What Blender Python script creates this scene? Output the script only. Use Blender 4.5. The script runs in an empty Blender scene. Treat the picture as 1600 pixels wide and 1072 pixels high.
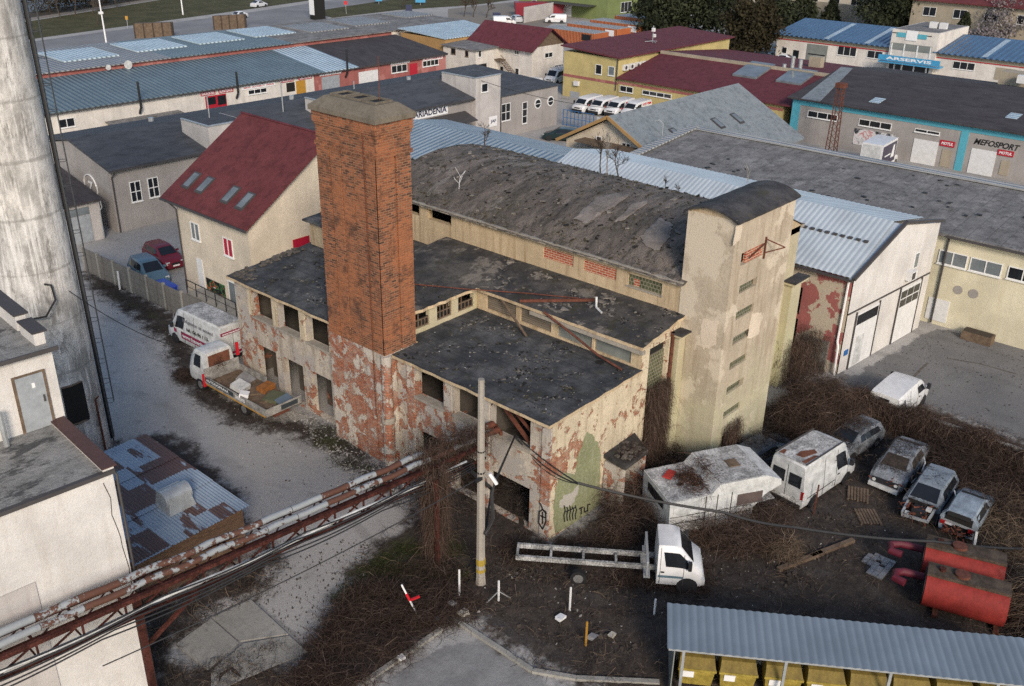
import bpy, bmesh, math, random
import numpy as np
from mathutils import Vector, Matrix, noise as mnoise

SC = bpy.context.scene
C = SC.collection
# ------------------------------------------------------------------ camera
CAM_H = 27.0
FPX = 1508.0
RM = np.array([[0.66517934, -0.31043427, 0.67909279],
               [-0.74649963, -0.29666998, 0.59558813],
               [0.01657548, -0.90311544, -0.4290778]])
cd = bpy.data.cameras.new('camera')
cam = bpy.data.objects.new('camera', cd)
C.objects.link(cam)
cam.matrix_world = Matrix(((RM[0, 0], -RM[0, 1], -RM[0, 2], 0), (RM[1, 0], -RM[1, 1], -RM[1, 2], 0),
                           (RM[2, 0], -RM[2, 1], -RM[2, 2], CAM_H), (0, 0, 0, 1)))
cd.sensor_width = 36.0
cd.lens = FPX / 1600 * 36
cd.clip_start = 0.5
cd.clip_end = 3000
SC.camera = cam
# ------------------------------------------------------------------ light
SUN_ELEV, SUN_AZ = math.radians(27), math.radians(234)      # direction towards the sun, seen from above, from +X
w = bpy.data.worlds.new('World')
SC.world = w
w.use_nodes = True
nt = w.node_tree
sky = nt.nodes.new('ShaderNodeTexSky')
sky.sky_type = 'NISHITA'
sky.sun_disc = False
sky.sun_elevation = SUN_ELEV
sky.sun_rotation = math.radians(90) - SUN_AZ
sky.air_density = 1.0
sky.dust_density = 1.0
nt.links.new(sky.outputs[0], nt.nodes['Background'].inputs[0])
nt.nodes['Background'].inputs[1].default_value = 0.105
sl = bpy.data.lights.new('sun', 'SUN')
sl.energy = 1.8
sl.angle = math.radians(15)
sl.color = (1.0, 0.86, 0.71)
so = bpy.data.objects.new('sun', sl)
C.objects.link(so)
sd = Vector((math.cos(SUN_ELEV) * math.cos(SUN_AZ), math.cos(SUN_ELEV) * math.sin(SUN_AZ), math.sin(SUN_ELEV)))
so.rotation_euler = sd.to_track_quat('Z', 'Y').to_euler()
so.location = (0, -60, 80)
SC.view_settings.view_transform = 'Standard'
SC.view_settings.look = 'None'
SC.view_settings.gamma = 1
SC.view_settings.exposure = 0.75
SC.view_settings.use_curve_mapping = False
SC.cycles.use_denoising = False
SC.cycles.use_adaptive_sampling = False
SC.cycles.sample_clamp_indirect = 3.0
SC.cycles.filter_width = 1.5
SC.cycles.max_bounces = 5
SC.cycles.diffuse_bounces = 3
SC.cycles.glossy_bounces = 2
SC.cycles.transparent_max_bounces = 6

# ------------------------------------------------------------------ surveying: photo pixel -> point in the place
CP = np.array([0, 0, CAM_H])
def ray(p): return RM @ np.array([p[0] - 800.0, p[1] - 536.0, FPX])
def G(x, y, z=0.0):
    d = ray((x, y)); t = (z - CAM_H) / d[2]; q = CP + t * d
    return (round(q[0], 2), round(q[1], 2), z)
def onX(x, y, X):
    d = ray((x, y)); q = CP + d * (X / d[0]); return (X, round(q[1], 2), round(q[2], 2))
def onY(x, y, Y):
    d = ray((x, y)); q = CP + d * (Y / d[1]); return (round(q[0], 2), Y, round(q[2], 2))

# ------------------------------------------------------------------ mesh builder
def lerp(a, b, t): return tuple(a[i] + (b[i] - a[i]) * t for i in range(3))
class MB:
    def __init__(s): s.v = []; s.f = []; s.mi = []; s.mats = []; s.cur = 0; s.sm = []; s.smooth = False
    def m(s, mat):
        if mat not in s.mats: s.mats.append(mat)
        s.cur = s.mats.index(mat); return s
    def add(s, vs, fs):
        b = len(s.v); s.v += [tuple(p) for p in vs]
        for f in fs: s.f.append([b + i for i in f]); s.mi.append(s.cur); s.sm.append(s.smooth)
    def quad(s, a, b, c, d): s.add([a, b, c, d], [(0, 1, 2, 3)])
    def poly(s, pts): s.add(pts, [tuple(range(len(pts)))])
    def box(s, a, b):
        x0, y0, z0 = [min(a[i], b[i]) for i in range(3)]; x1, y1, z1 = [max(a[i], b[i]) for i in range(3)]
        s.add([(x0, y0, z0), (x1, y0, z0), (x1, y1, z0), (x0, y1, z0), (x0, y0, z1), (x1, y0, z1), (x1, y1, z1), (x0, y1, z1)],
              [(0, 3, 2, 1), (4, 5, 6, 7), (0, 1, 5, 4), (1, 2, 6, 5), (2, 3, 7, 6), (3, 0, 4, 7)])
    def hexa(s, bot, top):
        n = len(bot)
        s.add(list(bot) + list(top), [tuple(range(n))[::-1], tuple(range(n, 2 * n))] + [(i, (i + 1) % n, n + (i + 1) % n, n + i) for i in range(n)])
    def slab(s, pts, t):
        n = Vector((0, 0, -t)); s.hexa([tuple(Vector(p) + n) for p in pts], pts)
    def prism(s, prof, p0, p1):      # prof: list of 3d offsets, swept from p0 to p1
        a = [tuple(Vector(q) + Vector(p0)) for q in prof]; b = [tuple(Vector(q) + Vector(p1)) for q in prof]; s.hexa(a, b)
    def loft(s, secs, cap=True, closed=True):
        n = len(secs[0]); vs = [p for sec in secs for p in sec]; fs = []
        for k in range(len(secs) - 1):
            for i in range(n if closed else n - 1):
                j = (i + 1) % n; fs.append((k * n + i, k * n + j, (k + 1) * n + j, (k + 1) * n + i))
        if cap: fs.append(tuple(range(n))[::-1]); fs.append(tuple((len(secs) - 1) * n + i for i in range(n)))
        s.add(vs, fs)
    def tube(s, pts, r, n=8, cap=True):
        pts = [Vector(p) for p in pts]; secs = []; rr = r if isinstance(r, (list, tuple)) else [r] * len(pts)
        up = None
        for i, p in enumerate(pts):
            d = (pts[min(i + 1, len(pts) - 1)] - pts[max(i - 1, 0)]).normalized()
            if up is None: up = Vector((0, 0, 1)) if abs(d.z) < 0.9 else Vector((1, 0, 0))
            a = d.cross(up)
            if a.length < 1e-4: a = d.orthogonal()
            a.normalize(); b = a.cross(d).normalized(); up = b
            secs.append([tuple(p + (a * math.cos(k * math.tau / n) + b * math.sin(k * math.tau / n)) * rr[i]) for k in range(n)])
        s.smooth, o = True, s.smooth
        s.loft(secs, cap); s.smooth = o
    def cyl(s, p0, p1, r, n=14, r1=None): s.tube([p0, p1], [r, r if r1 is None else r1], n)
    def bar(s, p0, p1, w, h=None):
        p0 = Vector(p0); p1 = Vector(p1); h = h or w; d = (p1 - p0).normalized()
        up = Vector((0, 0, 1)) if abs(d.z) < 0.95 else Vector((1, 0, 0))
        a = d.cross(up).normalized() * w / 2; b = a.cross(d).normalized() * h / 2
        s.loft([[tuple(p + a + b), tuple(p - a + b), tuple(p - a - b), tuple(p + a - b)] for p in (p0, p1)])
    def wall(s, ax, c, u0, u1, z0, z1, th, ops=(), inner=None):   # ax 'x': wall lies in plane x=c, u runs along y; th signed, towards the inside
        us = sorted({u0, u1, *[o[0] for o in ops], *[o[1] for o in ops]}); zs = sorted({z0, z1, *[o[2] for o in ops], *[o[3] for o in ops]})
        us = [u for u in us if u0 <= u <= u1]; zs = [z for z in zs if z0 <= z <= z1]
        P = (lambda u, z, d: (c + d, u, z)) if ax == 'x' else (lambda u, z, d: (u, c + d, z))
        def solid(i, j):
            if i < 0 or j < 0 or i >= len(us) - 1 or j >= len(zs) - 1: return False
            u = (us[i] + us[i + 1]) / 2; z = (zs[j] + zs[j + 1]) / 2
            return not any(o[0] < u < o[1] and o[2] < z < o[3] for o in ops)
        outer = s.cur
        for i in range(len(us) - 1):
            for j in range(len(zs) - 1):
                if not solid(i, j): continue
                a, b, e, f = us[i], us[i + 1], zs[j], zs[j + 1]
                s.quad(P(a, e, 0), P(b, e, 0), P(b, f, 0), P(a, f, 0))
                if inner: s.m(inner)
                s.quad(P(a, e, th), P(a, f, th), P(b, f, th), P(b, e, th))
                s.cur = outer
                if not solid(i - 1, j): s.quad(P(a, e, 0), P(a, f, 0), P(a, f, th), P(a, e, th))
                if not solid(i + 1, j): s.quad(P(b, e, 0), P(b, e, th), P(b, f, th), P(b, f, 0))
                if not solid(i, j - 1): s.quad(P(a, e, 0), P(a, e, th), P(b, e, th), P(b, e, 0))
                if not solid(i, j + 1): s.quad(P(a, f, 0), P(b, f, 0), P(b, f, th), P(a, f, th))
    def build(s, name, parent=None, mat=None, world=True, label=None, keep=None, sharp=35):
        if not s.f: return None
        vs = s.v
        if world and parent is not None:
            M = root_matrix(parent).inverted(); vs = [tuple(M @ Vector(p)) for p in vs]
        me = bpy.data.meshes.new(name); me.from_pydata(vs, [], s.f)
        for mt in ([mat] if mat else s.mats): me.materials.append(mt)
        if not mat: me.polygons.foreach_set('material_index', s.mi)
        if any(s.sm):
            me.polygons.foreach_set('use_smooth', s.sm); me.update(); me.set_sharp_from_angle(angle=math.radians(sharp))
        bm = bmesh.new(); bm.from_mesh(me); bmesh.ops.recalc_face_normals(bm, faces=bm.faces); bm.to_mesh(me); bm.free()
        me.update()
        o = bpy.data.objects.new(name, me); C.objects.link(o)
        if parent is not None: o.parent = parent
        if label: o['label'] = label
        return o
def root_matrix(o):
    M = o.matrix_basis.copy()
    while o.parent: o = o.parent; M = o.matrix_basis @ M
    return M
def thing(name, label, cat, loc=(0, 0, 0), rz=0.0, group=None):
    o = bpy.data.objects.new(name, None); o.empty_display_size = 0.3; C.objects.link(o)
    o.location = loc; o.rotation_euler = (0, 0, rz)
    return tag(o, label, cat, group)
def tag(o, label=None, cat=None, group=None, kind=None):
    if label: o['label'] = label
    if cat: o['category'] = cat
    if group: o['group'] = group
    if kind: o['kind'] = kind
    return o
def copy_tree(o, parent=None):
    c = o.copy(); C.objects.link(c); c.parent = parent
    for ch in list(o.children): copy_tree(ch, c)
    return c
def copy_thing(o, loc, rz, label, group=None):
    c = copy_tree(o); c.location = loc; c.rotation_euler = (0, 0, rz); c['label'] = label
    if group: c['group'] = group
    return c

_txt = {}
def text_geo(s, font_shear=0.0):
    k = (s, font_shear)
    if k not in _txt:
        cu = bpy.data.curves.new('lettering', 'FONT'); cu.body = s; cu.size = 1.0; cu.resolution_u = 3; cu.shear = font_shear; cu.offset = 0.03
        ob = bpy.data.objects.new('lettering', cu); C.objects.link(ob)
        dg = bpy.context.evaluated_depsgraph_get(); me = bpy.data.meshes.new_from_object(ob.evaluated_get(dg))
        vs = [tuple(v.co) for v in me.vertices]; fs = [tuple(p.vertices) for p in me.polygons]
        bpy.data.objects.remove(ob); bpy.data.curves.remove(cu); bpy.data.meshes.remove(me)
        xs = [v[0] for v in vs]; ys = [v[1] for v in vs]
        _txt[k] = (vs, fs, min(xs), max(xs), min(ys), max(ys))
    return _txt[k]
def add_text(mb, s, o, u, v, w, h, shear=0.0):   # fills the w x h rectangle at corner o, along unit vectors u (reading) and v (up)
    vs, fs, x0, x1, y0, y1 = text_geo(s, shear); o = Vector(o); u = Vector(u); v = Vector(v)
    mb.add([tuple(o + u * ((p[0] - x0) / (x1 - x0) * w) + v * ((p[1] - y0) / (y1 - y0) * h)) for p in vs], fs)
# ------------------------------------------------------------------ materials
class NT:
    def __init__(s, name):
        s.mat = bpy.data.materials.new(name); s.mat.use_nodes = True; s.t = s.mat.node_tree; s.b = s.t.nodes['Principled BSDF']
        s._p = None
    def n(s, ty, **kw):
        nd = s.t.nodes.new(ty)
        for k, v in kw.items(): setattr(nd, k, v)
        return nd
    def set(s, sock, v):
        if isinstance(v, bpy.types.NodeSocket): s.t.links.new(v, sock)
        elif isinstance(v, (tuple, list)) and len(v) == 3 and sock.type == 'RGBA': sock.default_value = (*v, 1)
        else: sock.default_value = v
    def pos(s):
        if s._p is None: s._p = s.n('ShaderNodeNewGeometry').outputs['Position']
        return s._p
    def obj(s): return s.n('ShaderNodeTexCoord').outputs['Object']
    def rnd(s): return s.n('ShaderNodeObjectInfo').outputs['Random']
    def scale(s, vec, sx, sy, sz, loc=(0, 0, 0), rz=0.0):
        m = s.n('ShaderNodeMapping'); s.set(m.inputs[0], vec); m.inputs['Scale'].default_value = (sx, sy, sz); m.inputs['Location'].default_value = loc
        m.inputs['Rotation'].default_value = (0, 0, rz); return m.outputs[0]
    def noise(s, sc=1.0, det=4, rough=0.6, vec=None, dist=0.0):
        nd = s.n('ShaderNodeTexNoise'); s.set(nd.inputs['Vector'], vec if vec is not None else s.pos())
        nd.inputs['Scale'].default_value = sc; nd.inputs['Detail'].default_value = det; nd.inputs['Roughness'].default_value = rough; nd.inputs['Distortion'].default_value = dist
        return nd.outputs[0]
    def sep(s, vec):
        nd = s.n('ShaderNodeSeparateXYZ'); s.set(nd.inputs[0], vec); return nd.outputs
    def comb(s, x, y, z):
        nd = s.n('ShaderNodeCombineXYZ'); s.set(nd.inputs[0], x); s.set(nd.inputs[1], y); s.set(nd.inputs[2], z); return nd.outputs[0]
    def math(s, op, a, b=0.0, c=False):
        nd = s.n('ShaderNodeMath', operation=op); nd.use_clamp = c; s.set(nd.inputs[0], a); s.set(nd.inputs[1], b); return nd.outputs[0]
    def step(s, v, a, b):            # smooth 0..1 between a and b
        nd = s.n('ShaderNodeMapRange', interpolation_type='SMOOTHSTEP'); s.set(nd.inputs[0], v); nd.inputs[1].default_value = a; nd.inputs[2].default_value = b; return nd.outputs[0]
    def mix(s, f, a, b, mode='MIX'):
        nd = s.n('ShaderNodeMix', data_type='RGBA', blend_type=mode); s.set(nd.inputs[0], f); s.set(nd.inputs[6], a); s.set(nd.inputs[7], b); return nd.outputs[2]
    def mul(s, a, f):                # colour times scalar socket
        return s.mix(1.0, a, s.gray(f), 'MULTIPLY')
    def gray(s, f): return s.comb(f, f, f)
    def attr(s, name): return s.n('ShaderNodeAttribute', attribute_name=name).outputs['Fac']
    def brick(s, vec, w=0.27, h=0.09, c1=(.30, .085, .045), c2=(.42, .15, .07), mo=(.10, .075, .06), ms=0.012):
        nd = s.n('ShaderNodeTexBrick'); s.set(nd.inputs['Vector'], vec); s.set(nd.inputs['Color1'], c1); s.set(nd.inputs['Color2'], c2); s.set(nd.inputs['Mortar'], mo)
        nd.inputs['Scale'].default_value = 1; nd.inputs['Mortar Size'].default_value = ms; nd.inputs['Mortar Smooth'].default_value = .2; nd.inputs['Bias'].default_value = 0
        nd.inputs['Brick Width'].default_value = w; nd.inputs['Row Height'].default_value = h; return nd.outputs[0], nd.outputs[1]
    def uv(s):                       # x+y along, z up: runs along any wall that follows an axis
        x, y, z = s.sep(s.pos()); return s.comb(s.math('ADD', x, y), z, 0.0)
    def bump(s, h, d=0.02, st=0.6):
        nd = s.n('ShaderNodeBump'); s.set(nd.inputs['Height'], h); nd.inputs['Distance'].default_value = d; nd.inputs['Strength'].default_value = st
        s.set(s.b.inputs['Normal'], nd.outputs[0])
    def out(s, col, rough=0.9, metal=0.0, spec=0.3):
        s.set(s.b.inputs['Base Color'], col); s.set(s.b.inputs['Roughness'], rough); s.set(s.b.inputs['Metallic'], metal); s.b.inputs['Specular IOR Level'].default_value = spec
        return s.mat
def sc(c, k): return tuple(x * k for x in c)
_mc = {}
def flat(name, col, rough=0.6, metal=0.0, spec=0.4, var=0.12, scale=2.5):
    if name in _mc: return _mc[name]
    n = NT(name); o = n.obj(); f = n.step(n.noise(scale, 5, .65, o), .3, .7)
    g = n.step(n.noise(scale * 9, 3, .7, o), .3, .7)
    c = n.mix(f, sc(col, 1 - var), sc(col, 1 + var)); c = n.mix(n.math('MULTIPLY', g, var * 1.5), c, sc(col, 1 - 2.2 * var))
    n.out(c, rough, metal, spec); _mc[name] = n.mat; return n.mat
def plaster(name, base, dark, brick=None, streak=.5, green=None, bscale=.55, fine=.5, patch=None, psc=.33):
    n = NT(name); P = n.pos()
    a = n.step(n.noise(.45, 6, .65), .3, .7); col = n.mix(a, base, sc(base, .78))
    col = n.mix(n.math('MULTIPLY', n.step(n.noise(7, 6, .75), .45, .75), fine), col, sc(dark, 1.1))
    st = n.step(n.noise(1.0, 5, .65, n.scale(P, 2.6, 2.6, .22)), .46, .72)
    col = n.mix(n.math('MULTIPLY', st, streak), col, dark)
    if patch: col = n.mix(n.step(n.noise(psc, 7, .62, n.scale(P, 1, 1, 1, (31, 7, 3))), .5 if psc > .5 else .53, .52 if psc > .5 else .57), col, patch)
    if green:
        z = n.sep(P)[2]; g = n.math('MULTIPLY', n.step(n.math('ADD', z, n.math('MULTIPLY', n.noise(.5, 5, .6), 9.0)), green[2], green[1]), n.step(n.noise(1.7, 5, .7), .2, .6))
        col = n.mix(n.math('MULTIPLY', g, .8), col, green[0])
    h = n.noise(14, 4, .7)
    if brick:
        th = 0.5 + (0.5 - brick) * .5
        m = n.math('MULTIPLY', n.step(n.math('ADD', n.noise(bscale, 9, .68, None, .3), n.math('MULTIPLY', n.math('SUBTRACT', n.noise(.21, 3, .5), .5), .55)), th, th + .03), n.step(n.noise(3.5, 6, .7), .3, .42))
        bc, bf = n.brick(n.uv()); bc = n.mix(n.step(n.noise(2.2, 5, .7), .35, .75), bc, n.mix(.55, bc, sc(base, .8)))
        col = n.mix(m, col, bc); h = n.math('SUBTRACT', h, n.math('MULTIPLY', m, n.math('ADD', 1.2, bf)))
    n.bump(h, .03, .6)
    return n.out(col, .92, 0, .2)
def felt(name, base, light, patch=None, moss=None, amt=.5, sx=1.0, sy=1.0, seams=None, grit=.45):
    n = NT(name); P = n.pos(); q = n.scale(P, sx, sy, 1)
    f = n.step(n.noise(.5, 8, .7, q), .38, .68); col = n.mix(n.math('MULTIPLY', f, amt * 1.4, True), base, light)
    col = n.mix(n.math('MULTIPLY', n.step(n.noise(1.4, 8, .75, q), .45, .65), .65), col, sc(base, .5))
    col = n.mix(n.math('MULTIPLY', n.step(n.noise(2.6, 8, .8, n.scale(P, sx * 1.6, sy * .5, 1, (4, 2, 0))), .55, .72), grit), col, sc(light, 1.35))
    if patch: col = n.mix(n.math('MULTIPLY', n.step(n.noise(.42, 9, .68, n.scale(P, sx, sy, 1, (9, 4, 0))), .56, .62), .8), col, patch)
    if moss: col = n.mix(n.math('MULTIPLY', n.step(n.noise(1.1, 8, .78, n.scale(P, 1, 1, 1, (3, 17, 0))), .52, .66), .8), col, moss)
    sp = n.step(n.noise(11, 6, .82), .60, .72); col = n.mix(n.math('MULTIPLY', sp, grit), col, sc(light, 1.9))
    sp = n.step(n.noise(17, 4, .8, n.scale(P, 1, 1, 1, (8, 1, 5))), .60, .7); col = n.mix(n.math('MULTIPLY', sp, grit), col, sc(base, .4))
    if seams:
        x, y, z = n.sep(P); u = x if seams[0] == 'x' else y
        t = n.math('ABSOLUTE', n.math('SUBTRACT', n.math('FRACT', n.math('DIVIDE', n.math('ADD', u, n.math('MULTIPLY', n.noise(.8, 3, .5), .15)), seams[1])), .5)); col = n.mix(n.math('MULTIPLY', n.step(t, .46, .495), .6), col, sc(base, .4))
    n.bump(n.noise(5, 8, .8), .08, .7)
    return n.out(col, .88, 0, .3)
def metal(name, base, axis='x', pitch=.25, rust=None, rough=.45, dirt=.3, bump=True, blend=.0, local=False):
    n = NT(name); P = n.obj() if local else n.pos(); x, y, z = n.sep(P); u = {'x': x, 'y': y}[axis]
    a = n.step(n.noise(.35, 6, .65), .3, .7); col = n.mix(a, sc(base, .86), sc(base, 1.1))
    col = n.mix(n.math('MULTIPLY', n.step(n.noise(2.5, 7, .75, n.scale(P, *((2, .3, 1) if axis == 'x' else (.3, 2, 1)))), .5, .75), dirt), col, sc(base, .5))
    if rust:
        q = n.scale(P, *((1.6, .22, 1) if axis == 'x' else (.22, 1.6, 1)))
        m = n.step(n.noise(1.0, 5, .6, q), 1 - rust, 1 - rust + .05); rc = n.mix(n.noise(6, 5, .7), (.06, .022, .014), (.17, .07, .035)); col = n.mix(m, col, rc)
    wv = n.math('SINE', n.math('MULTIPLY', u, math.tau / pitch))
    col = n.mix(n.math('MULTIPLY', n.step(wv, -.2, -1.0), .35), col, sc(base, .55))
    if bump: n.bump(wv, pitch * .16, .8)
    return n.out(col, rough, 0.0, .45)
def glass(name, col=(.012, .014, .017), rough=.08):
    if name in _mc: return _mc[name]
    n = NT(name); f = n.noise(.9, 3, .5, n.obj()); n.out(n.mix(f, sc(col, .5), sc(col, 1.8)), rough, 0, .5); _mc[name] = n.mat; return n.mat

M = {}
CREAM = (.60, .50, .36)
M['ruin'] = plaster('ruin_plaster', (.52, .465, .39), (.20, .165, .13), .385, .8, bscale=1.5, fine=.85, patch=(.37, .34, .31), psc=.9)
M['ruin_base'] = plaster('worn_plinth_plaster', (.55, .50, .43), (.22, .18, .15), .47, .8, bscale=1.4, fine=.85, patch=(.42, .385, .345), psc=.8)
M['ruin_side'] = plaster('cream_side_plaster', (.64, .55, .40), (.28, .22, .15), .37, .75, bscale=1.3, fine=.75)
M['ruin_in'] = plaster('shade_toned_inside_plaster', (.10, .088, .075), (.04, .034, .03), .30, .6)  # interior shade is put into this plaster colour so the openings look dark
M['hall'] = plaster('hall_plaster', (.56, .445, .295), (.27, .19, .11), None, .75, fine=.65)
M['tower'] = plaster('tower_plaster', (.50, .425, .325), (.27, .21, .14), None, .7, fine=.65, green=((.42, .42, .27), 4.0, 12.0), patch=(.55, .475, .37))
M['pilaster'] = plaster('pilaster_plaster', (.52, .46, .33), (.34, .30, .14), None, .5, green=((.43, .425, .27), 5.0, 13.0))
M['sill'] = plaster('worn_concrete', (.36, .33, .28), (.18, .15, .12), .2, .5)
M['concrete'] = plaster('grey_concrete', (.33, .32, .29), (.17, .16, .14), None, .5)
M['cap'] = plaster('mossy_cap_concrete', (.19, .165, .13), (.09, .078, .055), None, .5, fine=.8)
n = NT('stack_brick'); bc, bf = n.brick(n.uv(), .32, .115, (.075, .038, .028), (.34, .12, .056), (.27, .16, .10), .02)
bc = n.mix(n.math('MULTIPLY', n.step(n.noise(.5, 8, .7, n.scale(n.pos(), 1, 1, .7)), .45, .64), .6), bc, (.37, .14, .062))
bc = n.mix(n.math('MULTIPLY', n.step(n.noise(1.1, 8, .75, n.scale(n.pos(), 1, 1, .9, (5, 5, 5))), .50, .66), .75), bc, (.075, .042, .032))
n.bump(n.math('SUBTRACT', n.noise(12, 4, .7), bf), .04, .7); M['brick'] = n.out(bc, .9, 0, .2)
n = NT('red_infill_brick'); bc, bf = n.brick(n.uv(), .36, .13, (.30, .06, .035), (.42, .13, .07), (.5, .38, .28), .02); n.bump(n.math('SUBTRACT', 0.0, bf), .03, .6); M['brick2'] = n.out(bc, .9, 0, .2)
n = NT('brown_shed_brick'); bc, bf = n.brick(n.uv(), .27, .085, (.13, .07, .04), (.2, .11, .06), (.13, .1, .08), .012); n.bump(n.math('SUBTRACT', 0.0, bf), .03, .6); M['brick3'] = n.out(bc, .9, 0, .2)
n = NT('glass_blocks'); bc, bf = n.brick(n.uv(), .2, .2, (.055, .065, .035), (.10, .11, .06), (.22, .2, .15), .022); M['gblock'] = n.out(bc, .3, 0, .5)
M['felt'] = felt('black_felt', (.040, .043, .047), (.112, .112, .112), (.145, .137, .125), (.045, .043, .025), .75, seams=('x', 1.0))
M['felt2'] = felt('torn_felt', (.038, .037, .038), (.115, .105, .093), (.21, .185, .155), (.045, .042, .02), .7)
n = NT('barrel_felt'); P = n.pos(); q = n.scale(P, .32, 1.25, 1)
c_ = n.mix(n.step(n.noise(.6, 9, .72, q), .36, .64), (.105, .09, .078), (.205, .172, .147)); c_ = n.mix(n.math('MULTIPLY', n.step(n.noise(1.5, 9, .78, n.scale(P, .4, 1.6, 1, (5, 2, 0))), .49, .62), .8), c_, (.046, .044, .037))
c_ = n.mix(n.math('MULTIPLY', n.step(n.noise(.55, 8, .7, n.scale(P, .5, 1.0, 1, (2, 9, 0))), .57, .63), .75), c_, (.25, .22, .195)); c_ = n.mix(n.math('MULTIPLY', n.math('MULTIPLY', n.step(n.noise(.4, 5, .6, n.scale(P, 1, 1, 1, (13, 3, 0))), .5, .6), n.step(n.noise(4.5, 8, .8, n.scale(P, .5, 1.4, 1)), .48, .6)), .8), c_, (.055, .056, .028))
c_ = n.mix(n.math('MULTIPLY', n.step(n.noise(9, 6, .82), .58, .70), .6), c_, (.26, .235, .21)); c_ = n.mix(n.math('MULTIPLY', n.step(n.noise(13, 5, .82, n.scale(P, 1, 1, 1, (1, 6, 0))), .56, .68), .7), c_, (.022, .021, .019)); n.bump(n.noise(4, 9, .8), .14, .9); M['barrel'] = n.out(c_, .9, 0, .2)
M['barrel_end'] = felt('tower_felt', (.034, .033, .036), (.09, .085, .085), None, (.06, .055, .03), .6)
M['gfelt'] = felt('slate_grey_felt', (.060, .065, .074), (.085, .09, .10), None, None, .6, .4, 1.2, grit=.12)
M['dfelt'] = felt('brown_black_felt', (.05, .043, .045), (.075, .068, .07), None, None, .5, 1.2, .4, grit=.12)
M['flatroof'] = felt('old_grey_roofing', (.165, .158, .152), (.235, .226, .218), (.28, .27, .26), (.06, .058, .05), .8, seams=('y', 1.1))
M['mossroof'] = felt('flaking_terrace_felt', (.24, .235, .22), (.34, .33, .31), (.035, .036, .038), (.05, .048, .045), .6, 1, 2.2)
M['pipe'] = None
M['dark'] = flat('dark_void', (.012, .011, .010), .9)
M['rustbar'] = flat('rusty_steel', (.14, .05, .032), .8, 0, .3, .35)
M['rustred'] = flat('red_oxide_steel', (.085, .028, .021), .85, 0, .15, .5)
M['wood'] = flat('weathered_wood', (.16, .115, .08), .85, 0, .2, .3)
M['white'] = flat('white_paint', (.66, .66, .655), .35, 0, .5, .08)
M['white_dirty'] = flat('grimy_white_paint', (.55, .56, .55), .5, 0, .4, .24)
M['frame'] = flat('white_window_frame', (.72, .72, .70), .5, 0, .4, .06)
M['glass'] = glass('window_glass')
M['glass_lt'] = glass('bright_window_glass', (.13, .15, .16), .12)
M['black'] = flat('black_rubber', (.016, .016, .017), .75, 0, .3, .2)
M['blackplastic'] = flat('black_plastic', (.022, .022, .024), .5)
M['cable'] = flat('black_cable', (.02, .02, .021), .6)
M['galv'] = flat('galvanised_steel', (.36, .38, .39), .45, .3, .5, .15)
M['rim'] = flat('steel_wheel_rim', (.28, .28, .28), .4, .5, .5, .2)
M['cream_house'] = plaster('cream_render', (.66, .58, .46), (.42, .36, .28), None, .3, fine=.25)
M['grey_render'] = plaster('grey_render', (.36, .335, .315), (.24, .22, .21), None, .35, fine=.25)
M['lightgrey_render'] = plaster('pale_grey_render', (.52, .49, .465), (.34, .31, .29), None, .5, fine=.25)
M['white_render'] = plaster('white_render', (.70, .66, .60), (.42, .37, .33), None, .4, fine=.25)
M['nearwhite'] = plaster('cracked_white_render', (.66, .64, .61), (.40, .35, .31), None, .32, fine=.35)
M['yellow_render'] = plaster('yellow_render', (.52, .425, .19), (.38, .31, .14), None, .3, fine=.2)
M['paleyellow'] = plaster('pale_yellow_render', (.68, .63, .47), (.5, .44, .3), None, .3, fine=.2)
M['pink'] = plaster('dusty_red_render', (.36, .13, .115), (.22, .08, .07), None, .5, patch=(.40, .17, .15))
M['pinkpeel'] = plaster('peeling_pink_render', (.34, .12, .11), (.22, .09, .08), None, .3, patch=(.44, .38, .30), psc=.75)
M['orange_wall'] = plaster('ochre_render', (.42, .26, .11), (.3, .18, .08), None, .3)
M['green_wall'] = plaster('green_render', (.21, .255, .10), (.14, .17, .07), None, .3)
M['tan'] = plaster('tan_render', (.38, .33, .25), (.26, .22, .17), None, .3)
M['redroof'] = felt('red_shingle', (.125, .03, .032), (.16, .042, .043), None, None, .5, seams=None, grit=.12)
M['maroon'] = felt('maroon_sheet', (.115, .028, .036), (.14, .036, .044), None, None, .4, grit=.12)
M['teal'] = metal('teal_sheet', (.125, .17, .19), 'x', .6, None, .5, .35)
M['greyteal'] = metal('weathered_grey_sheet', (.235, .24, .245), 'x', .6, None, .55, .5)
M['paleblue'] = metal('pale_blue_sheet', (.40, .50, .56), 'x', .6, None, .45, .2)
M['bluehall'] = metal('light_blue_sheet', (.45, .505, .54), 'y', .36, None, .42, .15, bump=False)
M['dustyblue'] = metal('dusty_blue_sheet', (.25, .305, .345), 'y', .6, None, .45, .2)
M['lightgreyroof'] = felt('light_grey_membrane', (.20, .23, .245), (.235, .26, .27), None, None, .5, grit=.12)
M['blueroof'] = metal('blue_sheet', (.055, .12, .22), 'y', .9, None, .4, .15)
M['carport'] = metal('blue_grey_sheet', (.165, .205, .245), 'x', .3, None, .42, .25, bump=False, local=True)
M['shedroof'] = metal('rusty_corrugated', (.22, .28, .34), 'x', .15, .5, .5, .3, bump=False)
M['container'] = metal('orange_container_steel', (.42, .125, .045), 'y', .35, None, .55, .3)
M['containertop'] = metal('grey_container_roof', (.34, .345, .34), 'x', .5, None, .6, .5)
M['asphalt'] = None
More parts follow.
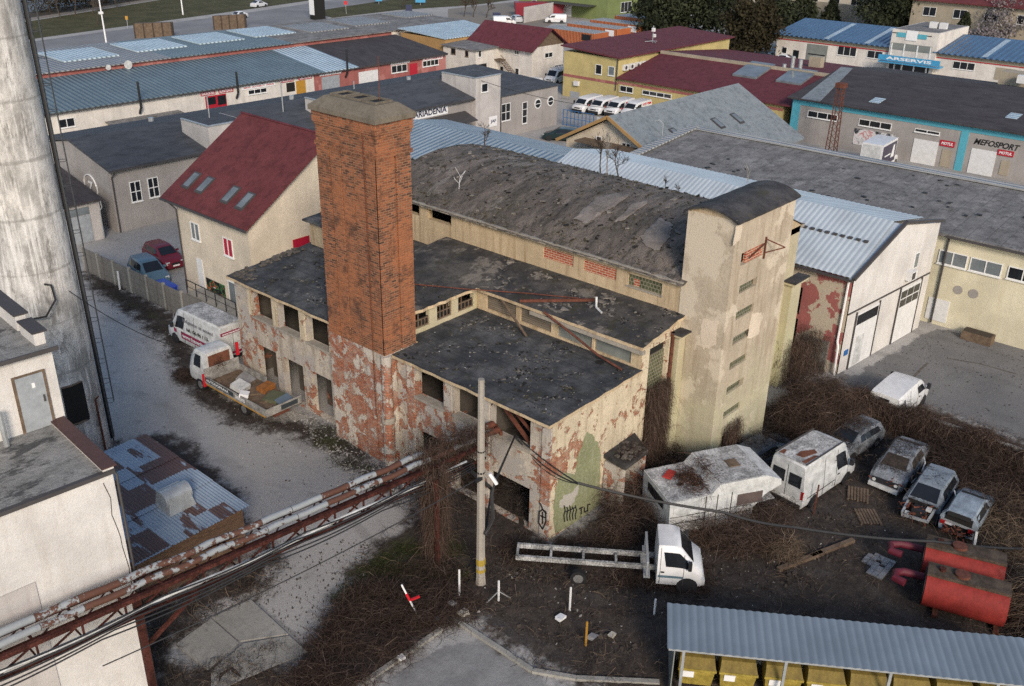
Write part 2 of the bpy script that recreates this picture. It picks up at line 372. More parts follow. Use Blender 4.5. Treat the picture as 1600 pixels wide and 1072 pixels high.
# ------------------------------------------------------------------ ground
def poly_sd(xs, ys, poly):          # signed distance, positive inside
    P = np.array(poly); d = np.full(xs.shape, 1e9); ins = np.zeros(xs.shape, bool)
    for i in range(len(P)):
        a, b = P[i], P[(i + 1) % len(P)]; ab = b - a; t = np.clip(((xs - a[0]) * ab[0] + (ys - a[1]) * ab[1]) / (ab @ ab + 1e-9), 0, 1)
        d = np.minimum(d, np.hypot(xs - a[0] - t * ab[0], ys - a[1] - t * ab[1]))
        c = (a[1] > ys) != (b[1] > ys)
        with np.errstate(divide='ignore', invalid='ignore'):
            ins ^= c & (xs < (b[0] - a[0]) * (ys - a[1]) / (b[1] - a[1] + 1e-12) + a[0])
    return np.where(ins, d, -d)
def gp(*px): return [G(x, y)[:2] for x, y in px]
SOIL = [gp((1000, 690), (1050, 715), (1196, 672), (1236, 600), (1300, 588), (1345, 615), (1470, 642), (1640, 705), (1750, 800), (1750, 1130), (1030, 1130), (905, 1075), (800, 1020), (730, 965), (690, 985), (560, 1085), (440, 1110), (470, 1010), (520, 960), (560, 925), (545, 890), (640, 810), (640, 760), (690, 690), (770, 720), (830, 800), (857, 848), (945, 800), (1000, 740)),
        gp((222, 1110), (214, 950), (290, 925), (385, 878), (425, 850), (440, 880), (405, 935), (330, 955), (275, 1010), (300, 1050), (440, 1010), (470, 1110)),
        gp((130, 425), (150, 425), (275, 490), (300, 540), (330, 600), (420, 655), (500, 660), (560, 690), (660, 790), (600, 790), (555, 735), (480, 690), (360, 665), (285, 610), (255, 540), (200, 490), (140, 452)),
        gp((150, 720), (180, 690), (250, 675), (300, 690), (390, 790), (380, 880), (200, 960))]
MOSS = [gp((560, 860), (640, 830), (720, 850), (700, 900), (600, 930), (520, 920)), gp((470, 660), (530, 680), (545, 720), (500, 700)), gp((160, 445), (270, 500), (262, 515), (170, 465))]
PALE = [gp((590, 1075), (640, 1040), (700, 1010), (760, 995), (830, 1040), (900, 1110), (560, 1110)), gp((270, 1010), (395, 935), (455, 985), (490, 1020), (330, 1110), (285, 1110))]
ASPH = [gp((1245, 540), (1330, 590), (1460, 512), (1640, 550), (1760, 720), (1640, 705), (1470, 640), (1340, 612))]
xs = np.concatenate([[-900, -300, -100, -40, -15], np.arange(-5, 76, .42), [80, 90, 105, 125, 150, 200, 300, 500, 900, 1800]])
ys = np.concatenate([[-900, -300, -100, -40, -10], np.arange(0, 86, .42), [92, 105, 125, 150, 200, 300, 500, 900, 1800]])
GX, GY = np.meshgrid(xs, ys, indexing='ij')
def region(polys, soft): return np.clip(.5 + np.max([poly_sd(GX, GY, p) for p in polys], 0) / soft, 0, 1)
nx, ny = GX.shape
rs = np.random.RandomState(5)
soil = region(SOIL, 2.6)
gz = np.where(soil > .6, rs.rand(nx, ny) * .07, 0.0) * (GX < 75) * (GX > -5) * (GY < 85) * (GY > 0)
me = bpy.data.meshes.new('ground')
idx = np.arange(nx * ny).reshape(nx, ny)
F4 = np.stack([idx[:-1, :-1], idx[1:, :-1], idx[1:, 1:], idx[:-1, 1:]], -1).reshape(-1, 4)
me.from_pydata(np.stack([GX, GY, gz], -1).reshape(-1, 3).tolist(), [], F4.tolist())
for nm, arr in (('soil', soil), ('moss', region(MOSS, 3.0)), ('pale', region(PALE, .8)), ('asph', region(ASPH, 1.2))):
    at = me.attributes.new(nm, 'FLOAT', 'POINT'); at.data.foreach_set('value', arr.reshape(-1).astype(np.float32))
n = NT('ground_cover'); P = n.pos()
big = n.step(n.noise(.09, 7, .62), .3, .7); mid = n.noise(.8, 9, .72); fine = n.step(n.noise(7, 7, .8), .35, .7)
col = n.mix(big, (.30, .288, .27), (.385, .37, .35)); col = n.mix(n.math('MULTIPLY', fine, .45), col, (.36, .355, .345))
col = n.mix(n.math('MULTIPLY', n.step(mid, .56, .70), .5), col, (.13, .125, .118))
ed = n.math('MULTIPLY', n.math('SUBTRACT', mid, .5), 1.5)
asph = n.mix(n.step(n.noise(.3, 7, .65), .3, .7), (.13, .13, .13), (.185, .18, .177)); asph = n.mix(n.math('MULTIPLY', fine, .3), asph, (.23, .225, .22))
col = n.mix(n.step(n.math('ADD', n.attr('asph'), ed), .4, .6), col, asph)
pale = n.mix(n.step(mid, .35, .65), (.27, .265, .255), (.20, .195, .19))
col = n.mix(n.step(n.math('ADD', n.attr('pale'), ed), .4, .6), col, pale)
so_ = n.mix(n.step(n.noise(2.2, 8, .75), .35, .65), (.025, .0185, .015), (.054, .041, .033)); so_ = n.mix(n.math('MULTIPLY', n.step(n.noise(16, 6, .8), .5, .72), .7), so_, (.075, .06, .051))
col = n.mix(n.math('MULTIPLY', n.step(n.math('ADD', n.attr('soil'), ed), .38, .72), .97), col, so_)
mo = n.mix(n.noise(8, 5, .7), (.03, .035, .012), (.07, .075, .03))
col = n.mix(n.math('MULTIPLY', n.step(n.math('ADD', n.attr('moss'), ed), .5, .9), .85), col, mo)
px3 = n.sep(P); rut = n.step(n.math('SINE', n.math('ADD', n.math('MULTIPLY', px3[0], 1.55), n.math('MULTIPLY', n.noise(.12, 3, .5), 9.0))), .72, .95); col = n.mix(n.math('MULTIPLY', n.math('MULTIPLY', rut, n.step(n.noise(.25, 5, .6), .45, .6)), .28), col, (.10, .095, .09))
peb = n.step(n.noise(22, 3, .6), .64, .7); col = n.mix(n.math('MULTIPLY', peb, .5), col, (.40, .39, .37))
n.bump(n.noise(6, 9, .8), .06, .6); me.materials.append(n.out(col, .95, 0, .2))
go = bpy.data.objects.new('ground', me); C.objects.link(go); tag(go, kind='structure')

def sheet(name, pts, mat, z=.004, kind='structure'):
    b = MB(); b.m(mat).poly([(p[0], p[1], z) for p in pts]); o = b.build(name); tag(o, kind=kind); return o
n = NT('road_asphalt'); c_ = n.mix(n.step(n.noise(.12, 6, .6), .3, .7), (.17, .165, .168), (.24, .235, .235)); c_ = n.mix(n.math('MULTIPLY', n.step(n.noise(3, 6, .75), .5, .7), .5), c_, (.13, .13, .13)); M['asphalt'] = n.out(c_, .9)
n = NT('grass_turf'); c_ = n.mix(n.step(n.noise(.25, 8, .7), .3, .7), (.05, .05, .024), (.095, .086, .045)); c_ = n.mix(n.math('MULTIPLY', n.step(n.noise(3, 6, .8), .5, .7), .6), c_, (.12, .10, .055)); n.bump(n.noise(5, 8, .8), .1, .8); M['grass'] = n.out(c_, .95, 0, .1)
n = NT('river_water'); c_ = n.mix(n.noise(.05, 4, .6), (.07, .07, .08), (.12, .115, .13)); n.bump(n.noise(.6, 5, .6), .05, .3); M['water'] = n.out(c_, .55)
n = NT('gravel_path'); c_ = n.mix(n.noise(1.5, 7, .7), (.16, .14, .12), (.26, .23, .19)); M['path'] = n.out(c_, .95)
n = NT('bank_soil'); c_ = n.mix(n.noise(.6, 8, .7), (.03, .025, .02), (.08, .065, .05)); M['bank'] = n.out(c_, .95)
sheet('road', gp((-500, 145), (65, 63), (400, 18), (640, -18), (900, -60), (1000, -40), (760, 0), (600, 3), (520, 22), (495, 42), (430, 75), (60, 125), (-500, 200)), M['asphalt'])
sheet('grass_verge', gp((-500, 135), (65, 59), (400, 13), (640, -22), (640, -40), (380, -22), (255, -1), (60, 31), (-500, 110)), M['grass'], .008)
sheet('footpath', gp((-500, 108), (60, 30), (255, -2), (380, -22), (380, -26), (255, -5), (60, 26), (-500, 103)), M['path'], .012)
sheet('riverbank', gp((-500, 103), (60, 26), (255, -5), (380, -26), (420, -40), (60, 17), (-500, 90)), M['bank'], .010)
sheet('river', gp((-500, 90), (60, 17), (420, -40), (600, -66), (600, -120), (-500, 20)), M['water'], .006)
sheet('grass_island', gp((483, 19), (520, 28), (620, 16), (740, 8), (860, -8), (700, -14), (540, 10)), M['grass'], .008)
sheet('riverside_yard', gp((700, 14), (870, -4), (890, 20), (850, 45), (780, 48), (700, 30)), M['path'], .008)

# ------------------------------------------------------------------ the derelict factory
R_ = thing('derelict_factory', 'derelict cream plastered factory with bitumen roofs, barrel vault and exposed brick stack', 'factory', (28.2, 22.3, 0))
FX, FY = 28.2, 22.3                       # street faces x = FX and y = FY
# annex
b = MB().m(M['ruin'])
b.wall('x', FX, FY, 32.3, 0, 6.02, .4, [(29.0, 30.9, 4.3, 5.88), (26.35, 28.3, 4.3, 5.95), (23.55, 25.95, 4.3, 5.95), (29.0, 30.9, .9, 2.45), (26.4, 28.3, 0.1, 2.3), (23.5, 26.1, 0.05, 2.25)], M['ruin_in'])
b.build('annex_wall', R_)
b = MB().m(M['ruin_side'])
b.wall('y', FY - .003, FX + .003, 34.72, 0, 6.14, .4, (), M['ruin_in']); b.build('annex_wall', R_)
for y0, y1, z in ((29.0, 30.9, 4.3), (26.35, 28.3, 4.3), (23.55, 25.95, 4.3), (29.0, 30.9, .9)): b = MB().m(M['sill']); b.box((FX - .09, y0 - .08, z - .14), (FX + .3, y1 + .08, z + .003)); b.build('window_sill', R_)
for y0, wd in ((28.42, .48), (26.0, .3), (31.0, .5), (22.32, .5)): b = MB().m(M['ruin_base']); b.box((FX - .07, y0, 0.02), (FX - .002, y0 + wd, 5.95)); b.build('pier', R_)
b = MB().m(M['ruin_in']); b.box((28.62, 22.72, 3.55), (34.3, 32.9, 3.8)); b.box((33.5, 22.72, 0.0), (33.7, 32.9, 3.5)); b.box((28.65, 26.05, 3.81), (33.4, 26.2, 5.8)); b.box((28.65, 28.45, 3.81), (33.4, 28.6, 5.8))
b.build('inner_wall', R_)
b = MB().m(M['rustbar']); b.bar((28.5, 25.6, 5.8), (28.6, 23.7, 4.2), .14, .14); b.bar((28.45, 24.9, 5.85), (28.55, 23.65, 4.9), .10, .10); b.m(M['blackplastic']).bar((28.3, 25.75, 5.9), (28.1, 26.6, 4.9), .07); b.build('brace', R_)
def ragged(p0, p1, n, amp, seed):
    r = random.Random(seed); p0 = Vector(p0); p1 = Vector(p1); d = (p1 - p0).normalized(); s_ = Vector((-d.y, d.x, 0)); out = []
    for i in range(n):
        t = i / n; out.append(tuple(p0 + (p1 - p0) * t + s_ * (r.uniform(-amp, amp) if i else 0)))
    return out
def roof_slab(name, corners, t, mat, edge=None, seed=1, amp=.05, k=14, parent=R_):
    pts = []
    for i in range(len(corners)): pts += ragged(corners[i], corners[(i + 1) % len(corners)], k, amp, seed + i)
    b = MB().m(mat); n_ = len(pts); lo = [(p[0], p[1], p[2] - t) for p in pts]
    b.add(pts + lo, [tuple(range(n_)), tuple(range(n_, 2 * n_))[::-1]])
    b.m(edge or mat); b.add(pts + lo, [(i, n_ + i, n_ + (i + 1) % n_, (i + 1) % n_) for i in range(n_)])
    return b.build(name, parent)
roof_slab('annex_roof', [(27.86, 22.22, 6.2), (34.72, 22.18, 6.34), (34.69, 32.98, 6.34), (29.7, 32.98, 6.26), (29.66, 32.22, 6.26), (27.86, 32.22, 6.2)], .15, M['felt'], M['hall'], 3, .035)
b = MB().m(M['dark']); b.cyl((34.0, 24.2, 6.33), (34.0, 24.2, 6.352), .22, 14); b.build('drain', R_)
# painted patch and graffiti on the end wall
def irregular(px, Y, seed, n=5, amp=.07):
    r = random.Random(seed); out = []
    P = [onY(x, y, Y) for x, y in px]
    for i in range(len(P)):
        a, c = P[i], P[(i + 1) % len(P)]
        for k in range(n):
            q = lerp(a, c, k / n); out.append((q[0] + (r.uniform(-amp, amp) if k else 0), Y, q[2] + (r.uniform(-amp, amp) if k else 0)))
    return out
M['olive'] = plaster('olive_paint', (.235, .25, .13), (.40, .38, .31), None, .4, fine=.7)
pts = irregular([(868, 834), (864, 792), (872, 752), (882, 738), (898, 742), (903, 712), (918, 674), (934, 690), (940, 712), (937, 752), (940, 792)], FY - .012, 8)
b = MB().m(M['olive']); k = len(pts); b.add(pts + [(p[0], FY - .001, p[2]) for p in pts], [tuple(range(k))] + [(i, (i + 1) % k, k + (i + 1) % k, k + i) for i in range(k)]); b.build('painted_patch', R_, label='olive green paint patch on the end wall')
M['pale_patch'] = plaster('bare_render_patch', (.46, .43, .37), (.3, .28, .24), None, .3)
pts = irregular([(873, 790), (880, 775), (895, 768), (905, 757), (903, 772), (893, 790), (880, 793)], FY - .022, 9)
b = MB().m(M['pale_patch']); k = len(pts); b.add(pts + [(p[0], FY - .002, p[2]) for p in pts], [tuple(range(k))] + [(i, (i + 1) % k, k + (i + 1) % k, k + i) for i in range(k)]); b.build('bare_patch', R_)
b = MB().m(M['blackplastic'])
def stroke(px, pl, wd=.05):
    q = [(onX(x, y, FX - .09) if pl == 'x' else onY(x, y, FY - .03)) for x, y in px]
    for a, c in zip(q, q[1:]): b.bar(a, c, wd, wd)
stroke([(843, 800), (842, 817), (848, 827), (853, 816), (853, 800), (848, 796), (843, 800)], 'x'); stroke([(844, 786), (848, 796), (854, 803)], 'x'); stroke([(848, 800), (848, 818)], 'x'); stroke([(845, 806), (852, 809)], 'x')
for i in range(5):
    x0 = 881 + i * 4.4; stroke([(x0, 790 + (i % 2) * 2), (x0 + 2, 797), (x0, 805), (x0 + 1, 815 - i)], 'y', .045); 
stroke([(883, 800), (899, 793)], 'y', .04); stroke([(905, 795), (911, 792)], 'y'); stroke([(908, 794), (908, 803)], 'y'); stroke([(913, 793), (913, 800), (917, 798)], 'y'); stroke([(918, 799), (918, 789), (922, 788)], 'y')
b.build('graffiti', R_)
# low canopy by the end wall
b = MB().m(M['felt2']); b.slab([(32.1, 21.0, 2.7), (33.9, 21.0, 2.8), (34.6, 22.28, 2.95), (32.1, 22.28, 2.85)], .2); b.m(M['ruin_base']); b.box((32.15, 21.15, 0), (32.35, 22.25, 2.45)); b.box((33.8, 21.15, 0), (34.0, 22.25, 2.5)); b.build('porch_roof', R_)
# middle block: wall above the annex, louvres, grey panels
mz = 6.34
def span(px0, px1, X): return sorted((onX(px0[0], px0[1], X)[1], onX(px1[0], px1[1], X)[1]))
MX, MY = 34.7, 33.0
ops = [(*span((760, 470), (806, 490), MX), 6.5, 7.4), (*span((813, 490), (861, 515), MX), 6.5, 7.4), (*span((871, 515), (924, 545), MX), 6.45, 7.4), (*span((928, 545), (985, 570), MX), 6.45, 7.4)]
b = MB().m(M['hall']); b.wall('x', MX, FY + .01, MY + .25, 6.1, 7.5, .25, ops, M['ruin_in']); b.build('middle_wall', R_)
n = NT('louvre_boards'); z_ = n.sep(n.pos())[2]; t_ = n.math('FRACT', n.math('MULTIPLY', z_, 9.0)); c_ = n.mix(n.step(n.noise(2, 6, .7, n.scale(n.pos(), 1, .4, 5)), .3, .7), (.15, .125, .095), (.25, .215, .17)); c_ = n.mix(n.step(t_, .78, .9), c_, (.05, .04, .03)); n.bump(t_, .03, .6); M['louvre'] = n.out(c_, .9)
M['greypanel'] = flat('dusty_grey_pane', (.20, .215, .20), .35, 0, .5, .15, .8)
for i, o in enumerate(ops):
    b = MB().m(M['louvre'] if i < 2 else M['greypanel']); b.box((MX + .10, o[0], o[2]), (MX + .14, o[1], o[3])); b.build('louvre' if i < 2 else 'window_pane', R_)
wins = [sorted((onY(x0, 500, MY)[0], onY(x1, 500, MY)[0])) for x0, x1 in ((649, 671), (683, 706), (716, 740))]
b = MB().m(M['pilaster']); b.wall('y', MY, 29.66, 34.693, 6.1, 7.5, .25, [(a, c, 6.52, 7.36) for a, c in wins], M['ruin_in']); b.build('middle_wall', R_)
for i, (a, c) in enumerate(wins):
    b = MB().m(M['wood'])
    for k in range(5): x = a + .03 + (c - a - .06) * k / 4; b.box((x - .025, MY + .06, 6.53), (x + .025, MY + .11, 7.35 if (i == 1 or k < 2) else 6.95))
    for z in (6.56, 6.94, 7.3)[:3 if i == 1 else 2]: b.box((a, MY + .065, z - .03), (c, MY + .105, z + .03))
    f = b.build('window', R_)
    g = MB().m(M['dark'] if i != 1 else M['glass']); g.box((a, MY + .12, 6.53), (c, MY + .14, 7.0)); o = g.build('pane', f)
roof_slab('middle_roof', [(34.45, 22.1, 7.62), (38.0, 22.1, 8.2), (38.0, 38.6, 8.2), (29.68, 38.6, 7.66), (29.68, 32.75, 7.66), (34.4, 32.72, 7.66)], .16, M['felt2'], M['hall'], 11, .06, 12)
b = MB().m(M['sill']); b.box((34.36, 22.05, 7.28), (34.62, 29.0, 7.46)); b.build('roof_beam', R_)
# end wall of the middle block with the tall glass-block window
b = MB().m(M['ruin_side']); b.wall('y', FY - .003, 34.73, 37.95, 0, 7.45, .4, [(35.36, 37.0, .4, 7.2)], M['ruin_in']); b.hexa([(34.73, FY, 7.45), (37.95, FY, 7.45), (37.95, FY + .4, 7.45), (34.73, FY + .4, 7.45)], [(34.73, FY, 7.48), (37.95, FY, 8.0), (37.95, FY + .4, 8.0), (34.73, FY + .4, 7.48)]); b.build('end_wall', R_)
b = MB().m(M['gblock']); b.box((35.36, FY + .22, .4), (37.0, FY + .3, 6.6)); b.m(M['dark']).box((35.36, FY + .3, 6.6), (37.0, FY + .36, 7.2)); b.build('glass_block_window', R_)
b = MB().m(M['rustbar']); b.cyl((37.18, FY - .1, 2.9), (37.18, FY - .1, 7.5), .09, 8); b.build('downpipe', R_)
b = MB().m(M['pilaster']); b.box((37.35, FY - .35, 0), (37.94, FY - .003, 7.3)); b.box((37.15, FY - .6, 7.3), (37.94, FY - .003, 7.42)); b.m(M['barrel_end']).box((37.1, FY - .66, 7.42), (37.94, FY - .003, 7.5)); b.build('pilaster', R_)
b = MB().m(M['pilaster']); b.box((49.1, FY - .45, 0), (50.3, FY - .003, 6.6)); b.box((48.9, FY - .7, 6.6), (50.6, FY - .003, 6.75)); b.m(M['barrel_end']).box((48.85, FY - .75, 6.75), (50.65, FY - .003, 6.84)); b.build('pilaster', R_)
# left wing
WY = 46.1
wo = [(42.6, 44.4), (40.12, 42.0), (37.62, 39.45)]
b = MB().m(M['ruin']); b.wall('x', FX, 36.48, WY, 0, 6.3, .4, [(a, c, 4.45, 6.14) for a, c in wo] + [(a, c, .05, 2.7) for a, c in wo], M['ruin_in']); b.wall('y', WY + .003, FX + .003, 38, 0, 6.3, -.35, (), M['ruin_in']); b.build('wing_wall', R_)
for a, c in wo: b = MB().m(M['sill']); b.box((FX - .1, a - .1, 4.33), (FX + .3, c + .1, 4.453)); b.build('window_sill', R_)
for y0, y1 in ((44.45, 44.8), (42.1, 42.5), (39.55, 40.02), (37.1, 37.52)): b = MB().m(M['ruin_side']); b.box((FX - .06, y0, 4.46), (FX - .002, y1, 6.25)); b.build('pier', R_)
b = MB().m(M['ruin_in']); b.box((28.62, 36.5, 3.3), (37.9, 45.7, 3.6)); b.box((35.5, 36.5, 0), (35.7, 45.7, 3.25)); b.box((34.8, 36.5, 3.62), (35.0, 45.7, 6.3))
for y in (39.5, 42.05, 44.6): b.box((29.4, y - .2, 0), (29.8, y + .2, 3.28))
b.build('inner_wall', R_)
roof_slab('wing_roof', [(27.86, 36.5, 6.46), (29.64, 36.5, 6.6), (29.64, 38.64, 6.6), (38, 38.64, 7.3), (38, 46.35, 7.3), (27.86, 46.35, 6.46)], .15, M['felt'], M['hall'], 21, .05, 10)
b = MB().m(M['hall']); b.wall('y', 38.62, 29.66, 37.95, 6.6, 7.56, .2); b.build('wing_wall', R_)
b = MB().m(M['hall']); b.box((33.7, 43.0, 7.0), (37.98, 46.0, 8.5)); b.m(M['felt']); b.slab([(33.35, 42.9, 8.62), (38, 42.9, 8.9), (38, 46.25, 8.9), (33.35, 46.25, 8.62)], .12); b.build('roof_cabin', R_)
# hall
HX = 38.0
hb = [(29.13, 31.2, 8.8, 9.45), (26.35, 28.45, 8.8, 9.45), (23.58, 25.62, 8.78, 9.42), (38.2, 40.2, 8.93, 9.6), (40.9, 42.7, 8.93, 9.6)]
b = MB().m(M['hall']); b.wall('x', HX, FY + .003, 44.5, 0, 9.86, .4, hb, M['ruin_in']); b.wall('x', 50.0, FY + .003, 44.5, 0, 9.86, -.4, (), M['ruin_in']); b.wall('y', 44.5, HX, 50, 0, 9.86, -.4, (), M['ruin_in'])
def arcz(x, rise=1.5, x0=38.0, x1=50.0, z0=9.9):
    h = (x1 - x0) / 2; Rr = (h * h + rise * rise) / (2 * rise); d = x - (x0 + x1) / 2
    return z0 + math.sqrt(max(Rr * Rr - d * d, 0)) - (Rr - rise)
prof = [(HX + i * .5, FY, arcz(HX + i * .5)) for i in range(25)]
b.m(M['pilaster']); b.wall('y', FY, 43.68, 50, 0, 9.86, .4)
b.m(M['hall']); b.poly([(HX, FY, 9.5)] + prof + [(50, FY, 9.5)]); b.poly([(HX, 44.5, 9.5)] + [(p[0], 44.5, p[2]) for p in prof] + [(50, 44.5, 9.5)])
b.build('hall_wall', R_)
for o in hb[:2]: b = MB().m(M['brick2']); b.box((HX + .07, o[0], o[2]), (HX + .2, o[1], o[3])); b.build('brick_infill', R_)
b = MB().m(M['gblock']); o = hb[2]; b.box((HX + .08, o[0], o[2]), (HX + .2, o[1], o[3])); b.m(M['brick2']).box((HX + .075, 24.95, 8.82), (HX + .205, 25.3, 9.2)); b.m(M['sill']).box((HX - .05, o[0] - .08, o[2] - .07), (HX + .06, o[1] + .08, o[2] + .002)); b.build('glass_block_window', R_)
b = MB().m(M['sill']); b.box((HX - .32, FY - .05, 9.72), (HX - .003, 44.6, 9.9)); b.build('cornice', R_)
b = MB().m(M['sill']); b.box((50.003, FY - .05, 9.72), (50.4, 44.6, 9.9)); b.build('cornice', R_)
b = MB().m(M['barrel']); b.smooth = False
NU, NV = 44, 96; vs = []
for j in range(NV + 1):
    for i in range(NU + 1):
        x = 37.6 + 12.85 * i / NU; y = FY - .15 + (44.75 - FY) * j / NV
        zz = arcz(min(max(x, 38.0), 50.0)) + .03 + .045 * mnoise.fractal(Vector((x * .9, y * 1.3, 0)), .8, 2.2, 4) + random.Random(i * 997 + j).uniform(-.018, .018)
        if i in (0, NU): zz -= .12
        vs.append((x + (random.Random(j).uniform(-.06, .06) if i == 0 else 0), y, zz))
b.add(vs, [(j * (NU + 1) + i, j * (NU + 1) + i + 1, (j + 1) * (NU + 1) + i + 1, (j + 1) * (NU + 1) + i) for j in range(NV) for i in range(NU)])
b.build('barrel_roof', R_)
M['patchfelt'] = felt('pale_felt_patch', (.19, .165, .145), (.27, .24, .215), None, None, .5)
M['mossclump'] = felt('moss_and_tar', (.035, .036, .028), (.075, .072, .05), None, (.06, .062, .025), .6)
def roof_patch(outline, mat, lift, seed, amp=.12):        # outline in (x, y); follows the vault
    r = random.Random(seed); pts = []
    for i in range(len(outline)):
        a, c = outline[i], outline[(i + 1) % len(outline)]
        for k in range(7): t = k / 7; pts.append((a[0] + (c[0] - a[0]) * t + r.uniform(-amp, amp), a[1] + (c[1] - a[1]) * t + r.uniform(-amp, amp)))
    cx = sum(p[0] for p in pts) / len(pts); cy = sum(p[1] for p in pts) / len(pts); b = MB().m(mat); rings = [pts] + [[(cx + (p[0] - cx) * s_, cy + (p[1] - cy) * s_) for p in pts] for s_ in (.75, .5, .25)]
    V = [(p[0], p[1], arcz(p[0]) + lift + .045 * mnoise.fractal(Vector((p[0] * .9, p[1] * 1.3, 0)), .8, 2.2, 4) + (0 if q == 0 else .05)) for q, rg in enumerate(rings) for p in rg] + [(cx, cy, arcz(cx) + lift + .06)]
    k = len(pts); fs = [(q * k + i, q * k + (i + 1) % k, (q + 1) * k + (i + 1) % k, (q + 1) * k + i) for q in range(3) for i in range(k)] + [(3 * k + i, 3 * k + (i + 1) % k, 4 * k) for i in range(k)]
    b.add(V, fs); return b.build('felt_patch', R_)
def rpx(*px):                                             # photo pixels on the vault -> (x, y)
    out = []
    for x, y in px:
        lo, hi = 37.6, 49.0
        for it in range(60):
            X = lo + (hi - lo) * it / 59; q = onX(x, y, X)
            if q[2] < arcz(max(X, 38.0)) + .05: break
        out.append((X, q[1]))
    return out
roof_patch(rpx((897, 343), (930, 312), (962, 303), (985, 308), (960, 325), (935, 340), (915, 355)), M['patchfelt'], .09, 1, .08)
roof_patch(rpx((1000, 372), (1030, 345), (1050, 352), (1048, 370), (1030, 398), (1010, 392)), M['patchfelt'], .09, 2, .08)
roof_patch(rpx((990, 320), (1012, 314), (1010, 322), (975, 345), (960, 350)), M['patchfelt'], .08, 3, .06)
# stack
K = MB(); SX0, SX1, SY0, SY1, ST = 27.55, 29.5, 32.32, 36.46, 17.5; BZ = 6.25
K.m(M['ruin_base']); K.box((SX0, SY0, 0), (SX1, SY1, BZ)); K.m(M['brick']); K.box((SX0 + .02, SY0 + .02, BZ), (SX1 - .02, SY1 - .02, ST))
yy = [SY0 - .03, 33.02, 33.12, 33.86, 33.94, 34.70, 34.78, 35.52, 35.62, SY1 + .03]
for i in range(0, 10, 2):
    K.m(M['ruin_base']).box((SX0 - .1, yy[i], 0), (SX0 - .002, yy[i + 1], BZ)); K.m(M['brick']).box((SX0 - .1, yy[i], BZ), (SX0 + .018, yy[i + 1], 15.9))
for x0, x1 in ((SX0 - .1, 28.5), (28.62, SX1 + .02)):
    K.m(M['ruin_base']).box((x0 + .003, SY0 - .034, 0), (x1, SY0 - .003, BZ)); K.m(M['brick']).box((x0, SY0 - .06, BZ), (x1, SY0 + .018, 15.9))
for z, o, h in ((15.9, .12, .18), (16.08, .05, .75), (16.83, .10, .16), (16.99, .15, .52)): K.box((SX0 - o - .02, SY0 - o, z), (SX1 + o, SY1 + o, z + h - .002))
stk = K.build('brick_stack', R_)
b = MB().m(M['ruin_base']); b.smooth = True; b.cyl((27.62, 32.38, 0), (27.62, 32.38, 2.5), .3, 14); b.cyl((27.62, 32.38, 2.8), (27.62, 32.38, 6.2), .27, 14); b.smooth = False; b.m(M['sill']).cyl((27.62, 32.38, 2.5), (27.62, 32.38, 2.8), .36, 14); b.build('corner_column', stk)
b = MB().m(M['cap']); e = .26
b.box((SX0 - e, SY0 - e, ST), (SX1 + e, SY1 + e, ST + .22)); b.hexa([(SX0 - e, SY0 - e, ST + .22), (SX1 + e, SY0 - e, ST + .22), (SX1 + e, SY1 + e, ST + .22), (SX0 - e, SY1 + e, ST + .22)], [(SX0 + .3, SY0 + .34, ST + .66), (SX1 - .3, SY0 + .34, ST + .66), (SX1 - .3, SY1 - .34, ST + .66), (SX0 + .3, SY1 - .34, ST + .66)])
b.build('cap', stk)
for k in range(3):
    y0 = SY0 + .5 + k * 1.12; b = MB().m(M['cap']); x0, x1, y1, z0 = SX0 + .48, SX1 - .45, y0 + .9, ST + .662
    for a, c in (((x0, y0), (x0 + .08, y1)), ((x1 - .08, y0), (x1, y1)), ((x0 + .08, y0), (x1 - .08, y0 + .08)), ((x0 + .08, y1 - .08), (x1 - .08, y1))): b.box((*a, z0 - .1), (*c, z0 + .09))
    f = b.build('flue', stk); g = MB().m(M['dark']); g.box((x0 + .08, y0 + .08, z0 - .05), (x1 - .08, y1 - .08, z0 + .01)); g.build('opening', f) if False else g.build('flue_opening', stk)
b = MB().m(M['rustbar']); b.cyl((28.7, 33.3, ST + .7), (28.75, 33.35, ST + 2.6), .018, 5); b.cyl((SX0 - .14, 33.07, 2.6), (SX0 - .14, 33.07, ST), .02, 5); b.build('lightning_rod', stk)
# tower
TY, TX1 = 19.92, 43.7
tw = [(38.95, 40.65, z, z + .42) for z in (9.62, 8.26, 6.92, 5.55, 4.17, 2.78)] + [(38.75, 40.9, 11.1, 11.72), (39.1, 40.6, .1, 1.75)]
b = MB().m(M['tower']); b.wall('y', TY, HX - .037, TX1 - .003, 0, 13.45, .35, tw, M['ruin_in']); b.wall('x', HX - .04, TY + .003, FY - .003, 0, 13.45, .3, (), M['ruin_in']); b.wall('x', TX1, TY + .003, FY + .2, 0, 13.45, -.3); b.wall('y', FY + .2, HX - .035, TX1, 8, 13.45, -.3)
arc = [(TY - .02 + (FY + .22 - TY) * i / 12, 13.42 + .36 * math.sin(math.pi * i / 12) ** .85) for i in range(13)]
b.m(M['hall']); b.poly([(HX - .037, y, z - .02) for y, z in arc]); b.poly([(TX1 - .003, y, z - .02) for y, z in arc]); T_ = b.build('tower', R_)
b = MB().m(M['barrel_end']); o1 = [(TY - .16 + (FY + .5 - TY) * i / 14, 13.45 + .42 * math.sin(math.pi * i / 14) ** .85) for i in range(15)]
secs = []
for i in range(21):
    x = HX - .25 + (TX1 + .4 - HX) * i / 20; j = random.Random(i).uniform(-.015, .015); secs.append([(x, y, z + j) for y, z in o1] + [(x, y, z - .1 + j) for y, z in o1[::-1]])
b.loft(secs); b.build('tower_roof', T_)
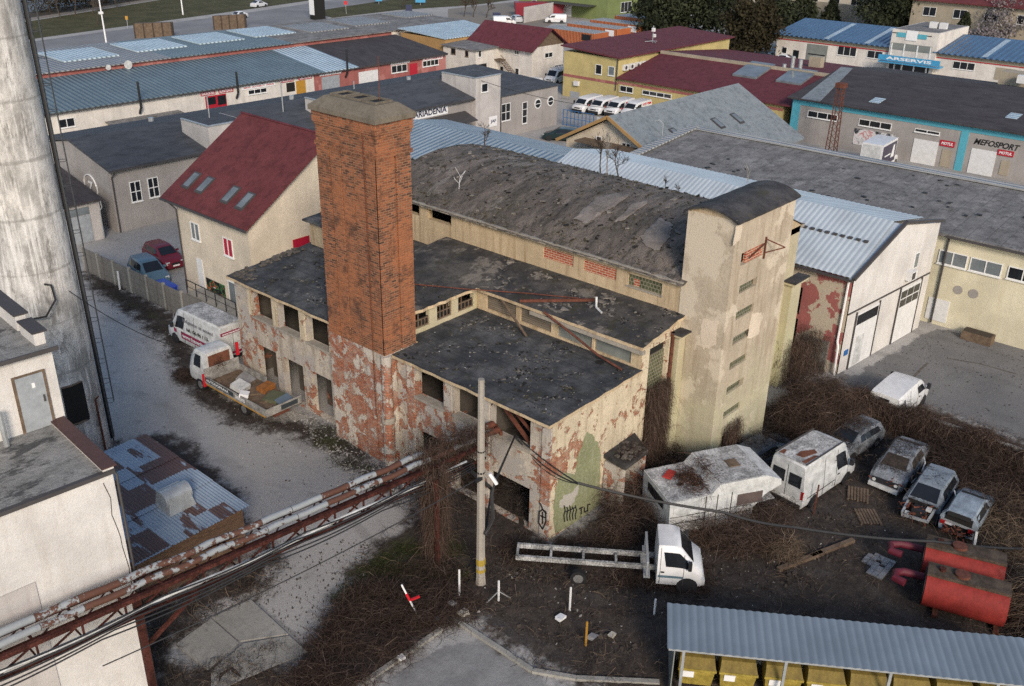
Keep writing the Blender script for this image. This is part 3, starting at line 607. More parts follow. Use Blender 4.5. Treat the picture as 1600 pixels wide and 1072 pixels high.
for i, (a, c, z0, z1) in enumerate(tw):
    b = MB()
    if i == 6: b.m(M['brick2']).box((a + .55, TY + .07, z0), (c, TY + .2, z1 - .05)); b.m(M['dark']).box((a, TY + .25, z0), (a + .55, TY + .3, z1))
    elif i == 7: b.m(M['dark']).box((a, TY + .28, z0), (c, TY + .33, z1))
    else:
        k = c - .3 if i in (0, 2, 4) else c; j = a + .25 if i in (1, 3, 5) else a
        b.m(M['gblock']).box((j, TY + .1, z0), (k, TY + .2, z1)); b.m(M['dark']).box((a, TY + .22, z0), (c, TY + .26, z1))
    b.build('tower_window', T_)
b = MB().m(M['rustbar']); b.bar((40.95, TY - .05, 10.9), (40.95, TY - .05, 12.0), .07); b.bar((40.95, TY - .05, 11.9), (41.3, TY - .9, 11.6), .05); b.bar((40.95, TY - .05, 11.2), (41.3, TY - .9, 11.6), .05); b.bar((39.5, TY - .02, 11.3), (40.9, TY - .05, 11.7), .05); b.build('bracket', T_)
M['newpatch'] = plaster('fresh_render_patch', (.68, .58, .46), (.5, .42, .32), None, .2)
def wall_patch(px, pl, c, seed, mat, name='render_patch', amp=.05, parent=None):
    r = random.Random(seed); P = [(onX(x, y, c) if pl == 'x' else onY(x, y, c)) for x, y in px]; pts = []
    for i in range(len(P)):
        for k in range(4):
            q = lerp(P[i], P[(i + 1) % len(P)], k / 4); d = (r.uniform(-amp, amp), r.uniform(-amp, amp)); pts.append((c, q[1] + d[0], q[2] + d[1]) if pl == 'x' else (q[0] + d[0], c, q[2] + d[1]))
    k = len(pts); bk = [(p[0] + .02, p[1], p[2]) if pl == 'x' else (p[0], p[1] + .02, p[2]) for p in pts]
    b = MB().m(mat); b.add(pts + bk, [tuple(range(k))] + [(i, (i + 1) % k, k + (i + 1) % k, k + i) for i in range(k)]); return b.build(name, parent or R_)
wall_patch([(1152, 345), (1160, 345), (1158, 372), (1146, 384)], 'y', TY - .015, 1, M['newpatch'], parent=T_)
wall_patch([(1175, 490), (1190, 488), (1185, 522), (1168, 530)], 'y', TY - .015, 2, M['newpatch'], parent=T_)
wall_patch([(1097, 498), (1122, 502), (1118, 540), (1098, 545), (1094, 520)], 'x', HX - .055, 3, M['newpatch'], parent=T_)
# loose things lying on the ruin's roofs
b = MB().m(M['rustbar']); b.bar(onX(812, 482, 34.5)[:2] + (7.75,), (36.6, 26.6, 8.1), .1, .14); tag(b.build('fallen_beam'), 'rust brown timber beam lying across the torn felt above the louvres', 'beam')
b = MB().m(M['rustbar']); b.tube([(34.3, 28.0, 7.72), (34.2, 26.2, 7.2), (34.1, 24.4, 6.62), (34.0, 22.9, 6.4)], .06, 6); tag(b.build('fallen_beam'), 'bent rusty bar leaning in front of the grey window panes', 'beam')
b = MB().m(M['wood']); b.bar((34.45, 31.0, 7.5), (33.7, 28.6, 6.4), .12, .06); tag(b.build('fallen_plank'), 'pale plank leaning from the louvres down to the lower roof', 'plank')
b = MB().m(M['white_dirty']); b.tube([(30.6, 37.9, 7.9), (31.2, 36.9, 7.86), (31.9, 35.6, 7.84)], .11, 8); tag(b.build('broken_pipe'), 'broken white pipe section lying on dark felt beside the brick stack', 'pipe')
b = MB().m(M['rustbar']); b.tube([(31.9, 35.6, 7.84), (33.5, 32.8, 7.85), (35.2, 29.8, 7.95), (36.3, 27.4, 8.05)], .035, 6); tag(b.build('rusted_pipe'), 'long rusted pipe running over the middle roof from the white section', 'pipe')
b = MB().m(M['white_dirty']); b.tube([(36.2, 26.2, 8.5), (36.1, 26.1, 8.0), (35.9, 25.6, 7.9)], .06, 6); tag(b.build('bent_pipe'), 'small bent white pipe standing on the middle roof near the beam', 'pipe')
M['rub'] = flat('dark_rubble', (.13, .115, .10), .9, 0, .2, .3)
rb = MB().m(M['rub']); rr = random.Random(4)
def rubble(b, x, y, z, s, r=rr):
    q = [Vector((r.uniform(-1, 1), r.uniform(-1, 1), r.uniform(-.5, .9))) * s for _ in range(8)]
    c0 = [(-1, -1, -1), (1, -1, -1), (1, 1, -1), (-1, 1, -1), (-1, -1, 1), (1, -1, 1), (1, 1, 1), (-1, 1, 1)]
    p = [(x + k[0] * s * r.uniform(.5, 1), y + k[1] * s * r.uniform(.5, 1), z + s * .5 + k[2] * s * .5 * r.uniform(.4, 1)) for k in c0]
    b.hexa(p[:4], p[4:])
for i in range(150): rubble(rb, rr.uniform(28.1, 34.4), rr.uniform(22.5, 32.7), 6.27, rr.choice((.015, .02, .03, .05)))
for i in range(130): x = rr.uniform(34.8, 37.8); rubble(rb, x, rr.uniform(22.6, 37), 7.62 + (x - 34.45) * .165, rr.choice((.02, .03, .05, .09)))
for i in range(160): x = rr.uniform(37.7, 38.6); rubble(rb, x, rr.uniform(22.6, 44), arcz(max(x, 38)) + .02, rr.choice((.03, .04, .06, .1)))
for i in range(40): rubble(rb, rr.uniform(32.3, 34), rr.uniform(21.15, 22.2), 2.82, rr.choice((.05, .08, .12)))
for i in range(60): rubble(rb, rr.uniform(28.1, 28.9), rr.uniform(44.6, 46.2), 6.5, rr.choice((.06, .1)))
for i in range(60): x = rr.uniform(28.1, 33); rubble(rb, x, rr.uniform(45.7, 46.25), 6.47 + (x - 27.9) * .083, rr.choice((.08, .12)))
rb.m(M['white_dirty'])
for i in range(14): rubble(rb, rr.uniform(28.1, 34.4), rr.uniform(22.5, 32.7), 6.27, .028)
tag(rb.build('roof_rubble'), kind='stuff')

# flakes of torn felt and mortar on the roofs, stones on the yard
def flakes(name, P, size, mat, seed, tilt=.25):
    rs = np.random.RandomState(seed); n = len(P); a = rs.rand(n) * math.tau; u = np.c_[np.cos(a), np.sin(a), rs.normal(0, tilt, n)]; v = np.c_[-np.sin(a), np.cos(a), rs.normal(0, tilt, n)]; s1 = (size[0] + (size[1] - size[0]) * rs.rand(n) ** 2.2)[:, None]; s2 = s1 * rs.uniform(.25, .9, (n, 1))
    top = np.stack([P - u * s1 - v * s2 * rs.uniform(.4, 1, (n, 1)), P + u * s1 * rs.uniform(.5, 1, (n, 1)) - v * s2, P + u * s1 + v * s2 * rs.uniform(.3, 1, (n, 1)), P - u * s1 * rs.uniform(.3, 1, (n, 1)) + v * s2], 1); bot = top.copy(); bot[:, :, 2] -= .05
    V = np.concatenate([top, bot], 1).reshape(-1, 3); k = (np.arange(n) * 8)[:, None]; F = np.concatenate([k + np.array(f)[None, :] for f in ((0, 1, 2, 3), (0, 4, 5, 1), (1, 5, 6, 2), (2, 6, 7, 3), (3, 7, 4, 0))], 0)
    me = bpy.data.meshes.new(name); me.from_pydata(V.tolist(), [], F.tolist()); me.materials.append(mat); o = bpy.data.objects.new(name, me); C.objects.link(o); tag(o, kind='stuff'); return o
M['flake_lt'] = flat('pale_felt_flake', (.22, .20, .175), .9, 0, .1, .3); M['flake_dk'] = flat('tar_black_flake', (.022, .021, .02), .85, 0, .2, .3); M['flake_br'] = flat('mossy_brown_flake', (.075, .066, .042), .95, 0, .1, .35); M['stone_lt'] = flat('pale_stone', (.36, .345, .32), .9, 0, .1, .25); M['stone_dk'] = flat('dark_clod', (.07, .058, .048), .95, 0, .1, .3)
rs9 = np.random.RandomState(77)
def vault_pts(n):
    x = rs9.uniform(37.8, 49.0, n); y = rs9.uniform(22.4, 44.4, n); return np.c_[x, y, [arcz(max(q, 38.0)) + .075 + .045 * mnoise.fractal(Vector((q * .9, w_ * 1.3, 0)), .8, 2.2, 4) for q, w_ in zip(x, y)]]
flakes('roof_flake', vault_pts(130), (.03, .22), M['flake_lt'], 1, .12); flakes('roof_flake', vault_pts(260), (.03, .16), M['flake_dk'], 2, .2); flakes('roof_flake', vault_pts(600), (.02, .12), M['flake_br'], 3, .25)
def flat_pts(n, x0, x1, y0, y1, zf):
    x = rs9.uniform(x0, x1, n * 4); y = rs9.uniform(y0, y1, n * 4); k = np.array([mnoise.fractal(Vector((a * .7, b_ * .7, 3)), .8, 2.2, 3) for a, b_ in zip(x, y)]) > .12; x, y = x[k][:n], y[k][:n]; return np.c_[x, y, [zf(a, b_) for a, b_ in zip(x, y)]]
za = lambda x, y: 6.215 + (x - 27.9) * .0206; zm = lambda x, y: 7.64 + max(0, x - 34.45) * .163; zw = lambda x, y: 6.475 + max(0, x - 27.86) * .083
for (n_, rg_, zf_, s_) in ((300, (28.0, 34.6, 22.4, 32.1), za, 10), (260, (34.6, 37.9, 22.3, 38), zm, 20), (130, (29.8, 34.4, 33.0, 38.5), lambda x, y: 7.68, 30), (200, (28, 37.9, 38.7, 46.2), zw, 40)):
    flakes('roof_flake', flat_pts(n_, *rg_, zf_), (.015, .09), M['flake_lt'], s_); flakes('roof_flake', flat_pts(n_, *rg_, zf_), (.02, .13), M['flake_dk'], s_ + 1); flakes('roof_flake', flat_pts(n_ // 2, *rg_, zf_), (.02, .12), M['flake_br'], s_ + 2)
flakes('roof_flake', flat_pts(160, 34.6, 37.9, 25, 36, zm), (.08, .4), M['flake_lt'], 60, .1)
def yard_pts(n, px): P = np.array(gp(*px)); t = rs9.rand(n, 2); q = P[0] * ((1 - t[:, :1]) * (1 - t[:, 1:])) + P[1] * (t[:, :1] * (1 - t[:, 1:])) + P[2] * (t[:, :1] * t[:, 1:]) + P[3] * ((1 - t[:, :1]) * t[:, 1:]); return np.c_[q, np.full(n, .045)]
flakes('yard_stone', yard_pts(500, ((150, 450), (330, 560), (640, 800), (400, 900))), (.01, .045), M['stone_lt'], 70, .5); flakes('yard_stone', yard_pts(200, ((150, 450), (330, 560), (640, 800), (400, 900))), (.01, .04), M['stone_dk'], 71, .5)
flakes('yard_stone', yard_pts(900, ((440, 640), (520, 660), (680, 800), (560, 760))), (.015, .09), M['stone_lt'], 72, .5); flakes('yard_stone', yard_pts(2600, ((560, 900), (900, 860), (1600, 760), (1000, 1060))), (.02, .14), M['stone_dk'], 73, .5); flakes('yard_stone', yard_pts(300, ((560, 900), (900, 860), (1600, 760), (1000, 1060))), (.015, .07), M['stone_lt'], 74, .5); flakes('yard_stone', yard_pts(500, ((300, 940), (560, 830), (620, 900), (420, 1060))), (.01, .045), M['stone_dk'], 75, .5)
flakes('yard_stone', yard_pts(250, ((1330, 580), (1460, 515), (1640, 560), (1600, 690))), (.01, .04), M['stone_dk'], 76, .5)
for i_, px_l in enumerate((((1421, 596), (1436, 580), (1450, 567)), ((1480, 560), (1530, 568), (1590, 585)), ((250, 520), (300, 580), (330, 640)))):
    b = MB().m(M['rub'])
    for (a_, c_) in zip(px_l, px_l[1:]): b.bar(G(*a_, .006), G(*c_, .006), .14, .008)
    tag(b.build('tar_seam'), kind='structure')
# ------------------------------------------------------------------ buildings round about
def win(parent, pl, c, u0, u1, z0, z1, nx=2, ny=1, fm=None, gm=None, fw=.07, name='window', out=-1, label=None):
    fm = fm or M['frame']; gm = gm or M['glass']; u0, u1 = sorted((u0, u1)); z0, z1 = sorted((z0, z1)); b = MB().m(fm)
    def bx(b, a0, a1, e0, e1, d0, d1):
        d0, d1 = c + out * d0, c + out * d1
        b.box((d0, a0, e0), (d1, a1, e1)) if pl == 'x' else b.box((a0, d0, e0), (a1, d1, e1))
    for i in range(nx + 1):
        u = u0 + (u1 - u0 - fw) * i / nx; bx(b, u, u + fw, z0, z1, .002, .06)
    for j in range(ny + 1):
        z = z0 + (z1 - z0 - fw) * j / ny
        for i in range(nx):
            a = u0 + (u1 - u0 - fw) * i / nx + fw; d = u0 + (u1 - u0 - fw) * (i + 1) / nx; bx(b, a, d, z, z + fw, .002, .057)
    bx(b, u0 - .05, u1 + .05, z0 - .06, z0 - .002, .002, .12)
    f = b.build(name, parent, label=label); g = MB().m(gm)
    for i in range(nx):
        for j in range(ny):
            a = u0 + (u1 - u0 - fw) * i / nx + fw; d = u0 + (u1 - u0 - fw) * (i + 1) / nx; e = z0 + (z1 - z0 - fw) * j / ny + fw; h = z0 + (z1 - z0 - fw) * (j + 1) / ny
            bx(g, a, d, e, h, .004, .025)
    g.build('pane', f); return f
def wx(parent, X, p, q, nx=2, ny=1, **k):
    a = onX(*p, X); d = onX(*q, X); return win(parent, 'x', X, a[1], d[1], d[2], a[2], nx, ny, **k)
def wy(parent, Y, p, q, nx=2, ny=1, **k):
    a = onY(*p, Y); d = onY(*q, Y); return win(parent, 'y', Y, a[0], d[0], d[2], a[2], nx, ny, **k)
def panel(parent, pl, c, u0, u1, z0, z1, mat, name, d=.05, label=None):
    b = MB().m(mat); (b.box((c - d, u0, z0), (c - .002, u1, z1)) if pl == 'x' else b.box((u0, c - d, z0), (u1, c - .002, z1))); return b.build(name, parent, label=label)
def px_panel(parent, pl, c, p, q, mat, name, d=.05, label=None):
    a, e = (onX(*p, c), onX(*q, c)) if pl == 'x' else (onY(*p, c), onY(*q, c)); k = 1 if pl == 'x' else 0
    return panel(parent, pl, c, min(a[k], e[k]), max(a[k], e[k]), min(a[2], e[2]), max(a[2], e[2]), mat, name, d, label)
def body(parent, x0, y0, x1, y1, z, mat, name='wall', z0=0.0):
    b = MB().m(mat); b.box((x0, y0, z0), (x1, y1, z)); return b.build(name, parent)
def slabroof(parent, pts, t, mat, name='roof'):
    b = MB().m(mat); b.slab(pts, t); return b.build(name, parent)
def sign(parent, pl, c, p, q, text, bg, fg, name='sign', th=.72, tw=.9, d=.08, shear=0.0):   # p top-left, q bottom-right photo pixels on the wall plane
    a, e = (onX(*p, c), onX(*q, c)) if pl == 'x' else (onY(*p, c), onY(*q, c)); z0, z1 = sorted((a[2], e[2])); k = 1 if pl == 'x' else 0
    u0, u1 = sorted((a[k], e[k])); o = panel(parent, pl, c, u0, u1, z0, z1, bg, name, d); H = z1 - z0; W = u1 - u0; b = MB().m(fg)
    if pl == 'x': add_text(b, text, (c - d - .006, u1 - W * (1 - tw) / 2, z0 + H * (1 - th) / 2), (0, -1, 0), (0, 0, 1), W * tw, H * th, shear)
    else: add_text(b, text, (u0 + W * (1 - tw) / 2, c - d - .006, z0 + H * (1 - th) / 2), (1, 0, 0), (0, 0, 1), W * tw, H * th, shear)
    b.build('lettering', o); return o
M['signwhite'] = flat('white_sign', (.75, .75, .75), .4, 0, .4, .03); M['signred'] = flat('red_sign', (.40, .02, .035), .4, 0, .4, .05); M['ink'] = flat('navy_lettering', (.02, .025, .07), .5); M['inkblack'] = flat('black_lettering', (.012, .012, .013), .5)
M['door_white'] = flat('white_door', (.66, .66, .65), .5, 0, .4, .08); M['door_grey'] = flat('grey_steel_door', (.33, .355, .375), .5, .1, .4, .15); M['redframe'] = flat('red_frame', (.38, .015, .03), .5)
M['trim'] = flat('dark_gutter', (.06, .055, .055), .6); M['redpane'] = flat('red_blind', (.38, .012, .04), .4)
# red roofed house
hx, hy0, hy1 = 33.2, 52.0, 60.5
EZ = 6.85
H = thing('red_roof_house', 'cream two-storey house with dark red tiled roof and four skylights', 'house', (hx, hy0, 0))
rx, rz_ = 40.0, 11.6
b = MB().m(M['cream_house']); b.box((hx, hy0, 0), (46.8, hy1, 6.6)); b.add([(hx, hy0, 6.6), (46.8, hy0, 6.6), (rx, hy0, rz_ - .25), (hx, hy1, 6.4), (46.8, hy1, 6.6), (rx, hy1, rz_ - .25)], [(0, 1, 2), (3, 5, 4), (0, 2, 5, 3), (1, 4, 5, 2)]); b.build('wall', H)
sl_ = (rz_ - 7.1) / (rx - hx); ez = 7.1 - .45 * sl_
b = MB().m(M['redroof']); b.slab([(hx - .45, hy0 - .5, ez), (rx, hy0 - .5, rz_), (rx, hy1 + 1.3, rz_), (hx - .45, hy1 + 1.3, ez)], .16); b.slab([(rx, hy0 - .5, rz_ - .002), (47.2, hy0 - .5, ez), (47.2, hy1 + 1.3, ez), (rx, hy1 + 1.3, rz_ - .002)], .16); b.m(M['maroon']); b.tube([(rx, hy0 - .5, rz_ + .02), (rx, hy1 + 1.3, rz_ + .02)], .09, 6); rf = b.build('roof', H)
b = MB().m(M['trim']); b.bar((hx - .5, hy0 - .5, ez - .12), (hx - .5, hy1 + 1.3, ez - .12), .12, .14); b.tube([(hx - .45, hy1 + .2, ez - .2), (hx - .1, hy1 - .02, ez - .7), (hx - .08, hy1 - .05, .2)], .06, 6); b.build('gutter', H)
def slz(x): return ez + (x - hx + .45) * sl_
for px, py in ((299, 283), (320, 291), (360, 306), (383, 316)):
    q = None
    for k in range(200):
        X = 32.8 + k * .03; q = onX(px, py, X)
        if q[2] < slz(X): break
    X, Y = q[0], q[1]; b = MB().m(M['trim'])
    P = lambda dx, dy, h: (X + dx, Y + dy, slz(X + dx) + h)
    b.hexa([P(-.62, -.42, .0), P(.62, -.42, .0), P(.62, .42, .0), P(-.62, .42, .0)], [P(-.62, -.42, .1), P(.62, -.42, .1), P(.62, .42, .1), P(-.62, .42, .1)]); f = b.build('skylight', rf)
    b = MB().m(M['glass_lt']); b.hexa([P(-.5, -.3, .09), P(.5, -.3, .09), P(.5, .3, .09), P(-.5, .3, .09)], [P(-.5, -.3, .115), P(.5, -.3, .115), P(.5, .3, .115), P(-.5, .3, .115)]); b.build('skylight_pane', rf)
wx(H, hx, (297, 345), (314, 378), 2, 1, gm=M['glass_lt']); wx(H, hx, (348, 369), (366, 404), 2, 1, gm=M['redpane']); wx(H, hx, (356, 437), (372, 478), 1, 1, gm=M['glass_lt'])
px_panel(H, 'x', hx, (307, 402), (322, 452), M['door_white'], 'door')
wy(H, hy0, (457, 375), (484, 390), 2, 1, fm=M['redframe'], gm=M['redpane'])
n = NT('painted_mural'); o_ = n.obj(); f_ = n.noise(1.3, 3, .5, o_, 1.5); cr = n.n('ShaderNodeValToRGB'); n.set(cr.inputs[0], f_)
for i_, (p_, c_) in enumerate(((.30, (.012, .012, .014)), (.42, (.02, .02, .02)), (.46, (.05, .16, .05)), (.51, (.015, .015, .016)), (.56, (.5, .13, .05)), (.60, (.02, .02, .02)), (.65, (.62, .58, .55)), (.7, (.25, .12, .36)))):
    el = cr.color_ramp.elements[i_] if i_ < 2 else cr.color_ramp.elements.new(p_); el.position = p_; el.color = (*c_, 1)
cr.color_ramp.interpolation = 'CONSTANT'; M['mural'] = n.out(cr.outputs[0], .6)
px_panel(H, 'x', hx, (322, 433), (355, 478), M['mural'], 'mural', .03, 'dark mural with orange, green and purple flower shapes')
b = MB().m(M['concrete']); b.box((hx - 1.3, hy0 + .3, 0), (hx - .01, hy0 + 6.5, .75)); b.m(M['blackplastic'])
for k in range(6): y = hy0 + .4 + k * 1.2; b.bar((hx - 1.25, y, .75), (hx - 1.25, y, 1.75), .05)
b.bar((hx - 1.25, hy0 + .4, 1.75), (hx - 1.25, hy0 + 6.4, 1.75), .05); b.bar((hx - 1.25, hy0 + .4, 1.25), (hx - 1.25, hy0 + 6.4, 1.25), .03); b.build('terrace', H)

# grey workshop building with the long dark roof
gy = 75.8
W = thing('workshop_building', 'long grey rendered workshop with slate grey roof and three tall entrance blocks', 'building', (36.0, gy, 0))
b = MB().m(M['grey_render']); b.box((36.0, gy, 0), (83.0, 89.0, 5.3)); b.add([(36, gy, 5.3), (36, 89.0, 5.3), (36, 82.0, 6.75), (83, gy, 5.3), (83, 89, 5.3), (83, 82.0, 6.75)], [(0, 1, 2), (3, 5, 4)]); b.build('wall', W)
body(W, 83.0, gy + .003, 94.1, 90, 4.85, M['grey_render'])
b = MB().m(M['gfelt']); b.slab([(35.8, gy - .4, 5.42), (83.3, gy - .4, 5.42), (83.3, 82.0, 6.92), (35.8, 82.0, 6.92)], .14); b.slab([(35.8, 82.0, 6.918), (83.3, 82.0, 6.918), (83.3, 89.8, 5.6), (35.8, 89.8, 5.6)], .14); b.build('roof', W)
b = MB().m(M['gfelt']); b.slab([(83.3, gy - .25, 4.95), (94.3, gy - .25, 4.95), (94.3, 90, 5.6), (83.3, 90, 5.6)], .1); b.build('roof', W)
b = MB().m(M['trim']); b.bar((35.8, gy - .46, 5.28), (83.0, gy - .46, 5.28), .13, .12); b.tube([(36.3, gy - .45, 5.2), (36.15, gy - .08, 4.7), (36.15, gy - .08, 0)], .06, 6); b.tube([(83.6, gy - .12, 4.9), (83.6, gy - .12, 0)], .07, 6); b.build('gutter', W)
for x0, x1, y1 in ((45.2, 49.2, 79.6), (58.9, 63.2, 79.6), (78.9, 83.0, 80.6)):
    b = MB().m(M['lightgrey_render']); b.box((x0, gy - .55, 0), (x1, y1, 7.5)); k = b.build('entrance_block', W)
    b = MB().m(M['gfelt']); b.box((x0 + .2, gy - .35, 7.5), (x1 - .2, y1 + .3, 7.54)); b.m(M['galv']); b.box((x0 - .05, gy - .6, 7.502), (x0 + .15, y1, 7.62)); b.box((x0 + .152, gy - .6, 7.502), (x1 + .05, gy - .4, 7.62)); b.build('block_roof', k)
wy(W, gy, (201, 285), (223, 313), 2, 2); wy(W, gy, (229, 279), (250, 306), 2, 2); wy(W, gy - .55, (370, 210), (377, 217), 1, 1)
wy(W, gy, (783, 163), (797, 187), 2, 2); wy(W, gy, (658, 190), (671, 207), 2, 1); wy(W, gy, (679, 194), (694, 205), 2, 1); wy(W, gy - .55, (752, 131), (762, 143), 1, 1)
for px, py in ((840, 162), (860, 158)):
    q = onY(px, py, gy); b = MB().m(M['frame']); b.smooth = True; b.cyl((q[0], gy, q[2]), (q[0], gy - .06, q[2]), .62, 18); f = b.build('round_window', W); b = MB().m(M['glass']); b.cyl((q[0], gy - .05, q[2]), (q[0], gy - .075, q[2]), .48, 18); b.m(M['frame']).box((q[0] - .48, gy - .085, q[2] - .04), (q[0] + .48, gy - .07, q[2] + .04)); b.build('pane', f)
wy(W, gy, (816, 160), (823, 192), 1, 3, gm=M['glass'])
sign(W, 'y', gy, (637, 174.3), (699, 177), 'ZARIADENIA', M['signwhite'], M['ink'], th=.62, tw=.94)
b = MB().m(M['trim']); q = onY(655, 186, gy); b.slab([(q[0], gy - 2.0, 3.4), (q[0] + 7, gy - 2.0, 3.4), (q[0] + 7, gy - .003, 4.1), (q[0], gy - .003, 4.1)], .1); b.build('awning', W)
sign(W, 'y', gy - .55, (764, 183), (776, 196), 'JAF', M['signwhite'], M['ink'], th=.4, tw=.7)
b = MB().m(M['signwhite']); c0 = (36, 79.4, 3.2); R0 = 1.1
for k in range(24):
    a0, a1 = k * math.tau / 24, (k + 1) * math.tau / 24; b.bar((35.96, c0[1] + R0 * math.cos(a0), c0[2] + R0 * math.sin(a0)), (35.96, c0[1] + R0 * math.cos(a1), c0[2] + R0 * math.sin(a1)), .14, .05)
add_text(b, 'Z', (35.93, c0[1] + .55, c0[2] - .55), (0, -1, 0), (0, 0, 1), 1.1, 1.1, .25); b.build('emblem', W)
for x, y, z, h in ((47.3, 78.3, 7.5, 2.0), (56.5, 80, 6.2, 3.2), (68, 83, 6.7, .9)): b = MB().m(M['galv']); b.cyl((x, y, z), (x, y, z + h), .06, 6); b.build('roof_mast', W)
for x, y, z in ((45.5, 85.5, 6.2), (60, 83.3, 6.6), (76, 83, 6.6)): b = MB().m(M['galv']); b.cyl((x, y, z), (x, y, z + .5), .25, 8); b.build('roof_vent', W)
# low garage beside it
Gg = thing('garage', 'low brown roofed garage with double steel doors at the fence end', 'garage', (30.6, 75.3, 0))
body(Gg, 29.6, 75.3, 34.55, 82, 3.4, M['lightgrey_render']); slabroof(Gg, [(29.4, 74.9, 3.45), (34.75, 74.9, 3.45), (34.75, 82.5, 4.9), (29.4, 82.5, 4.9)], .14, M['dfelt'])
panel(Gg, 'y', 75.3, 31.0, 33.6, .05, 2.3, M['door_grey'], 'garage_door'); panel(Gg, 'y', 75.3, 31.0, 33.6, 2.35, 2.95, M['glass_lt'], 'transom'); b = MB().m(M['galv']); b.tube([(34.5, 74.95, 3.3), (34.6, 75.05, 2.7), (34.45, 75.2, 2.4), (34.45, 75.2, .1)], .05, 6); b.build('downpipe', Gg)

# service rows with blue-grey roofs
t1 = 100.0
T = thing('service_row', 'long single-storey garage row with teal sheet roof and red trade signs', 'garage row', (40, t1, 0))
xa, xb = onY(490, 118, t1)[0], onY(697, 81, t1)[0] - .1
b = MB().m(M['white_render']); b.box((36, t1, 0), (xa, 110.5, 5.25)); b.build('wall', T); b = MB().m(M['pink']); b.box((xa, t1, 0), (xb, 110.5, 5.25)); b.build('wall', T)
cuts = [35.8, onY(558, 98, t1)[0] - 5.6, onY(558, 98, t1)[0], xb + .2]
for i, mt in enumerate((M['teal'], M['paleblue'], M['dfelt'])):
    o = 0 if i == 0 else 3.5
    b = MB().m(mt); b.slab([(cuts[i], t1 - .35, 5.4), (cuts[i + 1], t1 - .35, 5.4), (cuts[i + 1] - (0 if i == 2 else 0), 110.6, 6.85), (cuts[i], 110.6, 6.85)], .12); b.build('roof', T)
b = MB().m(M['trim']); b.bar((36, t1 - .4, 5.26), (xb, t1 - .4, 5.26), .12, .12); b.build('gutter', T)
SG = M['signred']; SW = M['signwhite']
sign(T, 'y', t1, (313, 144.5), (336, 147), 'DIAGNOSTIKA', SG, SW); sign(T, 'y', t1, (341, 140.2), (364, 142.8), 'KLIMATIZACIA', SG, SW); sign(T, 'y', t1, (377, 136), (430, 133.2), 'SERVIS   AUTOSKLO   PREDAJ', SW, SG, th=.6)
sign(T, 'y', t1, (437, 123.7), (458, 126.6), 'PNEUSERVIS', SG, SW); sign(T, 'y', t1, (466, 119.7), (487, 122.2), 'GEOMETRIA', SG, SW); sign(T, 'y', t1, (661, 90), (691, 91.5), 'AUTOSERVIS', SW, SG, th=.6)
M['amber'] = flat('amber_shutter', (.42, .22, .03), .6)
px_panel(T, 'y', t1, (320, 151), (355, 170), M['redframe'], 'gate_frame', .06); px_panel(T, 'y', t1, (322, 153), (337, 162), M['glass'], 'gate', .1); px_panel(T, 'y', t1, (339, 150), (353, 162), M['glass'], 'gate', .1)
wy(T, t1, (387, 141), (417, 144), 3, 1); px_panel(T, 'y', t1, (447, 130), (461, 142), M['dark'], 'gate', .04); px_panel(T, 'y', t1, (462, 127), (478, 145), M['amber'], 'gate', .06)
px_panel(T, 'y', t1, (502, 121), (531, 136), M['door_grey'], 'gate', .05); px_panel(T, 'y', t1, (560, 113), (592, 126), M['door_white'], 'gate', .05); wy(T, t1, (611, 103), (636, 111), 3, 1); wy(T, t1, (660, 95), (685, 101), 4, 1)
px_panel(T, 'y', t1, (640, 100), (652, 116), M['signred'], 'door', .05); wy(T, t1, (90, 187), (118, 197), 2, 1)
for (p, q) in (((499, 118), (533, 114)), ((610, 101), (640, 97))):
    a = onY(*p, t1); e = onY(*q, t1); k = 9; b = MB().m(M['signwhite'])
    for i in range(k): x = a[0] + (e[0] - a[0]) * i / k; b.hexa([(x, t1 - .06, a[2] - .1), (x + .3, t1 - .06, a[2] - .1), (x + .3, t1 - .003, a[2] - .1), (x, t1 - .003, a[2] - .1)], [(x + .15, t1 - .06, a[2] + .25), (x + .45, t1 - .06, a[2] + .25), (x + .45, t1 - .003, a[2] + .25), (x + .15, t1 - .003, a[2] + .25)])
    b.build('warning_stripes', T)
for p, top in (((220, 165), (216, 127)), ((372, 142), (370, 112)), ((543, 110), (548, 75))):
    q = onY(*p, t1 - .6); e = onY(*top, t1 - .6); b = MB().m(M['blackplastic']); b.tube([(q[0], t1 - .15, q[2] - .9), (q[0], t1 - .6, q[2] - .2), (q[0], t1 - .6, e[2])], .13, 8); b.build('stove_pipe', T)
L = thing('lean_to', 'low grey lean-to roof in front of the white garage wall', 'shed', (50, 96.5, 0)); body(L, onY(185, 190, 97)[0], 97, onY(300, 165, 97)[0], t1 - .01, 3.2, M['white_render']); a = onY(185, 190, 97)[0]; e = onY(300, 165, 97)[0]; slabroof(L, [(a, 96.7, 3.25), (e, 96.7, 3.25), (e, t1 - .02, 3.6), (a, t1 - .02, 3.6)], .1, M['flatroof'])
r2 = 111.0
T2 = thing('upper_service_row', 'second long row behind with dusty red upper wall and pale rooflights', 'garage row', (40, r2, 0))
b = MB().m(M['pink']); b.box((36, r2, 0), (98.5, 123, 7.3)); b.build('wall', T2)
xs2 = [35.8, onY(265, 90, r2)[0], onY(455, 60, r2)[0], 98.8]
for i, mt in enumerate((M['greyteal'], M['teal'], M['flatroof'])): b = MB().m(mt); b.slab([(xs2[i], r2 - .4, 7.4), (xs2[i + 1], r2 - .4, 7.4), (xs2[i + 1], 124.5, 7.75), (xs2[i], 124.5, 7.75)], .12); b.build('roof', T2)
T3 = thing('grey_roof_hall', 'flat grey roofed hall at the far end of the long garage rows', 'hall', (109, 122, 0))
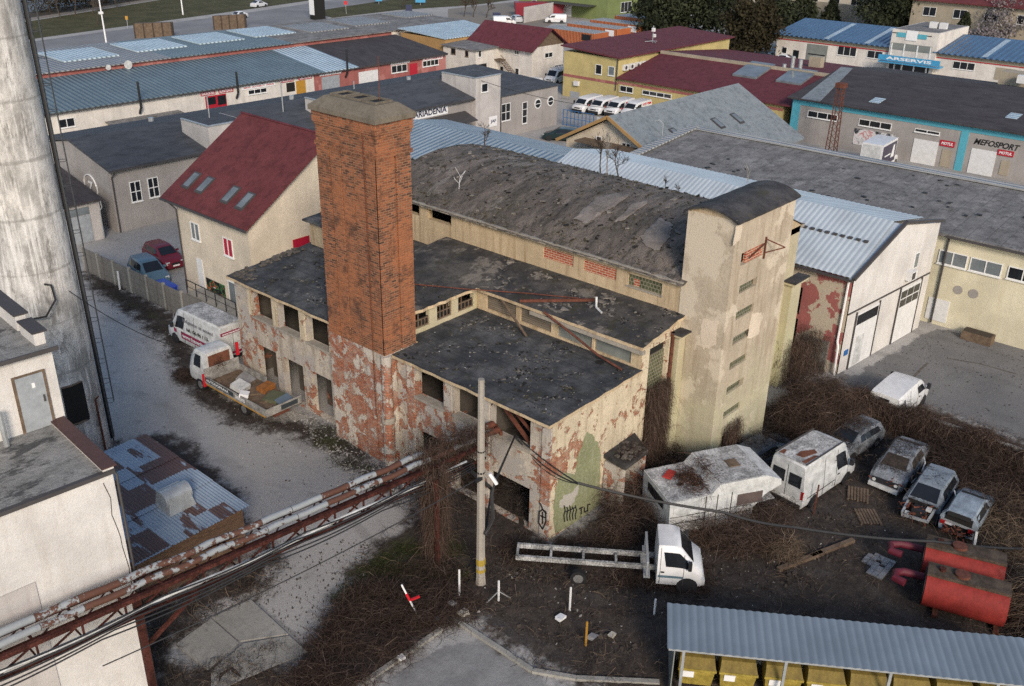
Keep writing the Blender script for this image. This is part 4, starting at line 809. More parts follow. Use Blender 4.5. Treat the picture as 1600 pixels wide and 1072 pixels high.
b = MB().m(M['white_render']); b.hexa([(99.2, 125, 0), (109.4, 122.4, 0), (126.6, 122.4, 0), (126.6, 139.5, 0), (99.2, 139.5, 0)], [(99.2, 125, 5.3), (109.4, 122.4, 5.3), (126.6, 122.4, 5.3), (126.6, 139.5, 5.3), (99.2, 139.5, 5.3)]); b.build('wall', T3); b = MB().m(M['flatroof']); b.slab([(98.9, 124.7, 5.45), (109.2, 122, 5.45), (127, 122, 5.45), (127, 140, 5.45), (98.9, 140, 5.45)], .14); b.build('roof', T3)
for px, py in ((637, 23),): q = G(px, py, 5.5); b = MB().m(M['greyteal']); b.box((q[0] - 3.2, q[1] - 3.4, 5.4), (q[0] + 3.2, q[1] + 3.4, 5.65)); b.build('rooflight', T3)
for i, (px, py) in enumerate(((122, 84), (232, 70), (325, 59), (408, 49), (493, 42), (560, 33))):
    q = G(px, py, 7.75); b = MB().m(M['paleblue'] if i < 4 else M['greyteal']); dx = 3.4
    z = lambda y: 7.4 + (y - r2 + .4) * .0252; y0, y1 = max(q[1] - 3.4, r2 + .6), max(q[1] - 3.4, r2 + .6) + 6.8; b.hexa([(q[0] - dx, y0, z(y0) - .05), (q[0] + dx, y0, z(y0) - .05), (q[0] + dx, y1, z(y1) - .05), (q[0] - dx, y1, z(y1) - .05)], [(q[0] - dx, y0, z(y0) + .15), (q[0] + dx, y0, z(y0) + .15), (q[0] + dx, y1, z(y1) + .15), (q[0] - dx, y1, z(y1) + .15)]); b.build('rooflight', T2)
for i, (px, py, r) in enumerate(((199, 101, .5), (168, 105, .32))):
    q = onY(px, py, r2 - .9); d = thing('satellite_dish', ['large white satellite dish on the dusty red upper wall', 'small white satellite dish left of the larger one'][i], 'dish', (q[0], r2 - .42, q[2])); b = MB().m(M['white_dirty']); b.smooth = True
    rings = [[(q[0] + math.cos(a * math.tau / 16) * r * t, r2 - 1.0 + .18 * (1 - t * t) - .1, q[2] + math.sin(a * math.tau / 16) * r * t) for a in range(16)] for t in (1, .8, .5, .15)]; b.loft(rings); b.build('reflector', d); b = MB().m(M['galv']); b.bar((q[0], r2 - .9, q[2]), (q[0], r2 - .003, q[2] - .3), .06); b.build('bracket', d)
# ochre sided hall with pale blue roof
O = thing('pale_blue_roof_hall', 'ochre sided hall with a flat pale blue sheet roof', 'building', (108.9, 110.3, 0))
b = MB().m(M['orange_wall']); b.box((108.9, 110.4, 0), (121, 120.5, 5.2)); b.build('wall', O); slabroof(O, [(108.7, 110.2, 5.35), (122, 110.2, 5.35), (124, 121, 5.9), (108.7, 121, 5.9)], .12, M['paleblue'])
# white house with outside stair
V = thing('stair_house', 'white house with maroon roof and rusty outside staircase', 'house', (113.7, 96.8, 0))
b = MB().m(M['white_render']); b.box((113.7, 96.8, 0), (121.2, 109.6, 4.95)); b.m(M['wood']); b.add([(113.7, 96.8, 4.95), (121.2, 96.8, 4.95), (117.5, 96.8, 7.3), (113.7, 109.6, 4.95), (121.2, 109.6, 4.95), (117.5, 109.6, 7.3)], [(0, 1, 2), (3, 5, 4)]); b.build('wall', V)
b = MB().m(M['maroon']); b.slab([(112.9, 96, 4.55), (117.5, 96, 7.5), (117.5, 110, 7.5), (112.9, 110, 4.55)], .12); b.slab([(117.5, 96, 7.498), (121.9, 96, 4.7), (121.9, 110, 4.7), (117.5, 110, 7.498)], .12); b.build('roof', V)
body(V, 108.3, 103.3, 113.69, 110.2, 4.4, M['white_render'], 'side_wing'); slabroof(V, [(107.9, 102.8, 4.5), (113.69, 102.8, 4.6), (113.69, 110.4, 4.8), (107.9, 110.4, 4.6)], .1, M['flatroof'], 'wing_roof')
wx(V, 108.3, (705, 75), (712, 85), 1, 1, fm=M['wood']); wx(V, 108.3, (727, 79), (732, 89), 1, 1, fm=M['wood']); wy(V, 103.3, (747, 79), (752, 89), 1, 1); px_panel(V, 'y', 103.3, (741, 102), (760, 112), M['dark'], 'gate', .04)
wx(V, 113.7, (804, 78), (811, 86), 2, 1); wx(V, 113.7, (805, 106), (811, 119), 1, 1); px_panel(V, 'x', 113.7, (782, 104), (786, 117), M['dark'], 'door', .05); wy(V, 96.8, (851, 83), (863, 89), 2, 1); wy(V, 96.8, (866, 102), (879, 112), 2, 1)
b = MB().m(M['wood']); q = onX(768, 100, 113.2); b.box((112.4, q[1] - 2.5, 2.6), (113.68, q[1], 2.75)); b.box((112.45, q[1] - .3, 2.76), (113.68, q[1] - .2, 4.6))
for i in range(11): b.box((112.5, q[1] - 2.75 - i * .3, 2.45 - i * .23), (113.5, q[1] - 2.5 - i * .3, 2.5 - i * .23))
b.bar((112.5, q[1] - 2.5, 3.5), (112.5, q[1] - 5.8, 1.0), .06); b.bar((112.5, q[1] - 2.5, 2.5), (112.5, q[1] - 5.8, .0), .1); b.build('staircase', V)
# yellow building and maroon roofs
yx = 109.0
Y_ = thing('yellow_building', 'yellow two-storey office block with maroon roof and row of wall coolers', 'building', (yx, 77.5, 0))
body(Y_, yx, 77.5, 138, 86.9, 6.15, M['yellow_render']); slabroof(Y_, [(yx - .5, 77.0, 6.4), (138.6, 77.0, 6.4), (138.6, 87.2, 7.0), (yx - .5, 87.2, 7.0)], .18, M['maroon'])
b = MB().m(M['pink']); b.box((yx - .04, 77.45, 2.75), (yx - .002, 86.9, 3.1)); b.build('wall_band', Y_)
wx(Y_, yx, (931, 100), (940, 117), 1, 1); wx(Y_, yx, (951, 103), (960, 119), 1, 1, gm=M['glass_lt']); px_panel(Y_, 'x', yx, (891, 142), (905, 158), M['door_grey'], 'gate', .04)
b = MB().m(M['trim']); b.tube([(yx - .1, 77.6, 6.2), (yx - .1, 77.7, 2)], .08, 6); b.build('downpipe', Y_)
for i in range(6):
    q = onY(977 + i * 9.5, 96.5 - i * 1.5, 77.4); b = MB().m(M['white']); b.box((q[0] - .45, 77.1, 4.55), (q[0] + .45, 77.49, 5.3)); f = b.build('wall_cooler', Y_); b = MB().m(M['trim']); b.smooth = True; b.cyl((q[0] - .1, 77.1, 4.92), (q[0] - .1, 77.08, 4.92), .27, 12); b.build('fan_grille', f)
b = MB().m(M['white']); q = onX(902, 130, yx); b.box((yx - .4, q[1] - .4, q[2] - .3), (yx - .003, q[1] + .4, q[2] + .3)); b.build('wall_cooler', Y_)
b = MB().m(M['galv']); b.cyl((122, 81, 6.5), (122, 81, 9), .06, 6)
for k in range(3): b.bar((122, 81, 6.9), (122 + 1.1 * math.cos(k * 2.1), 81 + 1.1 * math.sin(k * 2.1), 6.75), .08)
b.m(M['white']); b.box((121.7, 80.7, 8.2), (122.1, 81.1, 8.7)); b.box((122.1, 80.8, 7.4), (122.5, 81.2, 7.8)); b.build('antenna_mast', Y_)
Z_ = thing('maroon_workshop', 'low yellow workshop with wide maroon roof, skylights and silver flues', 'building', (yx, 52, 0))
body(Z_, yx, 53, 135, 77.4, 3.6, M['yellow_render']); b = MB().m(M['maroon']); b.slab([(yx - .5, 51.5, 3.8), (118, 51.5, 6.0), (118, 76.9, 6.0), (yx - .5, 77.4, 3.8)], .15); b.slab([(118.3, 51.5, 6.3), (136, 51.5, 4.8), (136, 76.9, 4.8), (118.3, 76.9, 6.3)], .15); b.m(M['tan']); b.box((118.0, 51.5, 5.9), (118.3, 76.9, 6.4)); b.build('roof', Z_)
b = MB().m(M['pink']); b.box((yx - .04, 53, 2.95), (yx - .002, 77.3, 3.25)); b.build('wall_band', Z_)
wx(Z_, yx, (969, 133), (989, 146), 2, 1); wx(Z_, yx, (1004, 140), (1049, 155), 4, 1)
for px, py, w_, l_ in ((1177, 117, 3.4, 2.4), (1244, 127, 3.4, 2.2)):
    q = G(px, py, 5.2); z = lambda x: 3.8 + (x - yx + .5) * .2316; b = MB().m(M['glass_lt']); b.hexa([(q[0] - l_, q[1] - w_ / 2, z(q[0] - l_)), (q[0] + l_, q[1] - w_ / 2, z(q[0] + l_)), (q[0] + l_, q[1] + w_ / 2, z(q[0] + l_)), (q[0] - l_, q[1] + w_ / 2, z(q[0] - l_))], [(q[0] - l_, q[1] - w_ / 2, z(q[0] - l_) + .25), (q[0] + l_, q[1] - w_ / 2, z(q[0] + l_) + .25), (q[0] + l_, q[1] + w_ / 2, z(q[0] + l_) + .25), (q[0] - l_, q[1] + w_ / 2, z(q[0] - l_) + .25)]); b.build('skylight', Z_)
b = MB().m(M['galv']); q = G(1236, 118, 5.4)
for k, h in enumerate((1.6, 2.6, 2.2)): b.cyl((q[0] - .6 + k * .6, q[1] + .8 - k * .8, 4.9), (q[0] - .6 + k * .6, q[1] + .8 - k * .8, 5.2 + h), .25, 10)
b.build('flue', Z_); b = MB().m(M['tan']); q = G(1275, 103, 5.8); b.box((q[0] - .6, q[1] - .8, 5.3), (q[0] + .6, q[1] + .8, 7.0)); b.build('roof_chimney', Z_)

# pale gable house and dusty blue hall
A = thing('grey_gable_house', 'house with wide light grey gable roof and peach gable boards', 'house', (75, 53.9, 0))
b = MB().m(M['cream_house']); b.box((75.3, 48.6, 0), (98, 59.3, 4.2)); b.add([(75.3, 48.6, 4.2), (75.3, 59.3, 4.2), (75.3, 53.9, 7.1), (98, 48.6, 4.2), (98, 59.3, 4.2), (98, 53.9, 7.1)], [(0, 1, 2), (3, 5, 4)]); b.build('wall', A)
b = MB().m(M['lightgreyroof']); b.slab([(74.6, 45.2, 2.75), (99, 45.2, 2.75), (99, 53.9, 7.4), (74.6, 53.9, 7.4)], .16); b.slab([(74.6, 53.9, 7.398), (99, 53.9, 7.398), (99, 60, 4.2), (74.6, 60, 4.2)], .16); rf = b.build('roof', A)
b = MB().m(M['orange_wall']); b.bar((74.5, 60, 4.1), (74.5, 53.9, 7.3), .12, .3); b.bar((74.5, 53.9, 7.3), (74.5, 45.2, 2.65), .12, .3); b.build('barge_board', A)
b = MB().m(M['wood']); b.box((73.6, 50.2, 4.6), (75.29, 57, 4.75)); b.box((73.6, 50.2, 3.4), (73.68, 54, 4.6)); b.build('balcony', A); wx(A, 75.3, (932, 212), (940, 226), 1, 1); wx(A, 75.3, (972, 222), (985, 236), 2, 1)
for px, py in ((1057, 210), (1122, 194), (1152, 186)):
    for k in range(160):
        Yq = 45.5 + k * .05; q = onY(px, py, Yq)
        if q[2] < 2.75 + (Yq - 45.2) * .534: break
    X, Yq = q[0], q[1]; z = lambda d: 2.75 + (Yq + d - 45.2) * .534; b = MB().m(M['trim']); b.hexa([(X - .45, Yq - .7, z(-.7)), (X + .45, Yq - .7, z(-.7)), (X + .45, Yq + .7, z(.7)), (X - .45, Yq + .7, z(.7))], [(X - .45, Yq - .7, z(-.7) + .12), (X + .45, Yq - .7, z(-.7) + .12), (X + .45, Yq + .7, z(.7) + .12), (X - .45, Yq + .7, z(.7) + .12)]); b.m(M['glass_lt']); b.hexa([(X - .3, Yq - .55, z(-.55) + .1), (X + .3, Yq - .55, z(-.55) + .1), (X + .3, Yq + .55, z(.55) + .1), (X - .3, Yq + .55, z(.55) + .1)], [(X - .3, Yq - .55, z(-.55) + .14), (X + .3, Yq - .55, z(-.55) + .14), (X + .3, Yq + .55, z(.55) + .14), (X - .3, Yq + .55, z(.55) + .14)]); b.build('skylight', rf)
b = MB().m(M['galv']); q = G(1032, 240, 4.5); b.tube([(q[0], q[1], 3.5), (q[0], q[1], 7.3), (q[0] - .2, q[1] + .3, 7.6), (q[0] - .5, q[1] + .6, 7.5)], .06, 6); b.build('cable_mast', A)
def corr(b, x0, x1, y0, y1, zf, pitch, amp, axis, n_len=1):      # corrugated sheet: waves across `axis`
    a0, a1 = (x0, x1) if axis == 'x' else (y0, y1); k = int(abs(a1 - a0) / pitch * 6); c0, c1 = (y0, y1) if axis == 'x' else (x0, x1); vs = []
    for i in range(k + 1):
        u = a0 + (a1 - a0) * i / k; d = amp * math.sin(u * math.tau / pitch)
        for j in range(n_len + 1):
            v = c0 + (c1 - c0) * j / n_len; x, y = (u, v) if axis == 'x' else (v, u); vs.append((x, y, zf(x, y) + d))
    b.smooth = True; b.add(vs, [(i * (n_len + 1) + j, (i + 1) * (n_len + 1) + j, (i + 1) * (n_len + 1) + j + 1, i * (n_len + 1) + j + 1) for i in range(k) for j in range(n_len)]); b.smooth = False
D = thing('dusty_blue_hall', 'low hall with dusty blue corrugated roof behind the barrel vault', 'hall', (57, 46.6, 0))
body(D, 57, 46.6, 67.5, 69, 5.2, M['grey_render']); b = MB().m(M['dustyblue']); zf = lambda x, y: 6.35 - abs(x - 63.4) * .15
b.slab([(56.5, 46.5, 5.3), (63.4, 46.5, 6.35), (63.4, 69.3, 6.35), (56.5, 69.3, 5.3)], .1); b.slab([(63.4, 46.5, 6.348), (68.3, 46.5, 5.6), (68.3, 69.3, 5.6), (63.4, 69.3, 6.348)], .1); b.build('roof', D)
b = MB().m(M['galv']); b.slab([(56.5, 45.4, 5.5), (63.3, 45.4, 6.55), (63.3, 46.45, 6.55), (56.5, 46.45, 5.5)], .1); b.build('parapet_flashing', D)
# white gabled hall with light blue corrugated roof
P0, P1 = (53.25, 19.94), (63.9, 18.98)
B_ = thing('blue_roof_hall', 'white gabled workshop hall with bright light blue corrugated roof', 'hall', (*P0, 0))
def gyx(x): return P0[1] + (x - P0[0]) * (P1[1] - P0[1]) / (P1[0] - P0[0])
xr = 58.5; ze, zr, zq = 6.3, 8.5, 7.5; Yb = 45.3
b = MB().m(M['nearwhite']); b.poly([(53.25, gyx(53.25), 0), (63.9, gyx(63.9), 0), (63.9, gyx(63.9), zq), (xr, gyx(xr), zr), (53.25, gyx(53.25), ze)]); b.build('gable_wall', B_)
b = MB().m(M['pinkpeel']); b.wall('x', 53.27, P0[1] + .1, Yb, 0, ze, .3, [(23.0, 23.9, 3.1, 4.9), (23.0, 24.0, .9, 2.8)], M['ruin_in']); b.build('side_wall', B_); b = MB().m(M['nearwhite']); b.box((63.6, P1[1] + .3, 0), (63.88, Yb, zq - .1)); b.box((53.6, Yb - .3, 0), (63.6, Yb, 6.4)); b.build('back_wall', B_)
b = MB().m(M['bluehall']); b.cur = 0
k_ = 1
def zb(x, y): return ze + .12 + (x - 53.0) / (xr - 53.0) * (zr - ze) if x <= xr else zr + .12 - (x - xr) / (63.9 - xr) * (zr - zq)
corr(b, 53.0, xr, 20.1, Yb + .1, zb, .36, .016, 'y'); corr(b, xr, 63.9, 20.1, Yb + .1, zb, .36, .016, 'y'); b.slab([(52.95, gyx(53) - .02, ze + .05), (xr, gyx(xr) - .02, zr + .05), (xr, 20.15, zr + .05), (52.95, 20.15, ze + .05)], .03); rf = b.build('roof', B_)
b = MB().m(M['trim']); b.bar((52.9, gyx(53) - .12, ze + .1), (xr, gyx(xr) - .12, zr + .22), .22, .16); b.bar((xr, gyx(xr) - .12, zr + .22), (63.95, gyx(63.9) - .12, zq + .2), .22, .16); b.bar((52.9, 19.9, ze - .02), (52.9, Yb, ze - .02), .14, .14); b.build('verge_trim', B_)
for i in range(48): y = 20.6 + i * .5; b = MB().m(M['trim']); b.box((56.05, y, zb(56.05, y) + .03), (56.25, y + .26, zb(56.25, y) + .075)); b.build('snow_guard', rf)
def gpanel(parent, u0, u1, z0, z1, mat, name, d=.06):          # on the skewed gable wall, u = distance from its left corner
    dx, dy = (P1[0] - P0[0]), (P1[1] - P0[1]); L_ = math.hypot(dx, dy); ux, uy = dx / L_, dy / L_; nx_, ny_ = uy, -ux
    q = lambda u, dd, z: (P0[0] + ux * u + nx_ * dd, P0[1] + uy * u + ny_ * dd, z); b = MB().m(mat)
    b.hexa([q(u0, .003, z0), q(u1, .003, z0), q(u1, d, z0), q(u0, d, z0)], [q(u0, .003, z1), q(u1, .003, z1), q(u1, d, z1), q(u0, d, z1)]); return b.build(name, parent)
for u0, u1, z1 in ((1.15, 3.9, 3.75), (6.7, 9.5, 3.85)):
    gpanel(B_, u0 - .12, u0, .02, z1 + .12, M['trim'], 'door_frame', .08); gpanel(B_, u1, u1 + .12, .02, z1 + .12, M['trim'], 'door_frame', .08)
    d_ = gpanel(B_, u0, u1, .02, z1, M['door_white'], 'gate', .05)
    if u0 < 2: gpanel(B_, u0 + .1, u1 - .1, 2.95, 3.6, M['glass'], 'gate_window', .07); gpanel(B_, 1.6, 2.5, .1, 2.1, M['white_dirty'], 'wicket_door', .07)
    else:
        for r in range(2):
            for c in range(3): gpanel(B_, u0 + .15 + c * .87, u0 + .92 + c * .87, 2.55 + r * .6, 3.05 + r * .6, M['glass'], 'gate_window', .07)
gpanel(B_, .0, 10.65, 3.98, 4.08, M['trim'], 'wall_joint', .05); gpanel(B_, 7.75, 8.35, 5.0, 6.1, M['frame'], 'window', .05); gpanel(B_, 7.83, 8.27, 5.08, 6.02, M['glass_lt'], 'window_pane', .065); gpanel(B_, 6.95, 7.75, 4.45, 5.05, M['white'], 'air_conditioner', .4); gpanel(B_, 7.05, 7.5, 4.52, 4.98, M['trim'], 'fan_grille', .41); gpanel(B_, .35, .8, 1.15, 1.5, flat('blue_plate', (.02, .12, .35), .4), 'house_plate', .05)
panel(B_, 'x', 53.27, 20.75, 22.4, 0, 1.95, M['greypanel'], 'side_door', .25); b = MB().m(M['signwhite']); b.tube([(53.15, 20.2, 6.2), (53.15, 20.25, 2.2), (53.0, 20.1, 1.9), (53.0, 20.05, 0)], .07, 6); b.build('downpipe', B_)
# cream workshop with old grey flat roof
E_ = thing('cream_workshop', 'pale yellow workshop with wide patched old grey roof', 'building', (65.2, 5, 0))
ex = 65.2
body(E_, ex, 2, 77, 44, 6.4, M['paleyellow']); b = MB().m(M['flatroof']); b.slab([(ex - .35, 2, 6.55), (77.2, 2, 7.4), (75.6, 45.2, 7.55), (66.4, 45.2, 6.7), (ex - .35, 19, 6.55)], .2); rf = b.build('roof', E_)
b = MB().m(M['containertop']); b.slab([(66.3, 44.6, 6.9), (75.6, 44.6, 7.75), (75.6, 45.5, 7.75), (66.3, 45.5, 6.9)], .12); b.m(M['containertop']); b.slab([(76.4, 2, 7.5), (77.3, 2, 7.56), (75.9, 45.5, 7.72), (75.1, 45.5, 7.66)], .1); b.build('ridge_flashing', rf)
b = MB().m(M['trim']); b.bar((ex - .42, 2, 6.4), (ex - .42, 18.7, 6.4), .14, .14); b.tube([(ex - .1, 18.6, 6.3), (ex - .1, 18.6, .1)], .07, 6); b.build('gutter', E_)
for p, q, g_ in (((1469, 389), (1509, 421), 'glass_lt'), ((1518, 401), (1563, 434), 'glass_lt'), ((1577, 415), (1620, 446), 'glass')): wx(E_, ex, p, q, 2, 1, gm=M[g_])
px_panel(E_, 'x', ex, (1452, 463), (1477, 505), M['door_white'], 'door', .05)
for px, py, r in ((1497, 453, .3), (1521, 459, .32)): q = onX(px, py, ex); b = MB().m(M['grey_render']); b.cyl((ex - .03, q[1], q[2]), (ex - .002, q[1], q[2]), r, 14); b.build('wall_patch', E_)
b = MB().m(M['cable']); r = random.Random(3)
for i in range(46): x, y = r.uniform(66, 75), r.uniform(4, 44); z = 6.62 + (x - ex + .35) * .071; a = r.uniform(0, 3); l = r.uniform(.15, .5); b.bar((x, y, z), (x + l * math.cos(a), y + l * math.sin(a), z + .03), r.uniform(.12, .3), .05)
b.build('torn_felt_scrap', rf)
BX = thing('concrete_trough', 'low brown planter box by the pale yellow wall', 'planter', (64.2, 15.2, 0)); b = MB().m(M['wood']); b.box((64.0, 14.3, 0), (64.9, 16.2, .6)); b.build('box', BX); b = MB().m(M['bank']); b.box((64.08, 14.4, .6), (64.82, 16.1, .64)); b.build('soil', BX)
# motorcycle shop
mx = 108.2
Q = thing('motor_shop', 'grey motorcycle shop with turquoise trim and brown-black roof', 'shop', (mx, 20, 0))
M['turq'] = flat('turquoise_paint', (.09, .36, .45), .5, 0, .4, .06)
body(Q, mx, 15, 132, 51.5, 4.75, M['grey_render']); slabroof(Q, [(mx - .6, 15, 5.0), (123.5, 15, 6.9), (121.5, 51.8, 6.9), (mx - .6, 52.0, 5.0)], .15, M['dfelt']); slabroof(Q, [(121.5, 51.8, 6.898), (123.5, 15, 6.898), (134, 15, 5.4), (134, 51.8, 5.4)], .15, M['dfelt'])
a = G(1252, 153, 5.1)[1]; e = G(1280, 158, 5.1)[1]; b = MB().m(M['lightgreyroof']); b.slab([(mx - .55, e, 5.06), (121.2, e + 2.4, 6.92), (121.2, a + 1.6, 6.92), (mx - .55, a, 5.06)], .05); b.build('roof_strip', Q)
b = MB().m(M['turq']); b.box((mx - .05, 15, 4.2), (mx - .002, 51.5, 4.72)); b.box((mx - .055, 50.5, 0), (mx - .002, 51.5, 4.2)); q = onX(1508, 210, mx)[1]; b.box((mx - .055, q - .4, 0), (mx - .002, q + .4, 4.2)); b.build('turquoise_trim', Q)
wx(Q, mx, (1263, 172), (1308, 190), 3, 1); wx(Q, mx, (1343, 185), (1392, 204), 3, 1); wx(Q, mx, (1430, 200), (1468, 212), 2, 1)
px_panel(Q, 'x', mx, (1429, 216), (1459, 262), M['door_white'], 'gate', .06); px_panel(Q, 'x', mx, (1519, 231), (1548, 280), M['door_white'], 'gate', .06); px_panel(Q, 'x', mx, (1473, 233), (1483, 262), M['tan'], 'door', .05); px_panel(Q, 'x', mx, (1565, 250), (1574, 275), M['tan'], 'door', .05)
n = NT('poster_print'); o_ = n.obj(); cr = n.n('ShaderNodeValToRGB'); n.set(cr.inputs[0], n.noise(.9, 5, .65, o_, .6))
for i_, (p_, c_) in enumerate(((.0, (.03, .03, .035)), (.40, (.04, .04, .045)), (.46, (.5, .5, .5)), (.52, (.66, .64, .62)), (.6, (.42, .10, .11)), (.64, (.62, .6, .58)))):
    el = cr.color_ramp.elements[i_] if i_ < 2 else cr.color_ramp.elements.new(p_); el.position = p_; el.color = (*c_, 1)
M['poster'] = n.out(cr.outputs[0], .5); px_panel(Q, 'x', mx, (1336, 200), (1394, 236), M['poster'], 'poster', .05, 'white poster printed with black and red motorcycle shapes')
sign(Q, 'x', mx, (1470, 218), (1491, 231), 'MOTUL', M['signred'], M['signwhite'], th=.5, tw=.8, shear=.2); sign(Q, 'x', mx, (1560, 233), (1583, 246), 'MOTUL', M['signred'], M['signwhite'], th=.5, tw=.8, shear=.2)
b = MB().m(M['inkblack']); p = onX(1522, 221, mx); q = onX(1594, 232, mx); add_text(b, 'MEFOSPORT', (mx - .02, p[1], p[2] - .25), (0, -1, 0), (0, 0, 1), p[1] - q[1], .62, .3); b.build('shop_lettering', Q)
b = MB().m(M['tan']); q = G(1595, 125, 6.5); b.box((q[0] - 1.2, q[1] - 1.5, 5.6), (q[0] + 1.2, q[1] + 2.2, 7.4)); b.build('roof_hut', Q); b = MB().m(M['white']); b.box((q[0] - 2.6, q[1] - 1.2, 6.5), (q[0] - 1.8, q[1] - .2, 7.4)); b.build('air_conditioner', Q)
for px, py in ((1585, 178), (1372, 151)): q = G(px, py, 5.9); b = MB().m(M['paleblue']); z = lambda x: 5.0 + (x - mx + .6) * .1242; b.slab([(q[0] - .9, q[1] - .6, z(q[0] - .9) + .1), (q[0] + .9, q[1] - .6, z(q[0] + .9) + .1), (q[0] + .9, q[1] + .6, z(q[0] + .9) + .1), (q[0] - .9, q[1] + .6, z(q[0] - .9) + .1)], .12); b.build('skylight', Q)
# car service with blue roofs
ax_ = 164.0
S = thing('car_service', 'white car service building with bright blue sheet roofs and central glazed tower', 'building', (ax_, 60, 0))
def ay(px): return onX(px, 80, ax_)[1]
yl, yt0, yt1 = ay(1212), ay(1391), ay(1465)
zz = lambda px, py: onX(px, py, ax_)[2]
zE = zz(1213, 52)
for y0, y1 in ((yt0, yl), (yt1 - 26, yt1)):
    body(S, ax_, y0, ax_ + 16, y1, zE - .1, M['white_render']); b = MB().m(M['blueroof']); b.slab([(ax_ - .7, y0, zE + .05), (ax_ + 11, y0, zE + 1.75), (ax_ + 11, y1 + .5, zE + 1.75), (ax_ - .7, y1 + .5, zE + .05)], .15); rf = b.build('roof', S)
    b = MB().m(M['tan']); b.box((ax_ - .06, y0, zE - .75), (ax_ - .002, y1, zE - .12)); b.m(M['signred']); b.box((ax_ - .065, y0, zE - .9), (ax_ - .002, y1, zE - .752)); b.build('fascia', S)
    for t in (.2, .55) if y0 == yt0 else (.72, .35):
        y = y0 + (y1 - y0) * t; b = MB().m(M['paleblue']); b.slab([(ax_ - .3, y - .4, zE + .14), (ax_ + 10.4, y - .4, zE + 1.7), (ax_ + 10.4, y + .4, zE + 1.7), (ax_ - .3, y + .4, zE + .14)], .04); b.build('roof_strip', rf)
zT = zz(1392, 44)
b = MB().m(M['white_render']); b.box((ax_ - .6, yt1, 0), (ax_ + 13, yt0, zT)); tw_ = b.build('tower', S); b = MB().m(M['flatroof']); b.box((ax_ - .2, yt1 + .3, zT), (ax_ + 12.8, yt0 - .3, zT + .04)); b.build('tower_roof', tw_)
cx_ = ax_ - .6
px_panel(tw_, 'x', cx_, (1395, 50), (1456, 58), M['trim'], 'clerestory', .04); px_panel(tw_, 'x', cx_, (1393, 66), (1455, 84), M['greypanel'], 'shop_window', .04, None); px_panel(tw_, 'x', cx_, (1390, 98), (1450, 115), M['glass'], 'shop_window', .04)
b = MB().m(M['signwhite']); q = onX(1425, 56, cx_); b.hexa([(cx_ - .12, q[1] - .9, q[2] - .75), (cx_ - .05, q[1] - .9, q[2] - .75), (cx_ - .05, q[1] + .9, q[2] - .75), (cx_ - .12, q[1] + .9, q[2] - .75)], [(cx_ - .12, q[1] - .9, q[2] + .75), (cx_ - .05, q[1] - .9, q[2] + .75), (cx_ - .05, q[1] + .9, q[2] + .75), (cx_ - .12, q[1] + .9, q[2] + .75)]); b.m(M['turq']); b.box((cx_ - .09, q[1] + .95, q[2] - .35), (cx_ - .045, q[1] + 2.4, q[2] + .35)); b.box((cx_ - .09, q[1] - 2.4, q[2] - .35), (cx_ - .045, q[1] - .95, q[2] + .35)); b.build('emblem', tw_)
for px in (1393, 1413, 1434, 1455): q = onX(px, 75, cx_); b = MB().m(M['frame']); b.box((cx_ - .07, q[1] - .1, zz(1393, 85)), (cx_ - .003, q[1] + .1, zz(1393, 66))); b.build('mullion', tw_)
for px in (1397, 1409, 1428, 1448): q = onX(px, 105, cx_); b = MB().m(M['frame']); b.box((cx_ - .07, q[1] - .12, 0), (cx_ - .003, q[1] + .12, zz(1395, 97))); b.build('mullion', tw_)
M['signblue'] = flat('sky_blue_sign', (.06, .30, .52), .4); sign(S, 'x', ax_ - 2.4, (1374, 84), (1468, 104), 'ARSERVIS', M['signblue'], M['signwhite'], 'fascia_sign', th=.56, tw=.74, d=.25)
b = MB().m(M['signblue']); a = onX(1374, 84, ax_ - 2.4); e = onX(1468, 104, ax_ - 2.4); b.box((ax_ - 2.39, e[1], a[2] - 1.25), (ax_ - .61, a[1], a[2] - 1.0)); b.build('sign_canopy', S)
wx(S, ax_, (1310, 71), (1337, 89), 3, 1); wx(S, ax_, (1356, 78), (1378, 93), 2, 1); wx(S, ax_, (1490, 95), (1522, 111), 3, 1); wx(S, ax_, (1222, 73), (1229, 84), 1, 1); px_panel(S, 'x', ax_, (1262, 68), (1290, 99), M['greypanel'], 'gate', .05); px_panel(S, 'x', ax_, (1263, 83), (1289, 88), M['glass'], 'gate_window', .08); px_panel(S, 'x', ax_, (1240, 78), (1247, 92), M['glass'], 'door', .05); px_panel(S, 'x', ax_, (1557, 105), (1585, 128), M['tan'], 'gate', .05)
for k in range(2): b = MB().m(M['white']); b.box((ax_ + 5, yt1 + 1.0 + k * 1.6, zT + .05), (ax_ + 5.6, yt1 + 2.2 + k * 1.6, zT + 1.0)); b.build('air_conditioner', tw_)
